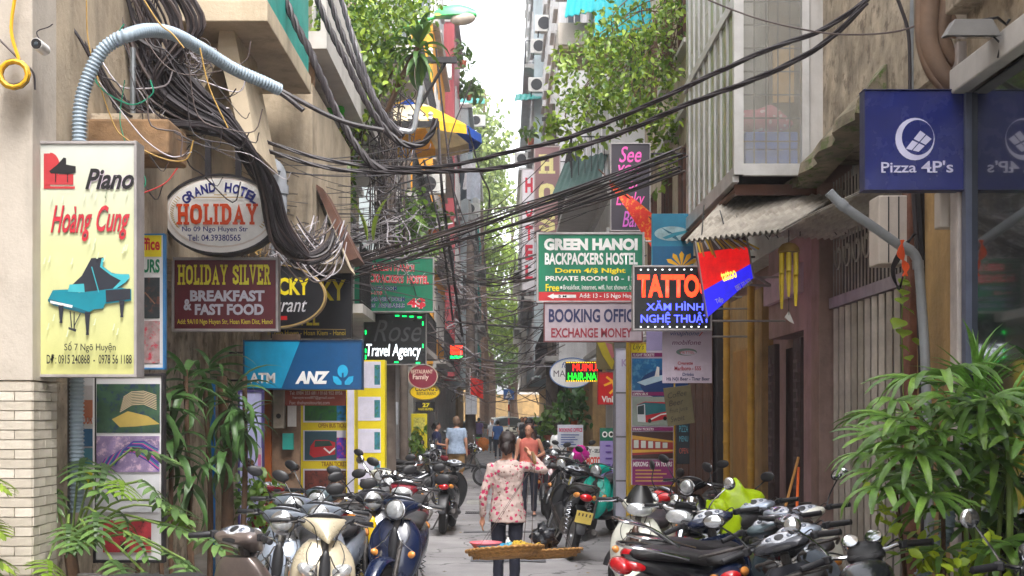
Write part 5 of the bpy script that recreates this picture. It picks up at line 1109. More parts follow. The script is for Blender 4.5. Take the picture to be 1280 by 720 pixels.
for i in range(42):
    x0 = rc.uniform(515, 600); y0 = rc.uniform(330, 480); x1 = rc.uniform(648, 720); y1 = y0+rc.uniform(-60, 50); s_ = rc.uniform(0, 50); D0 = rc.uniform(28, 50); D1 = rc.uniform(26, 48)
    pts = [(x0+(x1-x0)*q/6, y0+(y1-y0)*q/6+s_*4*(q/6)*(1-q/6)+rc.uniform(-3, 3), D0+(D1-D0)*q/6) for q in range(7)]
    cable(Q(pts), rc.choice([.007, .01, .014]), rc.choice([m_cab, m_cab2, m_cab2, m_cabg]), t, root=root, k=3, n=4)
for i in range(45):     # knots along both far walls
    sd_ = rc.random() < .6; x0 = rc.uniform(535, 590) if sd_ else rc.uniform(668, 715); y0 = rc.uniform(300, 500); D0 = rc.uniform(30, 46)
    pts = [(x0+rc.uniform(-14, 14), y0+rc.uniform(-16, 16), D0) for q in range(5)]
    cable(Q(pts), rc.choice([.01, .015]), rc.choice([m_cab, m_cab2, m_cabg]), t, root=root, k=4, n=4)
for i, (pl, r) in enumerate((([(598, 330, 30), (612, 250, 30), (600, 215, 28), (585, 160, 26)], .02), ([(545, 60, 24), (556, 160, 24), (575, 300, 24)], .02), ([(590, 100, 24), (560, 200, 24), (600, 330, 24)], .012), ([(530, 200, 20), (553, 300, 20), (566, 400, 22)], .018), ([(548, 160, 20), (555, 260, 20), (578, 420, 24)], .024))):
    cable(Q(pl), r, m_cab, None, 'drop_cable', ('curved black drop cable left of the far trees', 'black drop cable passing the orange house', 'thin drop cable crossing the striped parasol', 'ladder like drop cable below the parasol', 'thickest drop cable right of the wrapped pole')[i])
# ================================================================ PLANTS
rp_ = random.Random(5)
def mleaf(key, c, isl=0.35, tr=0.35, rough=0.4): return M(key, c, rough=rough, var=0.25, scale=3, bump=0.1, island=isl, transl=tr)
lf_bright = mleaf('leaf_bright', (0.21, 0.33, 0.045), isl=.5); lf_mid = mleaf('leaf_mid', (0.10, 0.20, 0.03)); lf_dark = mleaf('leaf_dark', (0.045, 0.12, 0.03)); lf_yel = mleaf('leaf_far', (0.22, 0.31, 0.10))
lf_palm = M('palm_leaf', (0.14, 0.28, 0.06), rough=0.3, var=0.55, scale=7, spots=(C(150, 140, 70), 7, .42), bump=0.2, transl=0.25, island=0.35); lf_drac = M('dracaena_leaf', (0.07, 0.16, 0.055), rough=0.34, var=0.4, scale=6, bump=0.2, transl=0.25, island=.25)
lf_phil = M('philodendron_leaf', (0.085, 0.17, 0.06), rough=0.36, var=0.4, scale=5, bump=0.2, transl=0.25, island=.5); lf_new = M('young_leaf', (0.22, 0.36, 0.04), rough=0.35, var=0.3, scale=5, transl=0.35)
m_stem = M('green_stem', (0.16, 0.24, 0.05), rough=.5, var=.3); m_bark = M('bark', C(96, 72, 54), rough=.9, var=.45, scale=8, bump=.6)
LT = np.array([(0, 0, 0), (.3, .26, .05), (.7, .22, .03), (1, 0, -.12), (.7, -.22, .03), (.3, -.26, .05), (.5, 0, -.03)], dtype=np.float32)
LTF = [(0, 6, 1), (1, 6, 2), (2, 6, 3), (3, 6, 4), (4, 6, 5), (5, 6, 0)]
def leaf_cloud(pts, size, mat, name='foliage', parent=None, root=(0, 0, 0), down=0.5, kind='stuff', seed=1, sv=.35):
    r = np.random.default_rng(seed); n = len(pts); pts = np.array(pts, dtype=np.float32)-np.array(root, dtype=np.float32)
    d = r.normal(size=(n, 3)); d[:, 2] -= down*1.2; d /= np.linalg.norm(d, axis=1)[:, None]
    u = r.normal(size=(n, 3)); u[:, 2] += 1.2; u[:, 1] -= .5; s_ = np.cross(u, d); s_ /= np.linalg.norm(s_, axis=1)[:, None]+1e-6; w = np.cross(d, s_)
    sz = size*(1+sv*r.uniform(-1, 1, n))
    V = pts[:, None, :]+sz[:, None, None]*(LT[None, :, 0:1]*d[:, None, :]+LT[None, :, 1:2]*s_[:, None, :]+LT[None, :, 2:3]*w[:, None, :])
    k = len(LT); V = V.reshape(-1, 3); F = (np.array(LTF)[None]+(np.arange(n)*k)[:, None, None]).reshape(-1)
    me = bpy.data.meshes.new(name); me.vertices.add(len(V)); me.vertices.foreach_set('co', V.ravel().astype(np.float32))
    nf = n*len(LTF); me.loops.add(nf*3); me.loops.foreach_set('vertex_index', F.astype(np.int32)); me.polygons.add(nf)
    me.polygons.foreach_set('loop_start', np.arange(0, nf*3, 3, dtype=np.int32)); me.update(calc_edges=True); me.materials.append(mat)
    o = bpy.data.objects.new(name, me); COL.objects.link(o)
    if parent is not None: o.parent = parent
    o["kind"] = kind; return o
def inpoly(x, y, poly):
    c = False; j = len(poly)-1
    for i in range(len(poly)):
        if (poly[i][1] > y) != (poly[j][1] > y) and x < (poly[j][0]-poly[i][0])*(y-poly[i][1])/(poly[j][1]-poly[i][1])+poly[i][0]: c = not c
        j = i
    return c
def cloud_pts(poly, n, D0, D1, clump=14, csig=6, seed=0):
    r = random.Random(seed); xs = [p[0] for p in poly]; ys = [p[1] for p in poly]; out = []; cl = []
    while len(cl) < n//clump:
        x, y = r.uniform(min(xs), max(xs)), r.uniform(min(ys), max(ys))
        if inpoly(x, y, poly): cl.append((x, y, r.uniform(D0, D1)))
    for x, y, d in cl:
        for k in range(clump): out.append(P(x+r.gauss(0, csig), y+r.gauss(0, csig), d+r.gauss(0, .15)))
    return out, cl
def plant(name, label, cat, root, group=None): return thing(name, label, cat, root, group=group)
# hanging vine, right
poly = [(742, 26), (768, 14), (800, 4), (850, -20), (856, 60), (852, 120), (838, 165), (812, 160), (790, 140), (762, 128), (738, 142), (716, 160), (694, 166), (692, 152), (702, 120), (702, 100), (700, 70), (716, 62), (734, 44)]
root = P(850, 60, 20.5); t = plant('climbing_vine', 'large bright green vine hanging over the alley from the right houses', 'vine', root)
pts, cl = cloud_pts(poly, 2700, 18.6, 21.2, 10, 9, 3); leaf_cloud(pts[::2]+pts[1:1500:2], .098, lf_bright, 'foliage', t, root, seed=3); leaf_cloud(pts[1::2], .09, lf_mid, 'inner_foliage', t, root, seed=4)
for i in range(34):
    x, y, d = rp_.choice(cl); a = P(850, rp_.uniform(-10, 90), 20.5); b_ = P(x, y, d)
    MB().tube([p-root for p in spline([a, a.lerp(b_, .5)+Vector((0, 0, .25)), b_, b_+Vector((rp_.uniform(-.1, .1), 0, -.3))], 4)], .009, 4).build('stem', m_bark, t)
for k, (x0, y0, x1, y1) in enumerate(((835, 150, 832, 205), (826, 150, 824, 240), (812, 140, 806, 195), (790, 130, 786, 160), (700, 150, 682, 168), (705, 155, 676, 158), (752, 120, 748, 178), (770, 120, 772, 170), (730, 140, 726, 196), (846, 150, 842, 230), (700, 60, 690, 120), (716, 150, 706, 190))):
    a, b_ = P(x0, y0, 20), P(x1, y1, 20); pp = [a.lerp(b_, rp_.random())+Vector((rp_.gauss(0, .08), 0, rp_.gauss(0, .06))) for _ in range(34)]; leaf_cloud(pp, .13, lf_bright, 'trailing_foliage', t, root, seed=30+k)
# left plant wall
root = P(420, 200, 19.5)
t = plant('climbing_plants', 'dense green climbing plants covering the houses left of the pole', 'plants', root)
poly = [(398, -20), (540, -20), (548, 8), (520, 30), (500, 60), (496, 110), (470, 130), (448, 150), (440, 190), (430, 240), (422, 290), (428, 330), (408, 330), (402, 250), (396, 180), (394, 60)]
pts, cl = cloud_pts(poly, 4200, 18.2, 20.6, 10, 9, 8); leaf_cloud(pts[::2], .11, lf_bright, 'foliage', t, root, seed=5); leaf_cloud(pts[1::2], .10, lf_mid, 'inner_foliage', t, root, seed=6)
pts, cl2 = cloud_pts([(396, 0), (480, 0), (478, 100), (440, 200), (420, 330), (396, 330)], 1400, 20, 21, 10, 8, 9); leaf_cloud(pts, .16, lf_dark, 'rear_foliage', t, root, seed=7)  # darker leaves set behind the other layers
for i in range(26):
    x, y, d = rp_.choice(cl); a = P(rp_.uniform(400, 440), rp_.uniform(150, 330), 20); b_ = P(x, y, d); MB().tube([p-root for p in spline([a, a.lerp(b_, .5)+Vector((.1, 0, .2)), b_], 4)], .014, 4).build('stem', m_bark, t)
root = P(520, 290, 24); t = plant('climbing_plants', 'smaller tuft of creepers at the foot of the wrapped pole', 'plants', root)
pts, cl = cloud_pts([(500, 250), (520, 240), (545, 300), (545, 335), (505, 335), (490, 300)], 420, 23, 24.5, 10, 6, 10); leaf_cloud(pts, .17, lf_mid, 'foliage', t, root, seed=8)
# strap leaf meshes
def strap_mesh(L, W, droop, fold=.25, n=7, tw=0.0, mat=None, tip=.75):
    mb = MB(); vs = []; x = z = 0; a = 0.0
    for i in range(n+1):
        u = i/n; w = W*math.sin(math.pi*min(1, (u*.9+.08))**.8)*(1 if u < tip else max(0.04, 1-(u-tip)/(1-tip)*.9)); f = fold*w
        vs += [(x, -w/2, z+f), (x, 0, z), (x, w/2, z+f)]
        a = -droop*u**1.3; x += L/n*math.cos(a); z += L/n*math.sin(a)
    fs = []
    for i in range(n): q = 3*i; fs += [(q, q+1, q+4, q+3), (q+1, q+2, q+5, q+4)]
    mb.add(vs, fs); me = mb.mesh('leaf', True, 80); me.materials.append(mat); return me
drac = [strap_mesh(L, W, d, mat=lf_drac) for L, W, d in ((.62, .08, 1.5), (.54, .075, 2.1), (.66, .09, 1.8), (.5, .07, 1.0), (.58, .095, 2.4))]
drac_y = [strap_mesh(.5, .06, 1.0, mat=lf_mid), strap_mesh(.45, .06, 1.7, mat=lf_mid)]
def rosette(t, root, c, n, sc, pitch=(-.2, 1.0), meshes=None, rr=rp_, dirs=None):
    for i in range(n):
        yaw = rr.uniform(0, 6.283) if dirs is None else rr.uniform(*dirs); u = i/max(1, n-1)
        o = inst('leaf', rr.choice(meshes), t, Vector(c)-root+Vector((0, 0, -.22*(1-u)*sc)), (0, 0, 0), sc*rr.uniform(.75, 1.15)); o.rotation_euler = Euler((rr.uniform(-.3, .3), -(pitch[0]+(pitch[1]-pitch[0])*u+rr.uniform(-.2, .2)), yaw))
root = Vector((P(225, 0, 11.4).x, 11.4, 0)); t = plant('dracaena_plant', 'tall leafy dracaena clump with long drooping leaves under the maroon sign', 'plant', root)
for (x, y, D, n, sc) in ((196, 505, 11.0, 24, 1.0), (232, 468, 11.2, 22, .85), (215, 550, 11.1, 18, .9), (168, 520, 10.9, 20, .95), (240, 590, 11.2, 14, .8)):
    rosette(t, root, P(x, y, D), n, sc, (-.9, .9), drac); b_ = P(x+rp_.uniform(-12, 12), 720, D); b_.z = 0
    MB().tube([p-root for p in spline([b_, (b_+P(x, y, D))/2+Vector((rp_.uniform(-.06, .06), 0, 0)), P(x, y-6, D)], 4)], .022, 7).build('stem', m_bark, t, smooth=True)
root = Vector((P(288, 0, 12).x, 12.0, 0)); t = plant('dracaena_plant', 'second dracaena with grey bark trunk beside the lavender board', 'plant', root)
for (x, y, D, n, sc) in ((290, 490, 11.8, 24, .85), (262, 455, 12, 18, .8), (306, 522, 11.8, 16, .7), (280, 555, 11.7, 14, .8)):
    rosette(t, root, P(x, y, D), n, sc, (-.9, .9), drac)
for x, r in ((283, .065), (262, .03), (298, .03)):
    b_ = P(x, 0, 12.1); b_.z = 0; tp = P(x+rp_.uniform(-8, 8), 470, 12); MB().tube([p-root for p in spline([b_, b_.lerp(tp, .5)+Vector((.03, 0, 0)), tp], 4)], [r*(1-.03*i) for i in range(9)], 9).build('trunk', m_bark, t, smooth=True)
root = P(524, 60, 18.5); t = plant('dracaena_plant', 'palm like dracaena crown high up beside the green street lamp', 'plant', root)
rosette(t, root, P(524, 52, 18.5), 44, 1.05, (-.9, 1.3), drac+drac_y, dirs=None)
rosette(t, root, P(497, 52, 18.8), 18, .8, (-.6, 1.3), drac_y); MB().tube([P(524, 58, 18.5)-root, P(500, 100, 18.6)-root, P(484, 140, 18.8)-root], .045, 7).build('trunk', m_bark, t, smooth=True)
root = P(415, 215, 17.5); t = plant('fern', 'feathery fern tuft on the bay wall corner', 'fern', root); rosette(t, root, P(408, 205, 17.5), 26, .55, (-.9, .8), [strap_mesh(.6, .05, 2.0, mat=lf_bright)])
root = P(462, 270, 19); t = plant('banana_leaves', 'two big upright banana leaves left of the wrapped pole', 'plant', root)
bl_ = strap_mesh(.95, .26, .7, .2, 8, mat=lf_bright); 
for x, y, ro in ((468, 300, (0, -1.45, .4)), (458, 300, (0.5, -1.35, 2.6))): inst('leaf', bl_, t, P(x, y, 19)-root, ro, .85)
# philodendron: lobed leaves
def lobed_mesh(L, mat, droop=.7, n=6):
    mb = MB()
    def mid(u): a = -droop*u; return Vector((L*u*math.cos(a*.6), 0, L*u*math.sin(a*.6)))
    for sgn in (-1, 1):
        for i in range(n):
            u = .06+.88*i/n; p = mid(u); ln = L*.52*math.sin(math.pi*(.18+.75*(i/n)))*(1 if i else .75); ang = R(112-84*(i/n)); w = L*.075
            d = Vector((math.cos(ang), sgn*math.sin(ang), 0)); s_ = Vector((-d.y, d.x, 0)); vs = []
            for k in range(4):
                v = k/3; ww = w*(1.0, 1.05, .9, .12)[k]; c = p+d*ln*v+Vector((L*.06*v*v, 0, -ln*.35*v*v)); vs += [c-s_*ww, c+Vector((0, 0, -.004)), c+s_*ww]
            fs = []
            for k in range(3): q = 3*k; fs += [(q, q+1, q+4, q+3), (q+1, q+2, q+5, q+4)]
            mb.add(vs, fs)
    vs = []
    for k in range(9): c = mid(k/8); ww = L*.085*(1-.75*k/8); vs += [c+Vector((0, -ww, .003)), c, c+Vector((0, ww, .003))]
    fs = []
    for k in range(8): q = 3*k; fs += [(q, q+1, q+4, q+3), (q+1, q+2, q+5, q+4)]
    mb.add(vs, fs); me = mb.mesh('leaf', True, 80); me.materials.append(mat); return me
ph = [lobed_mesh(.31, lf_phil), lobed_mesh(.26, lf_phil, 1.1), lobed_mesh(.28, lf_new, .5), lobed_mesh(.34, lf_phil, .9)]
c0 = Vector((P(88, 0, 9.0).x, 9.0, .78)); root = Vector((c0.x, 9.0, 0)); t = plant('philodendron_plant', 'philodendron with deeply lobed fans beside the white tiled pier', 'plant', root)
MB().tube([Vector((0, 0, 0)), Vector((.05, 0, .4)), c0-root], [.06, .05, .045], 9).build('stem', m_bark, t, smooth=True)
for i, (x, y, D, k) in enumerate(((40, 592, 8.9, 0), (72, 612, 9.0, 1), (105, 572, 9.1, 0), (132, 580, 9.0, 3), (150, 600, 8.8, 2), (178, 600, 8.9, 0), (215, 635, 9.1, 2), (200, 655, 8.8, 0), (150, 640, 8.7, 1), (120, 640, 8.6, 3), (110, 665, 8.5, 0), (165, 670, 8.5, 1), (205, 690, 8.5, 0), (232, 700, 8.7, 3), (140, 700, 8.4, 0), (180, 715, 8.3, 1), (85, 655, 8.7, 1), (60, 700, 8.5, 2), (165, 560, 9.3, 0), (190, 625, 9.0, 3), (245, 665, 9, 0))):
    tip = P(x, y, D); mdl = c0.lerp(tip, .5)+Vector((0, 0, .16)); MB().tube([p-root for p in spline([c0, mdl, tip], 4)], .009, 5).build('stalk', m_stem, t, smooth=True)
    dr = tip-c0; yaw = math.atan2(dr.y-.25, dr.x)+rp_.uniform(-.5, .5); o = inst('leaf', ph[k], t, tip-root, (rp_.uniform(-.4, .1), .15+rp_.uniform(-.2, .35), yaw), rp_.uniform(.85, 1.15))
root = Vector((P(-10, 0, 7.9).x, 7.9, 0)); t = plant('fern', 'fern fronds entering at the lower left corner of the view', 'fern', root)
fr = lobed_mesh(.42, lf_bright, .9, 11)
for x, y, ro in ((-30, 590, (0, .1, -.1)), (-34, 640, (.2, .2, -.2)), (-30, 690, (0, .1, .1)), (-18, 705, (-.3, .3, -.3))): inst('leaf', fr, t, P(x, y, 7.9)-root, ro, .62)
for x, y in ((-30, 590), (-34, 640), (-30, 690), (-18, 705)): MB().tube([Vector((-.1, 0, 0)), P(x, y, 7.9)-root], .008, 5).build('stalk', m_stem, t)
# small broad leaved plants behind the scooters on the left
root = Vector((P(322, 0, 12.6).x, 12.6, 0)); t = plant('shrub', 'small green shrub at the foot of the lavender board', 'plant', root)
pts, cl = cloud_pts([(305, 590), (345, 600), (348, 720), (300, 720)], 260, 12.3, 12.7, 8, 7, 20); leaf_cloud(pts, .1, lf_mid, 'foliage', t, root, seed=21); MB().tube([Vector((0, 0, 0)), Vector((0, 0, .8))], .015, 5).build('stem', m_bark, t)
# rhapis palm, right foreground
def fan_mesh(n, L, W, spread, droop, mat):
    mb = MB()
    for i in range(n):
        a = -spread/2+spread*i/(n-1)+rp_.uniform(-.05, .05); l = L*(.8+.2*math.cos(a*.8))*rp_.uniform(.9, 1.1); x = z = 0; vs = []; dr = droop*rp_.uniform(.8, 1.3); N = 6
        for k in range(N+1):
            u = k/N; w = W*(.25, .8, 1, 1, .95, .8, .3)[k]; f = .22*w; c, s_ = math.cos(a), math.sin(a)
            for q, zz in ((-w/2, f), (0, 0), (w/2, f)): vs.append((x*c-q*s_, x*s_+q*c, z+zz))
            b_ = .25-dr*u**1.4; x += l/N*math.cos(b_); z += l/N*math.sin(b_)
        fs = []
        for k in range(N): q = 3*k; fs += [(q, q+1, q+4, q+3), (q+1, q+2, q+5, q+4)]
        mb.add(vs, fs)
    me = mb.mesh('leaf', True, 80); me.materials.append(mat); return me
fans = [fan_mesh(9, .34, .042, 3.4, 1.0, lf_palm), fan_mesh(8, .38, .046, 2.8, 1.2, lf_palm), fan_mesh(10, .31, .038, 4.2, .7, lf_palm), fan_mesh(8, .36, .05, 3.0, 1.7, lf_palm)]
root = Vector((P(1215, 0, 7.7).x, 7.7, 0)); t = plant('lady_palm', 'big lady palm with folded fan leaves in the lower right foreground', 'palm', root)
canes = []
for i in range(11):
    bx = rp_.uniform(-.28, .3); by = rp_.uniform(-.3, .4); h = rp_.uniform(1.0, 1.75); lean = rp_.uniform(-.18, .14)
    MB().tube([Vector((bx, by, 0)), Vector((bx+lean*.5, by, h*.5)), Vector((bx+lean, by, h))], .014, 7).build('cane', m_bark if i % 3 else m_stem, t, smooth=True); canes.append(Vector((bx+lean, by, h)))
spots = [(1112, 560), (1140, 540), (1090, 520), (1120, 500), (1150, 475), (1180, 470), (1215, 468), (1250, 480), (1275, 500), (1160, 512), (1190, 520), (1225, 515), (1255, 535), (1130, 585), (1170, 560), (1205, 565), (1245, 575), (1275, 560), (1195, 600), (1235, 620), (1265, 640), (1290, 600), (1210, 660), (1250, 680), (1280, 690), (1180, 640), (1100, 545), (1145, 600), (1105, 590), (1290, 450), (1180, 690), (1230, 715), (1120, 525), (1145, 565), (1165, 540), (1185, 500), (1205, 490), (1235, 500), (1265, 515), (1105, 610), (1125, 555), (1195, 545), (1215, 585), (1255, 600), (1160, 620), (1175, 605), (1285, 540), (1240, 545), (1270, 620), (1098, 570)]
for i, (x, y) in enumerate(spots):
    D = rp_.uniform(7.0, 8.3); tip = P(x, y, D); ca = min(canes, key=lambda c: (root+c-tip).length+rp_.uniform(0, .3)); 
    st = Vector((ca.x, ca.y, min(ca.z, max(.3, (tip-root).z-.15)))); MB().tube(spline([st, st.lerp(tip-root, .5)+Vector((0, 0, .1)), tip-root], 3), .005, 4).build('stalk', m_stem, t)
    yaw = math.atan2((tip-root-st).y-.22, (tip-root-st).x)+rp_.uniform(-.3, .3); inst('leaf', fans[i % 4], t, tip-root, (rp_.uniform(-.35, .35), rp_.uniform(.0, .5), yaw), rp_.uniform(.85, 1.15))
# striped upright plant above it
ls = M('striped_leaf', (0.16, 0.34, 0.06), rough=.35, var=.6, scale=30, transl=.25); st_m = [strap_mesh(.42, .035, .5, .3, 6, mat=ls), strap_mesh(.46, .04, 1.0, .3, 6, mat=ls)]
root = P(1222, 470, 7.6); t = plant('striped_plant', 'upright plant with long striped blades above the lady palm', 'plant', root); rosette(t, root, P(1222, 478, 7.6), 40, .95, (.1, 1.5), st_m); MB().tube([Vector((0, 0, -1.4)), Vector((0, 0, 0))], .02, 6).build('stem', m_stem, t)
root = P(1262, 500, 7.3); t = plant('striped_plant', 'second striped plant leaning to the right edge under the glass', 'plant', root); rosette(t, root, P(1262, 505, 7.3), 30, .9, (-.2, 1.2), st_m); MB().tube([Vector((0, 0, -1.3)), Vector((0, 0, 0))], .02, 6).build('stem', m_stem, t)
# yellow-green low leaves & rubber leaves
root = Vector((P(1235, 0, 7.2).x, 7.2, 0)); t = plant('broad_leaf_plant', 'low plant with round bright leaves among the palm canes', 'plant', root)
pts, cl = cloud_pts([(1080, 600), (1110, 640), (1180, 690), (1280, 660), (1280, 730), (1150, 730)], 130, 7.1, 7.6, 5, 9, 31); leaf_cloud(pts, .08, M('lime_leaf', (.36, .5, .04), rough=.4, transl=.3, island=.3), 'foliage', t, root, seed=32)
big = strap_mesh(.4, .2, .8, .15, 7, mat=lf_dark)
for x, y, yaw in ((1130, 668, .1), (1150, 690, .5), (1240, 610, 2.8), (1215, 640, .6), (1255, 700, 2.4)): inst('leaf', big, t, P(x, y, 7.7)-root, (rp_.uniform(-.5, .2), .3, yaw), .8)
conduit_root = P(1180, 720, 7.9); tt = thing('corrugated_conduit', 'short grey corrugated hose curving up behind the lady palm', 'conduit', conduit_root)
conduit(Q([(1150, 722), (1172, 690), (1184, 660), (1186, 620), (1184, 590), (1184, 560)], 7.9), .045, .028, m_cond, tt, conduit_root)
# creeper on the brown post
root = P(1130, 400, 9.35); t = plant('creeper', 'thin creeper with round leaves climbing the red brown post', 'vine', root)
rl = strap_mesh(.07, .07, .3, .1, 5, mat=lf_bright, tip=.6)
for x, y in ((1132, 350), (1129, 362), (1127, 372), (1129, 384), (1128, 400), (1130, 412), (1140, 425), (1124, 432), (1135, 445), (1127, 470), (1128, 352)): inst('leaf', rl, t, P(x, y, 9.25)-root, (rp_.uniform(-.6, .6), .5, rp_.uniform(-2.6, -.4)), rp_.uniform(.9, 1.9))
MB().tube([P(1131, 345, 9.35)-root, P(1127, 400, 9.35)-root, P(1130, 520, 9.35)-root], .005, 4).build('stem', m_stem, t)
# far trees
def tree(label, px, D, base_r, crowns, nleaf, size, mat, seed):
    x = P(px, 0, D).x; root = Vector((x, D, 0)); t = thing('tree', label, 'tree', root); r = random.Random(seed); pts = []; mb = MB()
    zt = max(P(0, c[1], D).z for c in crowns); trunk = spline([Vector((0, 0, 0)), Vector((r.uniform(-.3, .3), 0, zt*.35)), Vector((r.uniform(-.5, .5), 0, zt*.7)), Vector((0, 0, zt))], 3)
    mb.tube(trunk, [base_r*(1-.8*i/(len(trunk)-1)) for i in range(len(trunk))], 8)
    for cx, cy, rx, ry in crowns:
        c = P(cx, cy, D+r.uniform(-1.5, 1.5))-root; s_ = FPX/D; j = min(range(len(trunk)), key=lambda q: abs(trunk[q].z-(c.z-ry/s_))); mb.tube(spline([trunk[j], trunk[j].lerp(c, .5)+Vector((0, 0, -.3)), c], 3), [base_r*.35, base_r*.3, base_r*.25, base_r*.2, base_r*.15, base_r*.12, base_r*.08][:7], 5)
        for k in range(int(nleaf*rx*ry/900)):
            cl_ = Vector((r.gauss(0, .5)*rx/s_, r.gauss(0, 1.0), r.gauss(0, .5)*ry/s_))
            for q in range(9): pts.append(c+cl_+Vector((r.gauss(0, .3), r.gauss(0, .3), r.gauss(0, .22)))+root)
    mb.build('trunk', m_bark, t, smooth=True); leaf_cloud(pts, size, mat, 'crown', t, root, seed=seed)
tree('tall pale green tree rising above the far left houses', 606, 82, .35, [(600, 150, 20, 24), (612, 190, 24, 26), (602, 235, 24, 26), (590, 190, 18, 24), (618, 240, 18, 22), (622, 210, 12, 16), (596, 118, 12, 12)], 120, .34, lf_yel, 41)
tree('yellow green tree filling the middle of the far alley', 612, 88, .4, [(606, 290, 26, 28), (622, 330, 24, 28), (604, 370, 24, 28), (628, 385, 24, 26), (612, 420, 30, 24), (640, 420, 22, 22), (600, 330, 18, 26)], 120, .34, lf_bright, 42)
tree('dark leafed tree at the junction behind the parked cars', 646, 93, .4, [(640, 450, 30, 20), (600, 460, 26, 18), (665, 455, 22, 20), (655, 400, 16, 26), (620, 470, 24, 12)], 110, .36, lf_mid, 43)
tree('thin pale tree between the far right houses', 640, 96, .3, [(645, 270, 10, 22), (642, 320, 12, 24), (650, 360, 10, 20)], 90, .34, lf_yel, 44)
# balcony greens
for k, (lb_, poly, D, n) in enumerate((('potted plants on the roof edge of the red topped house', [(572, 100), (600, 104), (600, 122), (572, 118)], 56, 90), ('sparse creeper on the high wires beside the red house', [(566, 50), (590, 48), (590, 95), (570, 80)], 50, 70), ('potted plants beside the shops on the right of the alley', [(698, 488), (728, 480), (732, 530), (700, 530)], 27, 300), ('dark shrub outside the far right shops', [(668, 520), (700, 505), (702, 550), (670, 556)], 36, 200), ('plants on the balcony below the parasol', [(526, 250), (560, 256), (556, 300), (530, 290)], 30, 110), ('green plants in pots by the far left shop', [(514, 535), (532, 540), (532, 572), (512, 572)], 29.5, 90), ('balcony plants on the white house with the turquoise awning', [(655, 160), (672, 160), (672, 172), (655, 170)], 49, 40))):
    c = P(sum(p[0] for p in poly)/len(poly), sum(p[1] for p in poly)/len(poly), D); t = plant('potted_plants', lb_, 'plants', c); pts, cl = cloud_pts(poly, n, D-.4, D+.4, 6, 3, 60+k); leaf_cloud(pts, .006*D, lf_mid if k != 2 else lf_dark, 'foliage', t, c, seed=70+k)
    MB().lathe([(.1, -.5), (.14, -.25), (.12, -.25)], (0, 0, 0), 10).build('pot', M('terracotta', C(176, 90, 60), rough=.8), t, smooth=True)
# bag, parasol, lamp
def bag(name, label, px, py, D, rx, rz, mat, seed=0, cat='bag', fold=.12):
    r = random.Random(seed); mb = MB().ell((0, 0, 0), rx, rx*.7, rz, 28, 20); ph_ = [r.uniform(0, 6) for _ in range(6)]; out = []
    for x, y, z in mb.v:
        k = 1+fold*math.sin(x/rx*5+ph_[0])*math.cos(z/rz*4+ph_[1])+fold*.6*math.sin(x/rx*11+z/rz*9+ph_[2])+fold*.4*math.sin(z/rz*17+ph_[3]+x/rx*6); k2 = 1+.25*max(0, -z/rz); out.append((x*k*k2, y*k, z*k))
    mb.v = out; o = mb.build(name, mat, None, smooth=True); o.location = P(px, py, D); return tag(o, label, cat)
bag('plastic_bag', 'bright green plastic bag caught in the plants on the left', 414, 134, 17.6, .17, .17, M('green_bag', C(70, 220, 50), rough=.35, var=.2, transl=.3), 1)
t = thing('street_lamp', 'green street lamp head reaching over the alley', 'street lamp', P(548, 30, 26)); c = P(548, 30, 26)
g_ = M('lamp_green', C(60, 184, 96), rough=.35, coat=.4)
rings = []
for i in range(13):
    u = i/12; w = .13*math.sin(math.pi*min(.93, .12+u*.86))**.55; h = .24*math.sin(math.pi*min(.93, .10+u*.84))**.6; x = -.08+u*.86
    rings.append([Vector((x, w*math.cos(a)*1.2, .14+(h if math.sin(a) > 0 else .03)*math.sin(a)+.03*u)) for a in [2*math.pi*k/16 for k in range(16)]])
MB().ring_loft(rings).build('housing', g_, t, smooth=True)
MB().ell((.5, -.02, .10), .26, .14, .13, 18, 10, (0, -.12, 0)).build('lens', M('lamp_lens', C(206, 190, 176), rough=.2, var=.3, transl=.3), t, smooth=True)
MB().tube([(-.05, 0, .14), (-.5, 0, .0), (-1.1, 0, -.25)], .035, 8).build('arm', g_, t, smooth=True)
# parasol
ct = P(512, 150, 29); t = thing('parasol', 'large parasol striped in yellow, blue and white over a balcony', 'parasol', ct)
py_, pb_, pw_ = M('parasol_yellow', C(240, 190, 40), rough=.8, transl=.3), M('parasol_blue', C(20, 80, 180), rough=.8, transl=.2), M('parasol_cream', C(226, 212, 180), rough=.8, transl=.3)
n = 10
for k in range(n):
    a0, a1 = 2*math.pi*k/n, 2*math.pi*(k+1)/n
    for b_, (r0, z0, r1, z1) in enumerate(((.0, .5, .62, .22), (.62, .22, 1.62, -.32), (1.62, -.32, 1.64, -.52))):
        mt = (py_, pb_, pw_)[(k+(b_ > 0)) % 3]; v = []
        for rr, zz in ((r0, z0), (r1, z1)): v += [(rr*math.cos(a0), rr*math.sin(a0), zz), (rr*math.cos((a0+a1)/2)*.97, rr*math.sin((a0+a1)/2)*.97, zz-.03), (rr*math.cos(a1), rr*math.sin(a1), zz)]
        vv = v+[(x, y, z-.006) for x, y, z in v]; MB().add(vv, [(0, 1, 4, 3), (1, 2, 5, 4), (6, 9, 10, 7), (7, 10, 11, 8)]).build('canopy_panel', mt, t)
MB().tube([(0, 0, .5), (0, 0, -1.9)], .025, 8).build('pole', m_white, t)
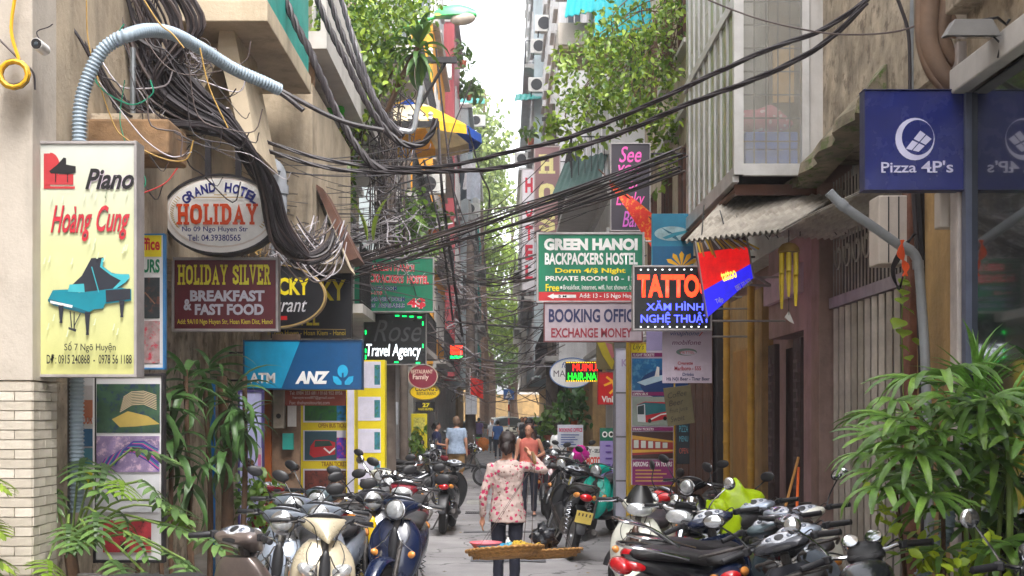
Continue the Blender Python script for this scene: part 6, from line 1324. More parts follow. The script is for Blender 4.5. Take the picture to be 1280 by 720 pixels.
# wind chime
root = P(986, 303, 11.6); t = thing('bamboo_chime', 'yellow bamboo wind chime hanging under the tin awning', 'wind chime', root); mbam = M('bamboo', C(214, 188, 40), rough=.4, var=.25, scale=5); mcoco = M('coconut_shell', C(150, 120, 60), rough=.6, var=.3)
MB().lathe([(0.012, .0), (.06, -.015), (.09, -.05), (.1, -.09), (.09, -.09)], n=18).build('cap', mcoco, t, smooth=True); MB().tube([(0, 0, .12), (0, 0, 0)], .004, 4).build('string', m_cab, t)
for k in range(6):
    a = k*math.pi/3+.3; x, y = .072*math.cos(a), .072*math.sin(a); L_ = (.46, .38, .5, .44, .4, .48)[k]
    mb = MB().lathe([(.024, 0), (.024, -L_*.4), (.026, -L_*.41), (.022, -L_*.42)], (x, y, -.1), 10); rings = []
    for i in range(5):
        u = i/4; z = -.1-L_*.42-L_*.58*u; hw = .024*(1-.55*u*u); rings.append([Vector((x+hw*math.cos(b_), y+hw*math.sin(b_), z)) for b_ in [R(q) for q in (20, 55, 90, 125, 160)]]+[Vector((x+hw*.8*math.cos(b_), y+hw*.8*math.sin(b_), z)) for b_ in [R(q) for q in (160, 125, 90, 55, 20)]])
    mb.ring_loft(rings).build('bamboo_tube', mbam, t, smooth=True)
MB().tube([(0, 0, -.1), (0, 0, -.66)], .003, 4).build('clapper_string', m_cab, t); MB().add([(0, 0, -.62), (.05, 0, -.74), (.01, .004, -.72), (-.04, 0, -.68)], [(0, 1, 2, 3)]).prism([(-.04, -.68), (0, -.62), (.05, -.74), (0, -.71)], .004).build('clapper_tag', m_soffit, t)
# flag
t = thing('flag', 'red flag with a yellow star above the far left wires', 'flag', P(592, 470, 40)); mb = MB(); vs = []
for i in range(9):
    for j in range(5): vs.append((i*.05-.1, .05*math.sin(i*.9+j*.5), -j*.14-.05*i*(.4)))
mb.add(vs, [(i*5+j, i*5+j+1, i*5+j+6, i*5+j+5) for i in range(8) for j in range(4)]).build('cloth', flat(214, 44, 36), t, smooth=True); MB().tube([(-.11, 0, -.7), (-.11, 0, .3)], .012, 5).build('staff', m_white, t)
for lb_, px, py, D, sc in (('red banner with yellow marks hanging left of the beach sign', 794, 262, 17.5, 1),):
    t = thing('flag', lb_, 'flag', P(px, py, D)); mb = MB(); vs = []
    for i in range(10):
        for j in range(5): vs.append((-.35+i*.085, .04*math.sin(i*.9+j*.6), .42-.07*i-j*(.02+.014*i)))
    mb.add(vs, [(i*5+j, i*5+j+1, i*5+j+6, i*5+j+5) for i in range(9) for j in range(4)]).build('cloth', M('red_banner', C(214, 44, 30), rough=.7, var=.2, rust=C(226, 150, 40), scale=8), t, smooth=True); MB().tube([(-.5, 0, .55), (.35, 0, -.25)], .01, 5).build('staff', m_wood, t)
# ================================================================ MOTORBIKES
m_tyre = M('tyre', C(38, 36, 38), rough=.85, var=.3, scale=8, bump=.3); m_rim = M('rim_alloy', C(150, 150, 155), rough=.35, metal=.8, var=.3, scale=9)
m_chrome = M('chrome', C(210, 212, 216), rough=.14, metal=1.0, var=.12, scale=6, bump=0); m_blackp = M('black_plastic', C(40, 40, 44), rough=.42, var=.3, scale=6, bump=.1)
m_seat = M('seat_vinyl', C(38, 36, 38), rough=.5, var=.25, scale=5, bump=.15); m_engine = M('engine_metal', C(96, 92, 90), rough=.5, metal=.6, var=.5, scale=12, bump=.4)
m_lens = M('headlight_lens', C(220, 224, 228), rough=.08, var=.25, scale=22, bump=0, metal=.55, coat=1.0); m_red = M('tail_lens', C(200, 24, 34), rough=.1, var=.3, scale=20, bump=0, coat=1.0); m_amber = M('amber_lens', C(230, 150, 70), rough=.12, var=.25, scale=20, bump=0, coat=1.0)
m_mirror = M('mirror_glass', C(200, 205, 210), rough=.02, metal=1.0, var=0, bump=0); dgrey_d = M('dial_grey', C(96, 104, 120), rough=.2, coat=1.0)
m_dial = M('dial_face', C(190, 194, 204), rough=.15, var=.5, scale=30, bump=0, coat=1.0)
def paint(key, r, g, b, metal=.0, rough=.2): return M('paint_'+key, C(r, g, b), rough=rough, metal=metal, var=.22, scale=5, bump=.04, coat=.45, streak=.3)
def catm(sec, k=4):
    """interpolate section tuples"""
    a = np.array(sec, dtype=float); q = np.vstack([2*a[0]-a[1], a, 2*a[-1]-a[-2]]); out = []
    for i in range(1, len(q)-2):
        for j in range(k):
            t = j/k; out.append(.5*((2*q[i])+(q[i+1]-q[i-1])*t+(2*q[i-1]-5*q[i]+4*q[i+1]-q[i+2])*t*t+(3*q[i]-3*q[i+1]+q[i+2]-q[i-1])*t**3))
    out.append(a[-1]); return out
def loftx(sec, e=2.6, n=18, k=4):
    """sec: (x, z, half width, half height)"""
    rings = []
    for x, z, w, h in catm(sec, k):
        w = max(w, .004); h = max(h, .004)
        rings.append([Vector((x, w*math.copysign(abs(math.cos(a))**(2/e), math.cos(a)), z+h*math.copysign(abs(math.sin(a))**(2/e), math.sin(a)))) for a in [2*math.pi*i/n+.001 for i in range(n)]])
    return MB().ring_loft(rings)
def motorbike(label, X, D, yaw, body, trim=None, kind='scooter', lamp='bar', steer=0.0, lean=0.0, mirrors=(1, 1), plate=None, R_=.26, seatc=None, rack=False, dials=1, z=0.018, stripes=None, group='motorbikes parked along the alley', scale=1.0, windshield=False, chromebar=False, basket=False, low=False):
    t = thing('motorbike', label, 'motorbike', (X, D, z), R(yaw), group); t.rotation_euler = (R(lean), 0, R(yaw)); t.scale = (scale,)*3
    trim = trim or m_blackp; sa = R(steer); cs, sn = math.cos(sa), math.sin(sa); px0 = .42
    def S_(mb):       # steering rotation about the head
        mb.v = [(px0+(x-px0)*cs-y*sn, (x-px0)*sn+y*cs, zz) for x, y, zz in mb.v]; return mb
    def put(mb, nm, mt, par=t, st=False, smooth=True, bevel=0): 
        return (S_(mb) if st else mb).build(nm, mt, par, smooth=smooth, bevel=bevel)
    fx, rx = .64, -.60
    for x, st in ((fx, True), (rx, False)):
        tw = .05 if kind == 'scooter' else .042
        w = put(MB().lathe([(R_-.075, -tw*.7), (R_-.03, -tw), (R_-.008, -tw*.6), (R_, 0), (R_-.008, tw*.6), (R_-.03, tw), (R_-.075, tw*.7)], (x, 0, R_), 28, 'y'), 'wheel', m_tyre, st=st)
        mb = MB().lathe([(R_-.07, -.032), (R_-.085, -.03), (R_-.09, 0), (R_-.085, .03), (R_-.07, .032)], (x, 0, R_), 24, 'y').lathe([(.0, -.05), (.035, -.048), (.04, 0), (.035, .048), (0, .05)], (x, 0, R_), 12, 'y')
        for k in range(6 if kind == 'scooter' else 10):
            a = 2*math.pi*k/(6 if kind == 'scooter' else 10); mb.tube([(x+.03*math.cos(a), 0, R_+.03*math.sin(a)), (x+(R_-.085)*math.cos(a), 0, R_+(R_-.085)*math.sin(a))], .011 if kind == 'scooter' else .005, 5)
        put(mb, 'rim', m_rim, w, st)
    # front fender
    rings = []
    for i in range(15):
        a = R(12+150*i/14); rr = R_+.035; c = Vector((fx+rr*math.cos(a), 0, R_+rr*math.sin(a))); o = Vector((math.cos(a), 0, math.sin(a))); w = (.075 if kind == 'scooter' else .055)*math.sin(math.pi*(.12+.78*i/14))**.4
        rings.append([c+Vector((0, w*math.cos(b), 0))+o*(.035*math.sin(b)-.012 if math.sin(b) > 0 else -.012) for b in [2*math.pi*q/12 for q in range(12)]])
    put(MB().ring_loft(rings), 'front_fender', body if kind == 'scooter' else trim, st=True)
    mb = MB()
    for s_ in (-1, 1): mb.tube([(fx, s_*.085, R_), (fx-.07, s_*.085, R_+.22), (.46, s_*.07, .70)], .02, 8)
    put(mb.tube([(.47, 0, .62), (.36, 0, .98)], .03, 8), 'fork', m_chrome if kind != 'scooter' else m_engine, st=True)
    # front shield
    if kind == 'scooter': prof = [(.27, .50, .07, .05), (.36, .53, .15, .08), (.48, .535, .2, .1), (.60, .515, .225, .11), (.72, .475, .215, .1), (.81, .43, .17, .08), (.87, .40, .11, .06)]
    elif kind == 'under': prof = [(.30, .46, .06, .05), (.40, .49, .13, .07), (.52, .50, .185, .09), (.64, .485, .205, .1), (.74, .45, .19, .09), (.82, .41, .13, .07)]
    else: prof = None
    if prof:
        rings = []
        for zz, xf, w, b in catm(prof, 3):
            fr = [Vector((xf-b+b*max(0, math.cos(a))**.7*1.0, w*math.sin(a), zz)) for a in [R(-90+180*i/14) for i in range(15)]]
            bk = [Vector((xf-b-.03-.03*math.cos(a), w*.96*math.sin(a), zz)) for a in [R(90-180*i/8) for i in range(9)]]
            rings.append(fr+bk)
        put(MB().ring_loft(rings), 'front_shield', body)
        # inner panel and grille, lights on the shield
        put(loftx([(.50, .58, .035, .06), (.535, .66, .05, .1), (.52, .74, .035, .09), (.47, .82, .02, .04)] if False else [(.46, .70, .03, .12), (.51, .66, .042, .15), (.532, .62, .03, .1), (.54, .6, .01, .04)], 2.2, 12), 'centre_trim', trim)
        for s_ in (-1, 1):
            put(MB().ell((.478, s_*.14, .585), .03, .062, .034, 12, 8, (s_*.3, -.2, s_*-.75)), 'indicator', m_amber)
            put(MB().tube(spline([(.52, s_*.03, .78), (.535, s_*.07, .70), (.50, s_*.15, .63), (.46, s_*.19, .60)], 4), .006, 5), 'chrome_trim', m_chrome)
    if lamp == 'shield':
        for s_ in (-1, 1): put(MB().ell((.478, s_*.11, .665), .05, .09, .05, 14, 9, (s_*.5, -.3, s_*-.6)), 'headlight', m_lens)
    # cowl / headset
    secs = []
    wid = .19 if kind != 'moto' else .1
    cw = {'bar': [(.26, .985, .11, .02), (.29, .988, .165, .04), (.35, .985, .17, .056), (.41, .968, .12, .074), (.47, .95, .086, .084)], 'shield': [(.26, .99, .11, .02), (.30, .99, .165, .045), (.36, .98, .15, .06), (.43, .945, .085, .055), (.49, .895, .03, .03), (.51, .87, .008, .01)], 'wide': [(.26, .985, .11, .02), (.30, .985, .16, .04), (.36, .975, .15, .056), (.42, .955, .125, .06), (.45, .945, .11, .05)]}[lamp]
    if kind == 'moto': cw = [(x+.0, zz-.01, w*.62, h_*.8) for x, zz, w, h_ in cw]
    put(loftx(cw, 2.5, 20, 3), 'handlebar_cover', body if kind != 'moto' else trim, st=True)
    if prof:
        for s_ in (-1, 1):       # shut lines between the shield panels
            put(MB().tube(spline([(.455, s_*.10, .86), (.485, s_*.13, .78), (.515, s_*.11, .70), (.535, s_*.05, .64)], 4), .0035, 5), 'panel_seam', m_blackp)
            put(MB().tube(spline([(.5, s_*.06, .40), (.5, s_*.14, .46), (.45, s_*.205, .56), (.40, s_*.2, .70), (.36, s_*.16, .82)], 4), .004, 5), 'panel_seam', m_blackp)
    for s_ in (-1, 1):           # control cables from the bar down behind the lamp
        put(MB().tube(spline([(.34, s_*.2, 1.0), (.42, s_*.19, 1.03), (.47, s_*.1, .97), (.42, s_*.05, .82)], 4), .0045, 5), 'control_cable', m_blackp, st=True)
    if lamp == 'bar':
        r_ = .078; hx = .475
        put(MB().lathe([(r_+.012, -.05), (r_+.014, 0), (r_, .006)], (hx, 0, .95), 20, 'x'), 'headlight_ring', m_chrome if not low else trim, st=True)
        put(MB().ell((hx+.002, 0, .95), .04, r_, r_*(1.0 if kind != 'under' else .8), 18, 10), 'headlight', m_lens, st=True)
    elif lamp == 'wide':
        rr_ = [Vector((0, 0, 0))]
        mb = MB().ell((.455, 0, .945), .055, .115, .06, 20, 10, (0, -.35, 0)); put(mb, 'headlight', m_lens, st=True)
    # dash
    mb = MB().ell((.325, 0, 1.01), .085, .14 if dials == 1 else .1, .03, 20, 8, (0, -.55, 0)); put(mb, 'instrument_panel', m_blackp, st=True)
    if dials == 1:
        put(MB().ell((.317, 0, 1.025), .066, .115, .022, 20, 8, (0, -.55, 0)), 'dial', m_dial, st=True); [put(MB().ell((.309+dx, yy, 1.039+dx*.6), r2, r2, .009, 16, 6, (0, -.55, 0)), 'dial_disc', mm, st=True) for dx, yy, r2, mm in ((0, 0, .036, m_blackp), (0, .064, .02, dgrey_d), (0, -.064, .02, dgrey_d))]
    else:
        for s_ in (-1, 1):
            mt = Euler((0, -.7, 0)).to_matrix(); mb = MB().lathe([(.0, -.04), (.042, -.035), (.05, 0), (.046, .012), (.04, .008)], (0, 0, 0), 18); mb.v = [tuple(mt@Vector(v)+Vector((.36, s_*.065, 1.07))) for v in mb.v]; d = put(mb, 'dial', m_chrome, st=True)
            mb = MB().lathe([(.0, .004), (.041, .004)], (0, 0, 0), 18); mb.v = [tuple(mt@Vector(v)+Vector((.36, s_*.065, 1.071))) for v in mb.v]; put(mb, 'dial_face', m_dial, d, st=True)
    # bars, grips, levers, mirrors
    hm = m_chrome if (kind == 'moto' or chromebar) else m_blackp
    bar = [(.36, -.12, .99), (.34, -.2, 1.0), (.26, -.36, .985)]
    for s_ in (-1, 1):
        pts = [(x, -s_*y, zz) for x, y, zz in bar]; put(MB().tube(spline([(.36, 0, .985)]+pts, 3), .012, 8), 'handlebar', hm, st=True)
        a, b_ = Vector(pts[1]), Vector(pts[2]); put(MB().tube([a.lerp(b_, .2), a.lerp(b_, .25), a.lerp(b_, 1.0), a.lerp(b_, 1.02)], [.016, .02, .019, .012], 10), 'grip', m_blackp, st=True)
        put(MB().obox(a.lerp(b_, .08), .05, .05, .045, (0, 0, s_*-.4)), 'switch_box', m_blackp, st=True, smooth=False, bevel=.008)
        put(MB().tube(spline([a+Vector((.04, 0, 0)), a.lerp(b_, .4)+Vector((.07, 0, -.01)), a.lerp(b_, .98)+Vector((.06, 0, -.015))], 3), .006, 5), 'brake_lever', m_chrome, st=True)
    for s_, on in zip((1, -1), mirrors):
        if not on: continue
        a = Vector((.35, s_*.19, 1.0)); c = Vector((.33, s_*.33, 1.2)); put(MB().tube(spline([a, a+Vector((.03, s_*.05, .09)), c], 4), .006, 5), 'mirror_stem', m_chrome if kind == 'moto' else m_blackp, st=True)
        rd = (.05, .05) if kind == 'moto' else (.072, .045)
        mr = put(MB().ell(c+Vector((.012, s_*.02, .03)), .018, rd[0], rd[1], 18, 8, (s_*.25, 0, s_*.1)), 'mirror', m_blackp if kind != 'moto' else m_chrome, st=True); put(MB().ell(c+Vector((-.004, s_*.02, .03)), .006, rd[0]*.88, rd[1]*.86, 18, 6, (s_*.25, 0, s_*.1)), 'mirror_glass', m_mirror, mr, True)
    # body
    if kind == 'scooter':
        put(loftx([(.42, .30, .1, .03), (.3, .27, .16, .035), (.05, .27, .165, .04), (-.1, .32, .13, .07)], 3), 'floorboard', trim)
        put(loftx([(.02, .42, .1, .06), (-.06, .47, .15, .16), (-.25, .56, .175, .17), (-.5, .62, .17, .14), (-.72, .69, .13, .09), (-.88, .74, .07, .04)], 2.6), 'body_panel', body)
    elif kind == 'under':
        put(loftx([(.44, .66, .07, .1), (.28, .56, .075, .11), (.08, .5, .08, .1), (-.12, .55, .1, .12), (-.35, .64, .125, .11), (-.6, .71, .115, .08), (-.86, .78, .05, .035)], 2.4), 'body_panel', body)
        put(loftx([(.36, .5, .15, .12), (.24, .44, .14, .16), (.12, .38, .1, .12), (.05, .36, .05, .05)], 2.4), 'leg_shield', trim)
    else:
        put(loftx([(.33, .84, .06, .06), (.24, .86, .13, .1), (.08, .86, .15, .11), (-.08, .80, .1, .08), (-.14, .77, .06, .04)], 2.4), 'fuel_tank', body)
        put(loftx([(-.1, .66, .1, .08), (-.35, .7, .11, .08), (-.7, .8, .08, .06), (-.92, .87, .05, .03)], 2.4), 'body_panel', body)
        put(MB().tube([(.4, 0, .8), (.3, 0, .45), (-.1, 0, .35)], .022, 8).tube([(.38, 0, .85), (-.1, 0, .7), (-.7, 0, .76)], .02, 8), 'frame', m_blackp)
    put(loftx([(-.02, .755, .07, .02), (-.08, .775, .115, .045), (-.28, .775, .135, .045), (-.42, .8, .13, .05), (-.65, .82, .125, .045), (-.76, .815, .09, .03), (-.80, .81, .05, .012)] if kind != 'moto' else [(-.1, .84, .07, .03), (-.3, .83, .125, .05), (-.6, .88, .125, .05), (-.85, .92, .08, .03)], 2.8), 'seat', seatc or m_seat)
    tl = (-.885, .74) if kind == 'scooter' else (-.87, .77)
    put(MB().ell((tl[0], 0, tl[1]-.03), .08 if rack else .05, .13 if rack else .075, .06 if rack else .045, 16, 10, (0, .2, 0)), 'tail_light', m_red)
    for s_ in (-1, 1): put(MB().ell((tl[0]+.06, s_*.105, tl[1]-.02), .075, .024, .032, 12, 8, (0, .15, s_*.35)), 'tail_indicator', m_red if rack else m_amber)
    put(MB().tube(spline([(-.45, .15, .80), (-.7, .155, .86), (-.87, .09, .88), (-.87, -.09, .88), (-.7, -.155, .86), (-.45, -.15, .80)], 4), .012, 7), 'grab_rail', m_chrome if rack else m_engine)
    put(loftx([(-.62, .62, .06, .02), (-.8, .58, .07, .02), (-.93, .44, .07, .035), (-.98, .34, .05, .02)], 2.5), 'rear_fender', m_blackp)
    if plate:
        pl_ = MB().obox((-.985, 0, .52), .008, .19, .14, (0, -.25, 0)).build('number_plate', plate, t)
        mb = MB()
        for r_i in range(2):
            for q in range(4): mb.obox((-.991-(.014 if r_i == 0 else -.014), -.063+.042*q, .549-.056*r_i), .003, .016, .034, (0, -.25, 0))
        mb.build('plate_marks', M('plate_ink', C(90, 70, 40)), pl_)["kind"] = 'stuff'
    put(MB().obox((-.22, .0, .36), .34, .2, .2, (0, .1, 0)).obox((.02, 0, .33), .2, .16, .14, (0, -.2, 0)), 'engine', m_engine, smooth=False, bevel=.03)["kind"] = 'stuff'
    put(MB().lathe([(.0, 0), (.06, .005), (.085, .02), (.085, .05), (.0, .055)], (-.25, -.16, .36), 16, 'y'), 'engine_cover', m_engine)
    put(MB().tube(spline([(-.05, -.1, .24), (-.25, -.14, .2), (-.4, -.15, .24), (-.5, -.15, .28)], 4), .016, 8), 'exhaust_pipe', m_chrome); put(MB().tube([(-.42, -.155, .26), (-.46, -.155, .27), (-.86, -.165, .36), (-.9, -.165, .37)], [.025, .045, .05, .03], 12), 'muffler', m_engine)
    mb = MB()
    for s_ in (-1, 1):
        pts = [Vector((-.62, s_*.11, .3)).lerp(Vector((-.55, s_*.12, .66)), q/30)+Vector((.028*math.cos(q*1.6), .028*math.sin(q*1.6), 0)) for q in range(31)]; put(MB().tube(pts, .006, 5), 'shock_spring', m_chrome)
    put(MB().tube([(-.15, .1, .26), (-.2, .2, .02), (-.16, .23, .012)], .012, 6), 'side_stand', m_engine)
    if windshield: put(MB().ring_loft([[Vector((.39-.13*q/6+.09*math.cos(a), .12*math.sin(a)*(1-.6*(q/6)**2), .99+.15*q/6)) for a in [R(-80+160*i/10) for i in range(11)]]+[Vector((.38-.13*q/6+.09*math.cos(a), .118*math.sin(a)*(1-.6*(q/6)**2), .99+.15*q/6)) for a in [R(80-160*i/10) for i in range(11)]] for q in range(7)]), 'wind_deflector', M('smoked_screen', C(24, 24, 26), rough=.3, var=.1, bump=0), st=True)
    if basket:
        put(MB().tube(spline([(-.5, .1, .87), (-.7, .11, 1.0), (-.9, .1, 1.05), (-.9, -.1, 1.05), (-.7, -.11, 1.0), (-.5, -.1, .87)], 4), .01, 7).tube([(-.75, .1, 1.01), (-.75, -.1, 1.01)], .008, 6), 'chrome_rack', m_chrome)
    return t
navy = paint('navy', 16, 30, 62); silver = paint('silver', 150, 160, 176, metal=.5, rough=.3); cream_p = paint('champagne', 206, 194, 168, metal=.25, rough=.28); taupe = paint('taupe', 128, 116, 112, metal=.45, rough=.3); blackp = paint('black', 26, 27, 32)
whitep = paint('white', 226, 226, 214); brown_p = paint('brown', 92, 70, 62, metal=.3); tealp = paint('turquoise', 0, 186, 166); redp = paint('red', 200, 24, 34); greyb = paint('grey_blue', 96, 112, 120, metal=.4, rough=.3); dgrey = paint('dark_grey', 60, 62, 70, metal=.3); pinkp = paint('dark_red', 120, 26, 40); yelp = paint('yellow', 230, 190, 20)
wplate = M('white_plate', C(210, 206, 196), rough=.4, var=.15); yplate = M('yellow_plate', C(226, 200, 100), rough=.4, var=.15)
# left row, near to far
motorbike('taupe scooter seen from behind its dash, lowest at the left plants', -1.78, 7.55, 62, taupe, m_blackp, 'scooter', mirrors=(0, 0), steer=-8)
motorbike('champagne scooter with twin slanted headlights facing the viewer, left row', -1.38, 9.25, -78, cream_p, m_blackp, 'scooter', lamp='shield', mirrors=(0, 0), steer=8, windshield=False, lean=-4)
motorbike('silver scooter with round headlight between the champagne and navy ones', -1.48, 10.5, -97, silver, m_blackp, 'scooter', lean=-5, steer=6)
motorbike('navy blue scooter with round headlight, front of the left row', -.93, 11.15, -94, navy, m_blackp, 'scooter', mirrors=(1, 0), steer=-14, lean=-4)
motorbike('yellow sided scooter squeezed behind the navy scooter', -1.22, 12.2, -88, dgrey, yelp, 'scooter', mirrors=(1, 1), steer=10)
motorbike('grey motorbike with tall mirrors in front of the ticket panel', -1.75, 12.6, -105, greyb, m_blackp, 'under', mirrors=(1, 1), lean=-6)
motorbike('dark red motorbike leaning beside the orange post', -2.15, 12.9, 150, pinkp, m_blackp, 'under', mirrors=(1, 1), lean=6)
motorbike('black motorbike with chrome bars behind the navy scooter', -1.25, 15.0, -100, blackp, m_blackp, 'moto', mirrors=(1, 1), dials=2)
motorbike('black scooter seen from the rear with a red bag hanging, left side', -.86, 19.4, 86, blackp, m_blackp, 'scooter', mirrors=(1, 1), plate=None, lean=4)
motorbike('dark motorbike parked across the shop by the woman in navy', -1.75, 24.0, 20, dgrey, m_blackp, 'under')
motorbike('second dark motorbike beyond it, near the yellow shop board', -1.8, 26.5, 15, blackp, m_blackp, 'under')
motorbike('red motorbike parked sideways behind the man in the grey shirt', -1.15, 31.6, -12, pinkp, m_blackp, 'moto')
bag('plastic_bag', 'red plastic bag hanging on the black scooter', 556, 622, 19.0, .09, .12, M('red_bag', C(226, 50, 44), rough=.35, transl=.2), 4)
# right side
motorbike('dirty black motorbike with a yellow plate, rear towards the viewer, right of the seller', .72, 16.1, 96, blackp, m_blackp, 'under', plate=yplate, lean=12, mirrors=(0, 0), steer=10, scale=1.05)
motorbike('turquoise scooter facing the viewer beside the violet board', 1.42, 18.8, -110, tealp, m_blackp, 'scooter', mirrors=(1, 1), lean=-4, steer=-10)
motorbike('black and pink draped scooter behind the turquoise one', 1.1, 21.5, -120, blackp, m_blackp, 'scooter', lean=-5)
motorbike('white wheeled red motorbike left of the draped scooter', .82, 22.8, -100, pinkp, m_blackp, 'under')
motorbike('grey scooter in the far cluster on the right', 1.35, 24.6, -95, greyb, m_blackp, 'scooter')
motorbike('dark motorbike in the far cluster under the white booking board', 1.0, 26.8, -85, dgrey, m_blackp, 'under')
motorbike('black motorbike farthest in the right cluster', 1.2, 31, -95, blackp, m_blackp, 'under')
motorbike('white and brown scooter with dark deflector at the purple poster', 1.2, 11.3, -108, whitep, brown_p, 'scooter', lamp='wide', steer=10, mirrors=(0, 0), windshield=True, lean=-5)
motorbike('black motorbike with a big headlight, front wheel to the alley, right pile', 1.62, 10.4, -132, blackp, m_blackp, 'moto', lamp='wide', steer=14, mirrors=(1, 0), dials=2, lean=-4)
motorbike('dark motorbike with wide red tail lights, rear to the alley', 1.62, 8.75, 12, blackp, m_blackp, 'under', mirrors=(0, 0), rack=True, basket=True, lean=4)
motorbike('silver bodied motorbike with red tail lights just beyond the nearest right rear one', 1.72, 9.45, 20, silver, m_blackp, 'under', mirrors=(0, 0), rack=True, lean=3)
motorbike('bright red motorbike by the dark doors', 1.85, 12.4, -165, redp, m_blackp, 'under', mirrors=(1, 1), lamp='wide', steer=0, lean=-4)
motorbike('dark blue scooter with bright dash, farthest of the leaning pile by the shutter', 1.74, 9.15, 84, navy, m_blackp, 'scooter', mirrors=(0, 0), steer=6, lean=-15)
motorbike('grey blue scooter with pale dash, second from the shutter pile', 2.12, 8.75, 80, greyb, m_blackp, 'scooter', mirrors=(0, 0), steer=4, lean=-17)
motorbike('silver scooter with pale dash, third in the shutter pile', 2.1, 8.0, 78, silver, m_blackp, 'scooter', mirrors=(0, 0), steer=4, lean=-16)
motorbike('charcoal scooter with one mirror lowest in the shutter pile', 1.86, 7.35, 76, dgrey, m_blackp, 'scooter', mirrors=(1, 0), steer=0, lean=-16)
motorbike('motorcycle with twin chrome dials in front of the lady palm', 2.12, 6.75, 70, blackp, m_blackp, 'moto', mirrors=(1, 0), dials=2, steer=6, lean=-14)
motorbike('motorcycle cut by the right edge with a round white mirror', 2.6, 5.9, 85, dgrey, m_blackp, 'moto', mirrors=(1, 0), dials=2)
motorbike('silver scooter deep in the right pile, touching the pillar', 2.3, 10.4, 82, silver, m_blackp, 'scooter', mirrors=(0, 0), lean=-14)
motorbike('white bodied scooter between the navy dash and the pillar', 2.55, 9.7, 80, whitep, m_blackp, 'scooter', mirrors=(0, 1), lean=-15)
motorbike('grey blue motorbike wedged behind the lime sacks', 2.3, 11.9, -140, greyb, m_blackp, 'under', mirrors=(1, 1), lean=-5)
motorbike('black scooter with mirrors behind the bright red motorbike', 2.2, 14.6, -120, blackp, m_blackp, 'scooter', mirrors=(1, 1), lean=-4)
motorbike('silver scooter tail to the wall near the meter board, left row', -1.95, 11.5, -84, silver, m_blackp, 'scooter', mirrors=(1, 1), lean=-5, steer=8)
motorbike('silver grey motorbike half hidden between the champagne and silver scooters', -1.75, 9.9, -88, silver, m_blackp, 'under', mirrors=(1, 0), lean=-6)
motorbike('dark red scooter two places behind the navy one', -1.1, 13.7, -95, pinkp, m_blackp, 'scooter', mirrors=(1, 1), lean=-5, lamp='wide')
motorbike('white scooter farther back on the left, before the black rear facing one', -1.6, 17.0, -100, whitep, m_blackp, 'scooter', mirrors=(1, 1), lean=-5)
# lime covers
bag('plastic_cover', 'crumpled lime green plastic sack standing behind the right bikes', 925, 648, 10.9, .24, .3, M('lime_sack', C(190, 220, 20), rough=.3, var=.25, transl=.3), 9, 'sack', .1)
bag('plastic_cover', 'second lime plastic sack lower between the right bikes', 898, 668, 10.4, .2, .28, M('lime_sack', None), 12, 'sack', .1)
bag('cloth', 'magenta cloth bundle lying on the far scooter seat', 726, 566, 20.9, .13, .13, M('magenta_cloth', C(206, 30, 150), rough=.8, var=.2), 14, 'cloth', .14)
# broom sticks
for a, b_, c, lb_ in (((998, 572), (980, 640), C(176, 124, 60), 'wooden broom stick leaning on the dark door'), ((998, 585), (996, 640), C(226, 100, 30), 'orange stick leaning on the dark door')):
    o = MB().tube([P(*a, 12.4)-P(*b_, 11.9), Vector((0, 0, 0)), Vector((-.02, -.1, -.85))], .014, 7).build('broom_stick', M('stick_%d' % int(c[0]*100), c), None, smooth=True); o.location = P(*b_, 11.9); tag(o, lb_, 'stick')
# ================================================================ PEOPLE
m_skin = M('skin', C(196, 142, 116), rough=.5, var=.08, scale=10, bump=.03); m_hair = M('dark_hair', C(26, 18, 18), rough=.4, var=.4, scale=20, bump=.3); m_hair2 = M('grey_brown_hair', C(110, 84, 66), rough=.6, var=.3, scale=20)
def remesh(o, vs, sm=3, disp=None):
    r = o.modifiers.new('remesh', 'REMESH'); r.mode = 'VOXEL'; r.voxel_size = vs; r.use_smooth_shade = True
    if sm: s_ = o.modifiers.new('smooth', 'SMOOTH'); s_.factor = .5; s_.iterations = sm
    if disp:
        tx = bpy.data.textures.new('folds', 'CLOUDS'); tx.noise_scale = disp[1]; d = o.modifiers.new('folds', 'DISPLACE'); d.texture = tx; d.strength = disp[0]; d.mid_level = .5
    return o
def limb(mb, a, b, r0, r1, n=10, bulge=0.0):
    a, b = Vector(a), Vector(b); mb.tube([a.lerp(b, t) for t in (0, .25, .5, .75, 1)], [r0, r0+(r1-r0)*.25+bulge, (r0+r1)/2+bulge*.8, r0+(r1-r0)*.75, r1], n); mb.ell(a, r0, r0, r0, 10, 6); mb.ell(b, r1, r1, r1, 10, 6)
def torso(mb, secs, n=16):      # (z, cx, cy, rx, ry)
    rings = []
    for z, cx, cy, rx, ry in catm(secs, 3): rings.append([Vector((cx+rx*math.cos(a), cy+ry*math.sin(a), z)) for a in [2*math.pi*i/n for i in range(n)]])
    mb.ring_loft(rings)
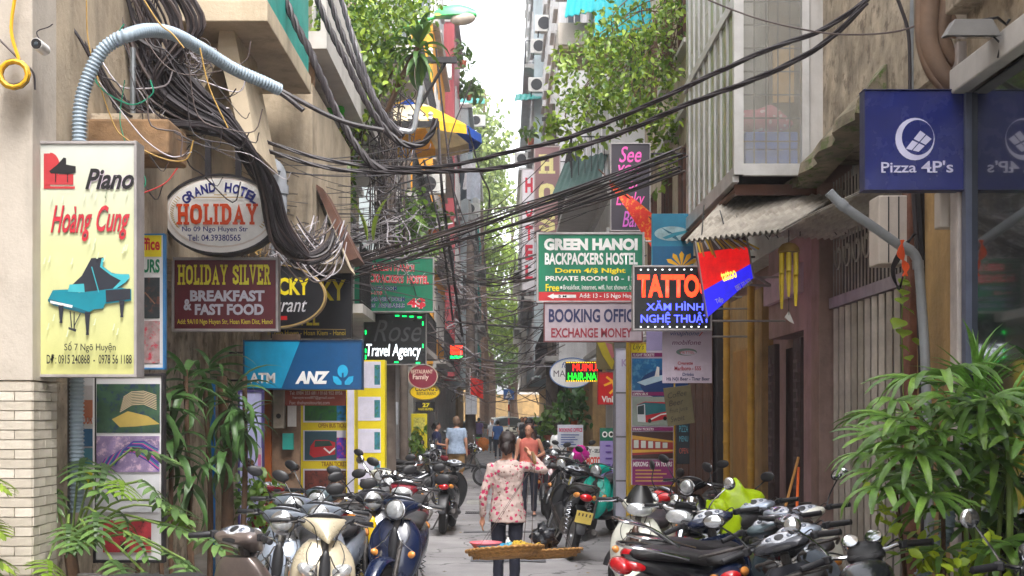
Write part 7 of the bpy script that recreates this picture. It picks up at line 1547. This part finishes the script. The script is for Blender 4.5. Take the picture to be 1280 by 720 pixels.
def person(label, X, D, face, h=1.6, top=None, bottom=None, hair=None, hairstyle='short', pose=None, vs=.016, sleeves='short', legs='long', skirt=False, shoes=None, build=1.0, z=0.02, group=None, headturn=0.0, nohands=False, toplen=.8, lean=0):
    t = thing('person', label, 'person', (X, D, z), R(face), group); k = h/1.6; t.scale = (k, k, k); hair = hair or m_hair; shoes = shoes or m_blackp
    J = dict(hl=(.085, 0, .83), hr=(-.085, 0, .83), kl=(.09, -.01, .45), kr=(-.09, -.01, .45), al=(.09, .02, .075), ar=(-.09, .02, .075), sl=(.165, .01, 1.30), sr=(-.165, .01, 1.30), el=(.215, .03, 1.04), er=(-.215, .03, 1.04), wl=(.225, -.03, .82), wr=(-.225, -.03, .82), hc=(0, -.01, 1.48))
    J.update(pose or {}); J = {a: Vector(b) for a, b in J.items()}; B = build
    mb = MB(); hc = J['hc']
    mt = Euler((0, 0, R(headturn))).to_matrix()
    def hp(x, y, zz): return hc+mt@Vector((x, y, zz))
    mb.ell(hp(0, .012, .025), .073, .09, .092, 18, 12); mb.ell(hp(0, -.022, -.04), .056, .06, .062, 16, 10); mb.ell(hp(0, -.035, -.085), .028, .028, .02, 10, 6)
    mb.ell(hp(0, -.085, -.018), .011, .018, .022, 8, 6); mb.ell(hp(0, -.078, -.052), .02, .012, .008, 8, 6)
    for s_ in (-1, 1): mb.ell(hp(s_*.075, .012, -.012), .01, .018, .028, 8, 6); mb.ell(hp(s_*.03, -.062, .022), .02, .016, .009, 8, 6)
    limb(mb, hc+Vector((0, .015, -.06)), ((J['sl']+J['sr'])/2)+Vector((0, .005, .0)), .048, .055)
    c = (J['sl']+J['sr'])/2; torso(mb, [(.80, 0, 0, .15*B, .1*B), (.9, 0, .0, .155*B, .105*B), (1.02, 0, 0, .125*B, .09*B), (1.15, 0, 0, .14*B, .098*B), (1.26, 0, 0, .155*B, .09*B), (1.33, 0, .01, .10*B, .06*B), (1.36, 0, .01, .05, .045)])
    for s_ in 'lr':
        limb(mb, J['s'+s_], J['e'+s_], .044*B, .034*B, bulge=.004); limb(mb, J['e'+s_], J['w'+s_], .033*B, .022)
        limb(mb, J['h'+s_], J['k'+s_], .08*B, .05*B); limb(mb, J['k'+s_], J['a'+s_], .048*B, .032, bulge=.008)
        a = J['a'+s_]; mb.ell(a+Vector((0, -.06, -.045)), .038, .11, .03, 12, 8)
        if not nohands:
            w = J['w'+s_]; d = (w-J['e'+s_]).normalized(); sd_ = 1 if s_ == 'l' else -1; u = d.cross(Vector((sd_, 0, 0))).normalized() if abs(d.x) < .9 else Vector((0, 0, 1)); v = d.cross(u).normalized()
            mb.ell(w+d*.045, .03, .018, .045, 10, 8, d.to_track_quat('Z', 'Y').to_euler())
            for f in range(4):
                b0 = w+d*.08+u*(.027-.018*f); L_ = (.062, .07, .065, .05)[f]; mb.tube([b0-d*.02, b0+d*L_*.5+v*.004, b0+d*L_*.85+v*.018], [.0095, .0085, .007], 7)
            mb.tube([w+d*.02+u*.028, w+d*.05+u*.05, w+d*.08+u*.052+v*.01], [.012, .01, .008], 7)
    remesh(mb.build('body', m_skin, t, smooth=True), vs, 2)
    if vs < .02:
        for s_ in (-1, 1): MB().ell(hp(s_*.03, -.0745, .008), .012, .006, .006, 8, 6).build('eye', M('eye_dark', C(30, 22, 22), rough=.2, var=0), t, smooth=True)
        MB().ell(hp(0, -.0885, -.052), .018, .005, .005, 8, 6).build('mouth', M('lips', C(150, 70, 70), rough=.5), t, smooth=True)
    # hair
    mb = MB(); mb.ell(hp(0, .03, .042), .084, .095, .088, 18, 12); mb.ell(hp(0, .05, -.01), .076, .07, .08, 14, 10)
    if hairstyle == 'bun': mb.ell(hp(0.01, .115, -.03), .045, .042, .05, 14, 8); mb.tube([hp(0, .12, -.02), hp(.01, .13, -.06), hp(.015, .12, -.1)], [.028, .026, .014], 8)
    if hairstyle == 'long': mb.tube([hp(0, .06, 0), hp(.05, .06, -.1), hp(.09, .02, -.22), hp(.09, -.03, -.3)], [.06, .06, .045, .015], 10); mb.tube([hp(0, .06, 0), hp(-.04, .07, -.1), hp(-.05, .07, -.2)], [.06, .055, .03], 10)
    remesh(mb.build('hair', hair, t, smooth=True), vs*.9, 2, (.01, .03))
    # clothes
    if top:
        mb = MB(); g = .016; lo = toplen
        torso(mb, [(lo-.02, 0, 0, .178*B+g, .138*B+g), (lo+.08, 0, 0, .166*B+g, .124*B+g), (1.02, 0, .0, .138*B+g, .098*B+g), (1.15, 0, 0, .147*B+g, .102*B+g), (1.26, 0, 0, .158*B+g, .094*B+g), (1.325, 0, .008, .115*B+g, .066*B+g), (1.35, 0, .008, .06*B+g, .05+g)])
        for s_ in 'lr':
            if sleeves != 'none':
                limb(mb, J['s'+s_], J['e'+s_] if sleeves == 'long' else J['s'+s_].lerp(J['e'+s_], .6), .052*B, .045*B)
                if sleeves == 'long': limb(mb, J['e'+s_], J['e'+s_].lerp(J['w'+s_], .85), .043*B, .036*B)
        if hairstyle == 'bun': mb.ell((0, .085, 1.235), .1, .04, .06, 14, 8)
        remesh(mb.build('top', top, t, smooth=True), vs, 2, (.022 if vs < .012 else .018, .06))
    if bottom:
        mb = MB(); g = .016
        torso(mb, [(.74, 0, 0, .15*B+g, .1*B+g), (.83, 0, 0, .158*B+g, .108*B+g), (.93, 0, 0, .142*B+g, .1*B+g)])
        if skirt: torso(mb, [(.42, 0, 0, .2*B, .15*B), (.6, 0, 0, .19*B, .14*B), (.8, 0, 0, .16*B+g, .11*B+g)])
        else:
            for s_ in 'lr':
                e = J['k'+s_] if legs == 'short' else J['a'+s_]+Vector((0, 0, .04))
                limb(mb, J['h'+s_], J['k'+s_], .088*B, .064*B if legs == 'long' else .085*B)
                if legs == 'long': limb(mb, J['k'+s_], e, .06*B, .052*B)
        remesh(mb.build('skirt' if skirt else 'trousers', bottom, t, smooth=True), vs, 2, (.012, .06))
    for s_ in 'lr':
        a = J['a'+s_]; MB().ell(a+Vector((0, -.06, -.06)), .045, .125, .02, 14, 8).build('shoe', shoes, t, smooth=True)
    return t
floral = M('floral_cloth', C(190, 170, 164), rough=.8, var=.12, scale=6, bump=.2, bscale=30, spots=(C(190, 50, 96), 19, .76))
fnt = floral.node_tree  # second print colour: small brown leaves
bz_ = fnt.nodes["Principled BSDF"]; cu_ = bz_.inputs['Base Color'].links[0].from_socket
tc_ = fnt.nodes.new("ShaderNodeTexCoord"); vz_ = fnt.nodes.new("ShaderNodeTexVoronoi"); vz_.inputs['Scale'].default_value = 24; mp_ = fnt.nodes.new("ShaderNodeMapping"); mp_.inputs['Location'].default_value = (3, 5, 2); fnt.links.new(tc_.outputs['Object'], mp_.inputs[0]); fnt.links.new(mp_.outputs[0], vz_.inputs['Vector'])
rz_ = fnt.nodes.new("ShaderNodeValToRGB"); rz_.color_ramp.elements[0].position = .2; rz_.color_ramp.elements[0].color = (1, 1, 1, 1); rz_.color_ramp.elements[1].position = .22; rz_.color_ramp.elements[1].color = (0, 0, 0, 1); fnt.links.new(vz_.outputs['Distance'], rz_.inputs[0])
mz_ = fnt.nodes.new("ShaderNodeMix"); mz_.data_type = 'RGBA'; fnt.links.new(rz_.outputs[0], mz_.inputs[0]); fnt.links.new(cu_, mz_.inputs[6]); mz_.inputs[7].default_value = (*C(130, 100, 92), 1); fnt.links.new(mz_.outputs[2], bz_.inputs['Base Color'])
m_trou = M('navy_trousers', C(30, 32, 48), rough=.85, var=.2, scale=4)
w = person('street seller from behind in a floral blouse with one arm raised to the pole', .03, 11.9, 180, 1.57, floral, m_trou, M('brown_black_hair', C(42, 31, 30), rough=.35, var=.45, scale=24, bump=.3), 'bun', dict(sl=(.15, .01, 1.275), sr=(-.15, .0, 1.29), wr=(-.24, -.2, 1.38), er=(-.35, -.04, 1.25), el=(.225, .03, 1.0), wl=(.235, -.02, .80), kl=(.08, -.02, .45), kr=(-.07, .03, .45), ar=(-.07, .08, .1), hc=(.0, -.025, 1.492)), vs=.0085, sleeves='long', toplen=.78, z=.02, build=.92)
# carrying pole and baskets
o = MB().tube(spline([(0, -.85, -.03), (0, -.4, .02), (0, 0, .03), (0, .4, .02), (0, .85, -.03)], 4), .016, 8).build('carrying_pole', M('bamboo_dark', C(120, 90, 50), rough=.6), None, smooth=True); o.location = (.27, 12.05, 1.37); tag(o, 'bamboo carrying pole resting on the seller shoulder', 'pole')
m_wick = M('wicker', C(190, 140, 80), rough=.75, var=.4, scale=30, bump=.6, bscale=90)
def basket(label, px, py, D, r, tilt, strings_to, group='shoulder pole baskets'):
    c = P(px, py, D); t = thing('basket', label, 'basket', c, 0, group); t.rotation_euler = (R(tilt[0]), R(tilt[1]), 0)
    MB().lathe([(0, -.085), (r*.55, -.083), (r*.82, -.06), (r*.97, -.01), (r, .0), (r*.97, .004), (r*.8, -.045), (r*.5, -.066), (0, -.07)], n=40).build('tray', m_wick, t, smooth=True)
    for i in range(3):
        rr = r*(1.0, .93, .82)[i]; zz = (.0, -.03, -.062)[i]; pts = []
        for q in range(120): a = 2*math.pi*q/120; pts.append((rr*math.cos(a), rr*math.sin(a), zz+.007*math.sin(q*2.1)))
        MB().tube(pts, .011 if i == 0 else .007, 6, closed=True).build('rim_coil', m_wick, t, smooth=True)
    m_ = t.matrix_basis.inverted() if False else Matrix.LocRotScale(t.location, t.rotation_euler, None).inverted()
    for q in range(4):
        a = math.pi/4+q*math.pi/2; MB().tube([Vector((r*.97*math.cos(a), r*.97*math.sin(a), 0)), m_@Vector(strings_to)], .0022, 4).build('string', m_cab2, t)
    return t
basket('round wicker tray hanging behind the seller with plastic bowls', 631, 686, 11.2, .34, (-9, -4), (.27, 11.22, 1.34))
basket('wicker tray hanging in front of the seller holding a black bag', 684, 688, 12.75, .35, (-7, -3), (.27, 12.88, 1.34))
def bowl(label, px, py, D, r, h, mat):
    o = MB().lathe([(0, 0), (r*.7, .0), (r*.95, h*.8), (r, h), (r*1.03, h), (r*1.03, h-.006), (r*.93, h*.78), (r*.66, .01), (0, .012)], n=32).build('bowl', mat, None, smooth=True); o.location = P(px, py, D); tag(o, label, 'bowl')
bowl('blue plastic bowl on the near wicker tray', 614, 689, 11.15, .155, .06, M('blue_bowl', C(60, 150, 190), rough=.35)); bowl('pink plastic bowl stacked in the blue bowl', 607, 685.5, 11.15, .14, .055, M('pink_bowl', C(214, 110, 120), rough=.35))
o = MB()
for i in range(26):
    x, y = random.uniform(-.12, .12), random.uniform(-.1, .1); o.tube(spline([(x, y, .01), (x+random.uniform(-.05, .05), y+random.uniform(-.05, .05), .03+random.random()*.02), (x+random.uniform(-.08, .08), y+random.uniform(-.06, .06), .01)], 4), .005, 5)
o = o.build('noodle_heap', M('yellow_noodles', C(214, 180, 60), rough=.6), None, smooth=True); o.location = P(658, 684, 11.15); tag(o, 'heap of yellow strips on the near wicker tray', 'food', kind=None)
o["kind"] = 'stuff'
bag('plastic_bag', 'small pale blue plastic bag on the near wicker tray', 637, 683, 11.1, .05, .04, M('pale_blue_bag', C(110, 190, 214), rough=.4, transl=.3), 21)
o = MB().lathe([(.0, 0), (.022, 0), (.022, .07), (.01, .085), (.01, .1), (0, .1)], n=14).build('bottle', W, None, smooth=True); o.location = P(635, 686, 11.25); tag(o, 'small white bottle standing among the bowls on the tray', 'bottle')
bag('plastic_bag', 'black plastic bag standing in the front wicker tray', 680, 672, 12.8, .13, .14, M('black_bag', C(30, 32, 40), rough=.25, var=.2), 23, fold=.16)
# others
m_pinktop = M('salmon_top', C(206, 110, 96), rough=.8, var=.12, spots=(C(236, 200, 170), 60, .4)); m_greysh = M('grey_print_shirt', C(150, 166, 190), rough=.85, var=.25, scale=20, spots=(C(110, 120, 150), 30, .4)); m_khaki = M('khaki', C(150, 118, 76), rough=.85); m_navyd = M('navy_cloth', C(40, 46, 84), rough=.85)
person('woman in a salmon sleeveless top walking towards the viewer', .43, 22.2, 0, 1.60, m_pinktop, m_trou, M('brown_hair', C(70, 42, 34), rough=.5, var=.3, scale=20), 'long', dict(el=(.26, .04, 1.08), wl=(.12, -.2, 1.02), wr=(-.28, -.05, .82)), vs=.013, sleeves='none', headturn=-25)
person('older man in a grey patterned shirt and khaki shorts seen from behind', -1.12, 30.2, 172, 1.72, m_greysh, m_khaki, m_hair2, 'short', dict(kl=(.1, -.03, .45), al=(.1, .08, .09)), vs=.02, sleeves='short', legs='short', build=1.12, shoes=M('sandal', C(80, 50, 44)))
person('woman in a navy top and white skirt standing by the left shops', -1.68, 32, 100, 1.6, m_navyd, W, None, 'bun', dict(wl=(.2, -.2, 1.0), wr=(-.2, -.2, 1.0)), vs=.02, sleeves='short', legs='short', skirt=True)
person('woman in white standing at the right shops beyond the salmon top', 1.18, 27, 30, 1.58, W, m_blackp, None, 'short', None, vs=.022)
person('person in black with a green backpack farther up the alley', .62, 33, 180, 1.65, m_blackp, m_trou, None, 'short', None, vs=.022)
cl = [M('cloth_%d' % i, C(*c), rough=.85) for i, c in enumerate(((50, 90, 150), (226, 224, 226), (170, 60, 60), (60, 60, 66), (200, 170, 120), (120, 100, 150)))]
fd = ['man in a blue shirt walking away, centre of the far alley', 'far person in white left of the man in blue', 'far person in red beyond the parked motorbikes', 'far person in dark clothes right of the road sign', 'far person in tan at the right wall', 'far person in violet by the parked car', 'far rider in white near the junction', 'far person in a blue shirt beside the dark pole', 'far person in dark grey close to the salmon top']
for i, (x, D, a) in enumerate(((-.25, 52, 180), (-.55, 60, 0), (.95, 56, 170), (.8, 48, 0), (1.3, 44, 90), (-1.3, 66, 180), (.9, 64, 0), (1.0, 40, 180), (.75, 36.5, 160))):
    person(fd[i], x, D, a, random.uniform(1.55, 1.72), cl[(0, 1, 2, 3, 4, 5, 1, 0, 3)[i]], cl[3] if i % 2 else m_trou, None, 'short', dict(kl=(.09, -.08, .45), kr=(-.09, .06, .45)), vs=.03, nohands=True, group='pedestrians at the far end')
for i, (x, D, a, c_) in enumerate(((.5, 44, -95, dgrey), (.75, 50, -90, pinkp), (1.1, 55, -85, blackp), (.2, 58, -90, greyb), (1.25, 36, -95, navy), (-1.6, 40, 80, dgrey))):
    motorbike(('dark motorbike on the far roadway behind the salmon top', 'dark red motorbike in the far traffic', 'black motorbike near the far right wall', 'grey motorbike in the middle of the far traffic', 'navy motorbike by the plants on the far right', 'dark motorbike by the far left pole')[i], x, D, a, c_, None, 'under', group='motorbikes in the distance')
# parked cars at the end
def car(label, X, D, rz, mat, suv=False):
    t = thing('parked_car', label, 'car', (X, D, 0.02), R(rz), 'cars at the end of the alley'); H = 1.65 if suv else 1.4
    def lx_(sec, e=4): return loftx(sec, e, 20, 3)
    lx_([(-2.1, .62, .7, .2), (-2.0, .65, .82, .32), (-1.0, .66, .87, .36), (.6, .66, .87, .36), (1.7, .6, .84, .3), (2.15, .55, .7, .2)]).build('body', mat, t, smooth=True)
    lx_([(-1.75 if suv else -1.4, .98, .7, .05), (-1.2, H-.32, .68, .3), (.1, H-.3, .68, .3), (1.1, 1.0, .74, .06)]).build('window', m_glass, t, smooth=True)
    lx_([(-1.35, H-.06, .55, .03), (-.6, H, .62, .035), (.1, H-.02, .6, .03)]).build('roof', mat, t, smooth=True)
    for x in (-1.3, 1.3):
        for s_ in (-1, 1):
            wh = MB().lathe([(.0, -.1), (.2, -.1), (.31, -.09), (.33, 0), (.31, .09), (0, .1)], (x, s_*.8, .33), 20, 'y').build('wheel', m_tyre, t, smooth=True); MB().lathe([(.0, -.105), (.18, -.102), (.2, 0), (.18, .102), (0, .105)], (x, s_*.81, .33), 14, 'y').build('rim', m_rim, wh, smooth=True)
    for s_ in (-1, 1): MB().ell((2.05, s_*.6, .68), .12, .18, .1, 12, 8).build('headlight', m_lens, t, smooth=True); MB().ell((-2.05, s_*.62, .75), .08, .14, .14, 12, 8).build('tail_light', m_red, t, smooth=True)
    MB().box(2.1, 2.14, -.25, .25, .4, .52).build('number_plate', W, t)
car('silver car parked at the left of the far junction', -1.7, 76, 60, paint('silver', 150, 160, 176)); car('white van like car parked across the end of the alley', .6, 84, 20, whitep, True); car('pale blue car at the far right behind the crowd', 2.6, 88, 10, greyb, True)
for i, (x, D, c_, nm) in enumerate(((-1.55, 62, (226, 60, 60), 'red'), (-1.3, 64, (80, 190, 80), 'green'), (-1.05, 63, (240, 140, 40), 'orange'))):
    bag('plastic_bag', nm+' plastic bundle on the street seller spot at the far left', VX+x*FPX/D, HY+(HC-.35)*FPX/D, D, .32, .35, M('bundle_%d' % i, C(*c_), rough=.4, transl=.2), 30+i, 'bundle')
# small fittings: air conditioners, laundry
def aircon(label, px, py, D, w=.8):
    t = thing('air_conditioner', label, 'air conditioner', P(px, py, D), 0, 'air conditioner units on the houses'); MB().box(-w/2, w/2, -.3, 0, -.28, .28).build('casing', M('aircon_casing', C(220, 218, 212), rough=.5, var=.15, streak=.4), t, bevel=.02)
    MB().lathe([(.2, 0), (.22, -.012), (.22, -.012)], (-.1*w, -.3, 0), 18, 'y').lathe([(.05, -.01), (.05, -.02)], (-.1*w, -.3, 0), 10, 'y').build('fan_grille', m_blackp, t)
    for s_ in (-1, 1): MB().box(s_*w*.35-.02, s_*w*.35+.02, -.3, .3, -.33, -.285).build('bracket', m_dsteel, t)
for i, (px, py, D, lb_) in enumerate(((551, 90, 46, 'white air conditioner under the red corrugated wall'), (597, 152, 64, 'air conditioner beside the far trees, left side'), (676, 60, 50, 'upper air conditioner on the white house at the right skyline'), (673, 108, 50, 'lower air conditioner on the white house at the right skyline'), (590, 262, 62, 'air conditioner below the hanging laundry'), (683, 32, 44, 'topmost air conditioner on the right skyline'), (654, 200, 60, 'air conditioner on the far green roofed balcony'), (540, 232, 37, 'air conditioner on the orange house below the parasol'))): aircon(lb_, px, py, D)
for i, (px, py, D, c_) in enumerate(((586, 210, 56, (236, 234, 238)), (592, 222, 55, (206, 214, 226)), (580, 224, 56, (70, 80, 90)))):
    t = thing('laundry', ('white sheet hanging on the pale blue house', 'pale grey shirt drying right of the white sheet', 'dark shirt drying left of the white sheet')[i], 'laundry', P(px, py, D)); mb = MB(); vs = []
    for a in range(9):
        for b_ in range(7): vs.append((-.3+.075*a, .06*math.sin(a*1.3+b_*.5), -.2*b_*(1+.05*math.sin(a))+.3))
    mb.add(vs, [(a*7+b_, a*7+b_+1, a*7+b_+8, a*7+b_+7) for a in range(8) for b_ in range(6)]).build('cloth', M('laundry_%d' % i, C(*c_), rough=.9, transl=.2), t, smooth=True)
o = MB().tube([P(568, 188, 55)-P(568, 188, 55), P(604, 190, 55)-P(568, 188, 55)], .015, 4).build('clothes_line', m_cab, None); o.location = P(568, 188, 55); tag(o, 'clothes line on the pale blue house', 'line')

# light city haze
hz = MB().box(-125, 125, -35, 405, -1.0, 36.0)
hm_ = bpy.data.materials.new('haze_air'); hm_.use_nodes = True; hn = hm_.node_tree; hn.nodes.remove(hn.nodes['Principled BSDF'])
pv = hn.nodes.new('ShaderNodeVolumePrincipled'); pv.inputs['Color'].default_value = (.93, .95, 1, 1); pv.inputs['Density'].default_value = 0.0014; hn.links.new(pv.outputs[0], hn.nodes['Material Output'].inputs['Volume'])
o = hz.build('haze', hm_, None); o["kind"] = 'stuff'; tag(o, 'faint haze filling the alley', 'haze')
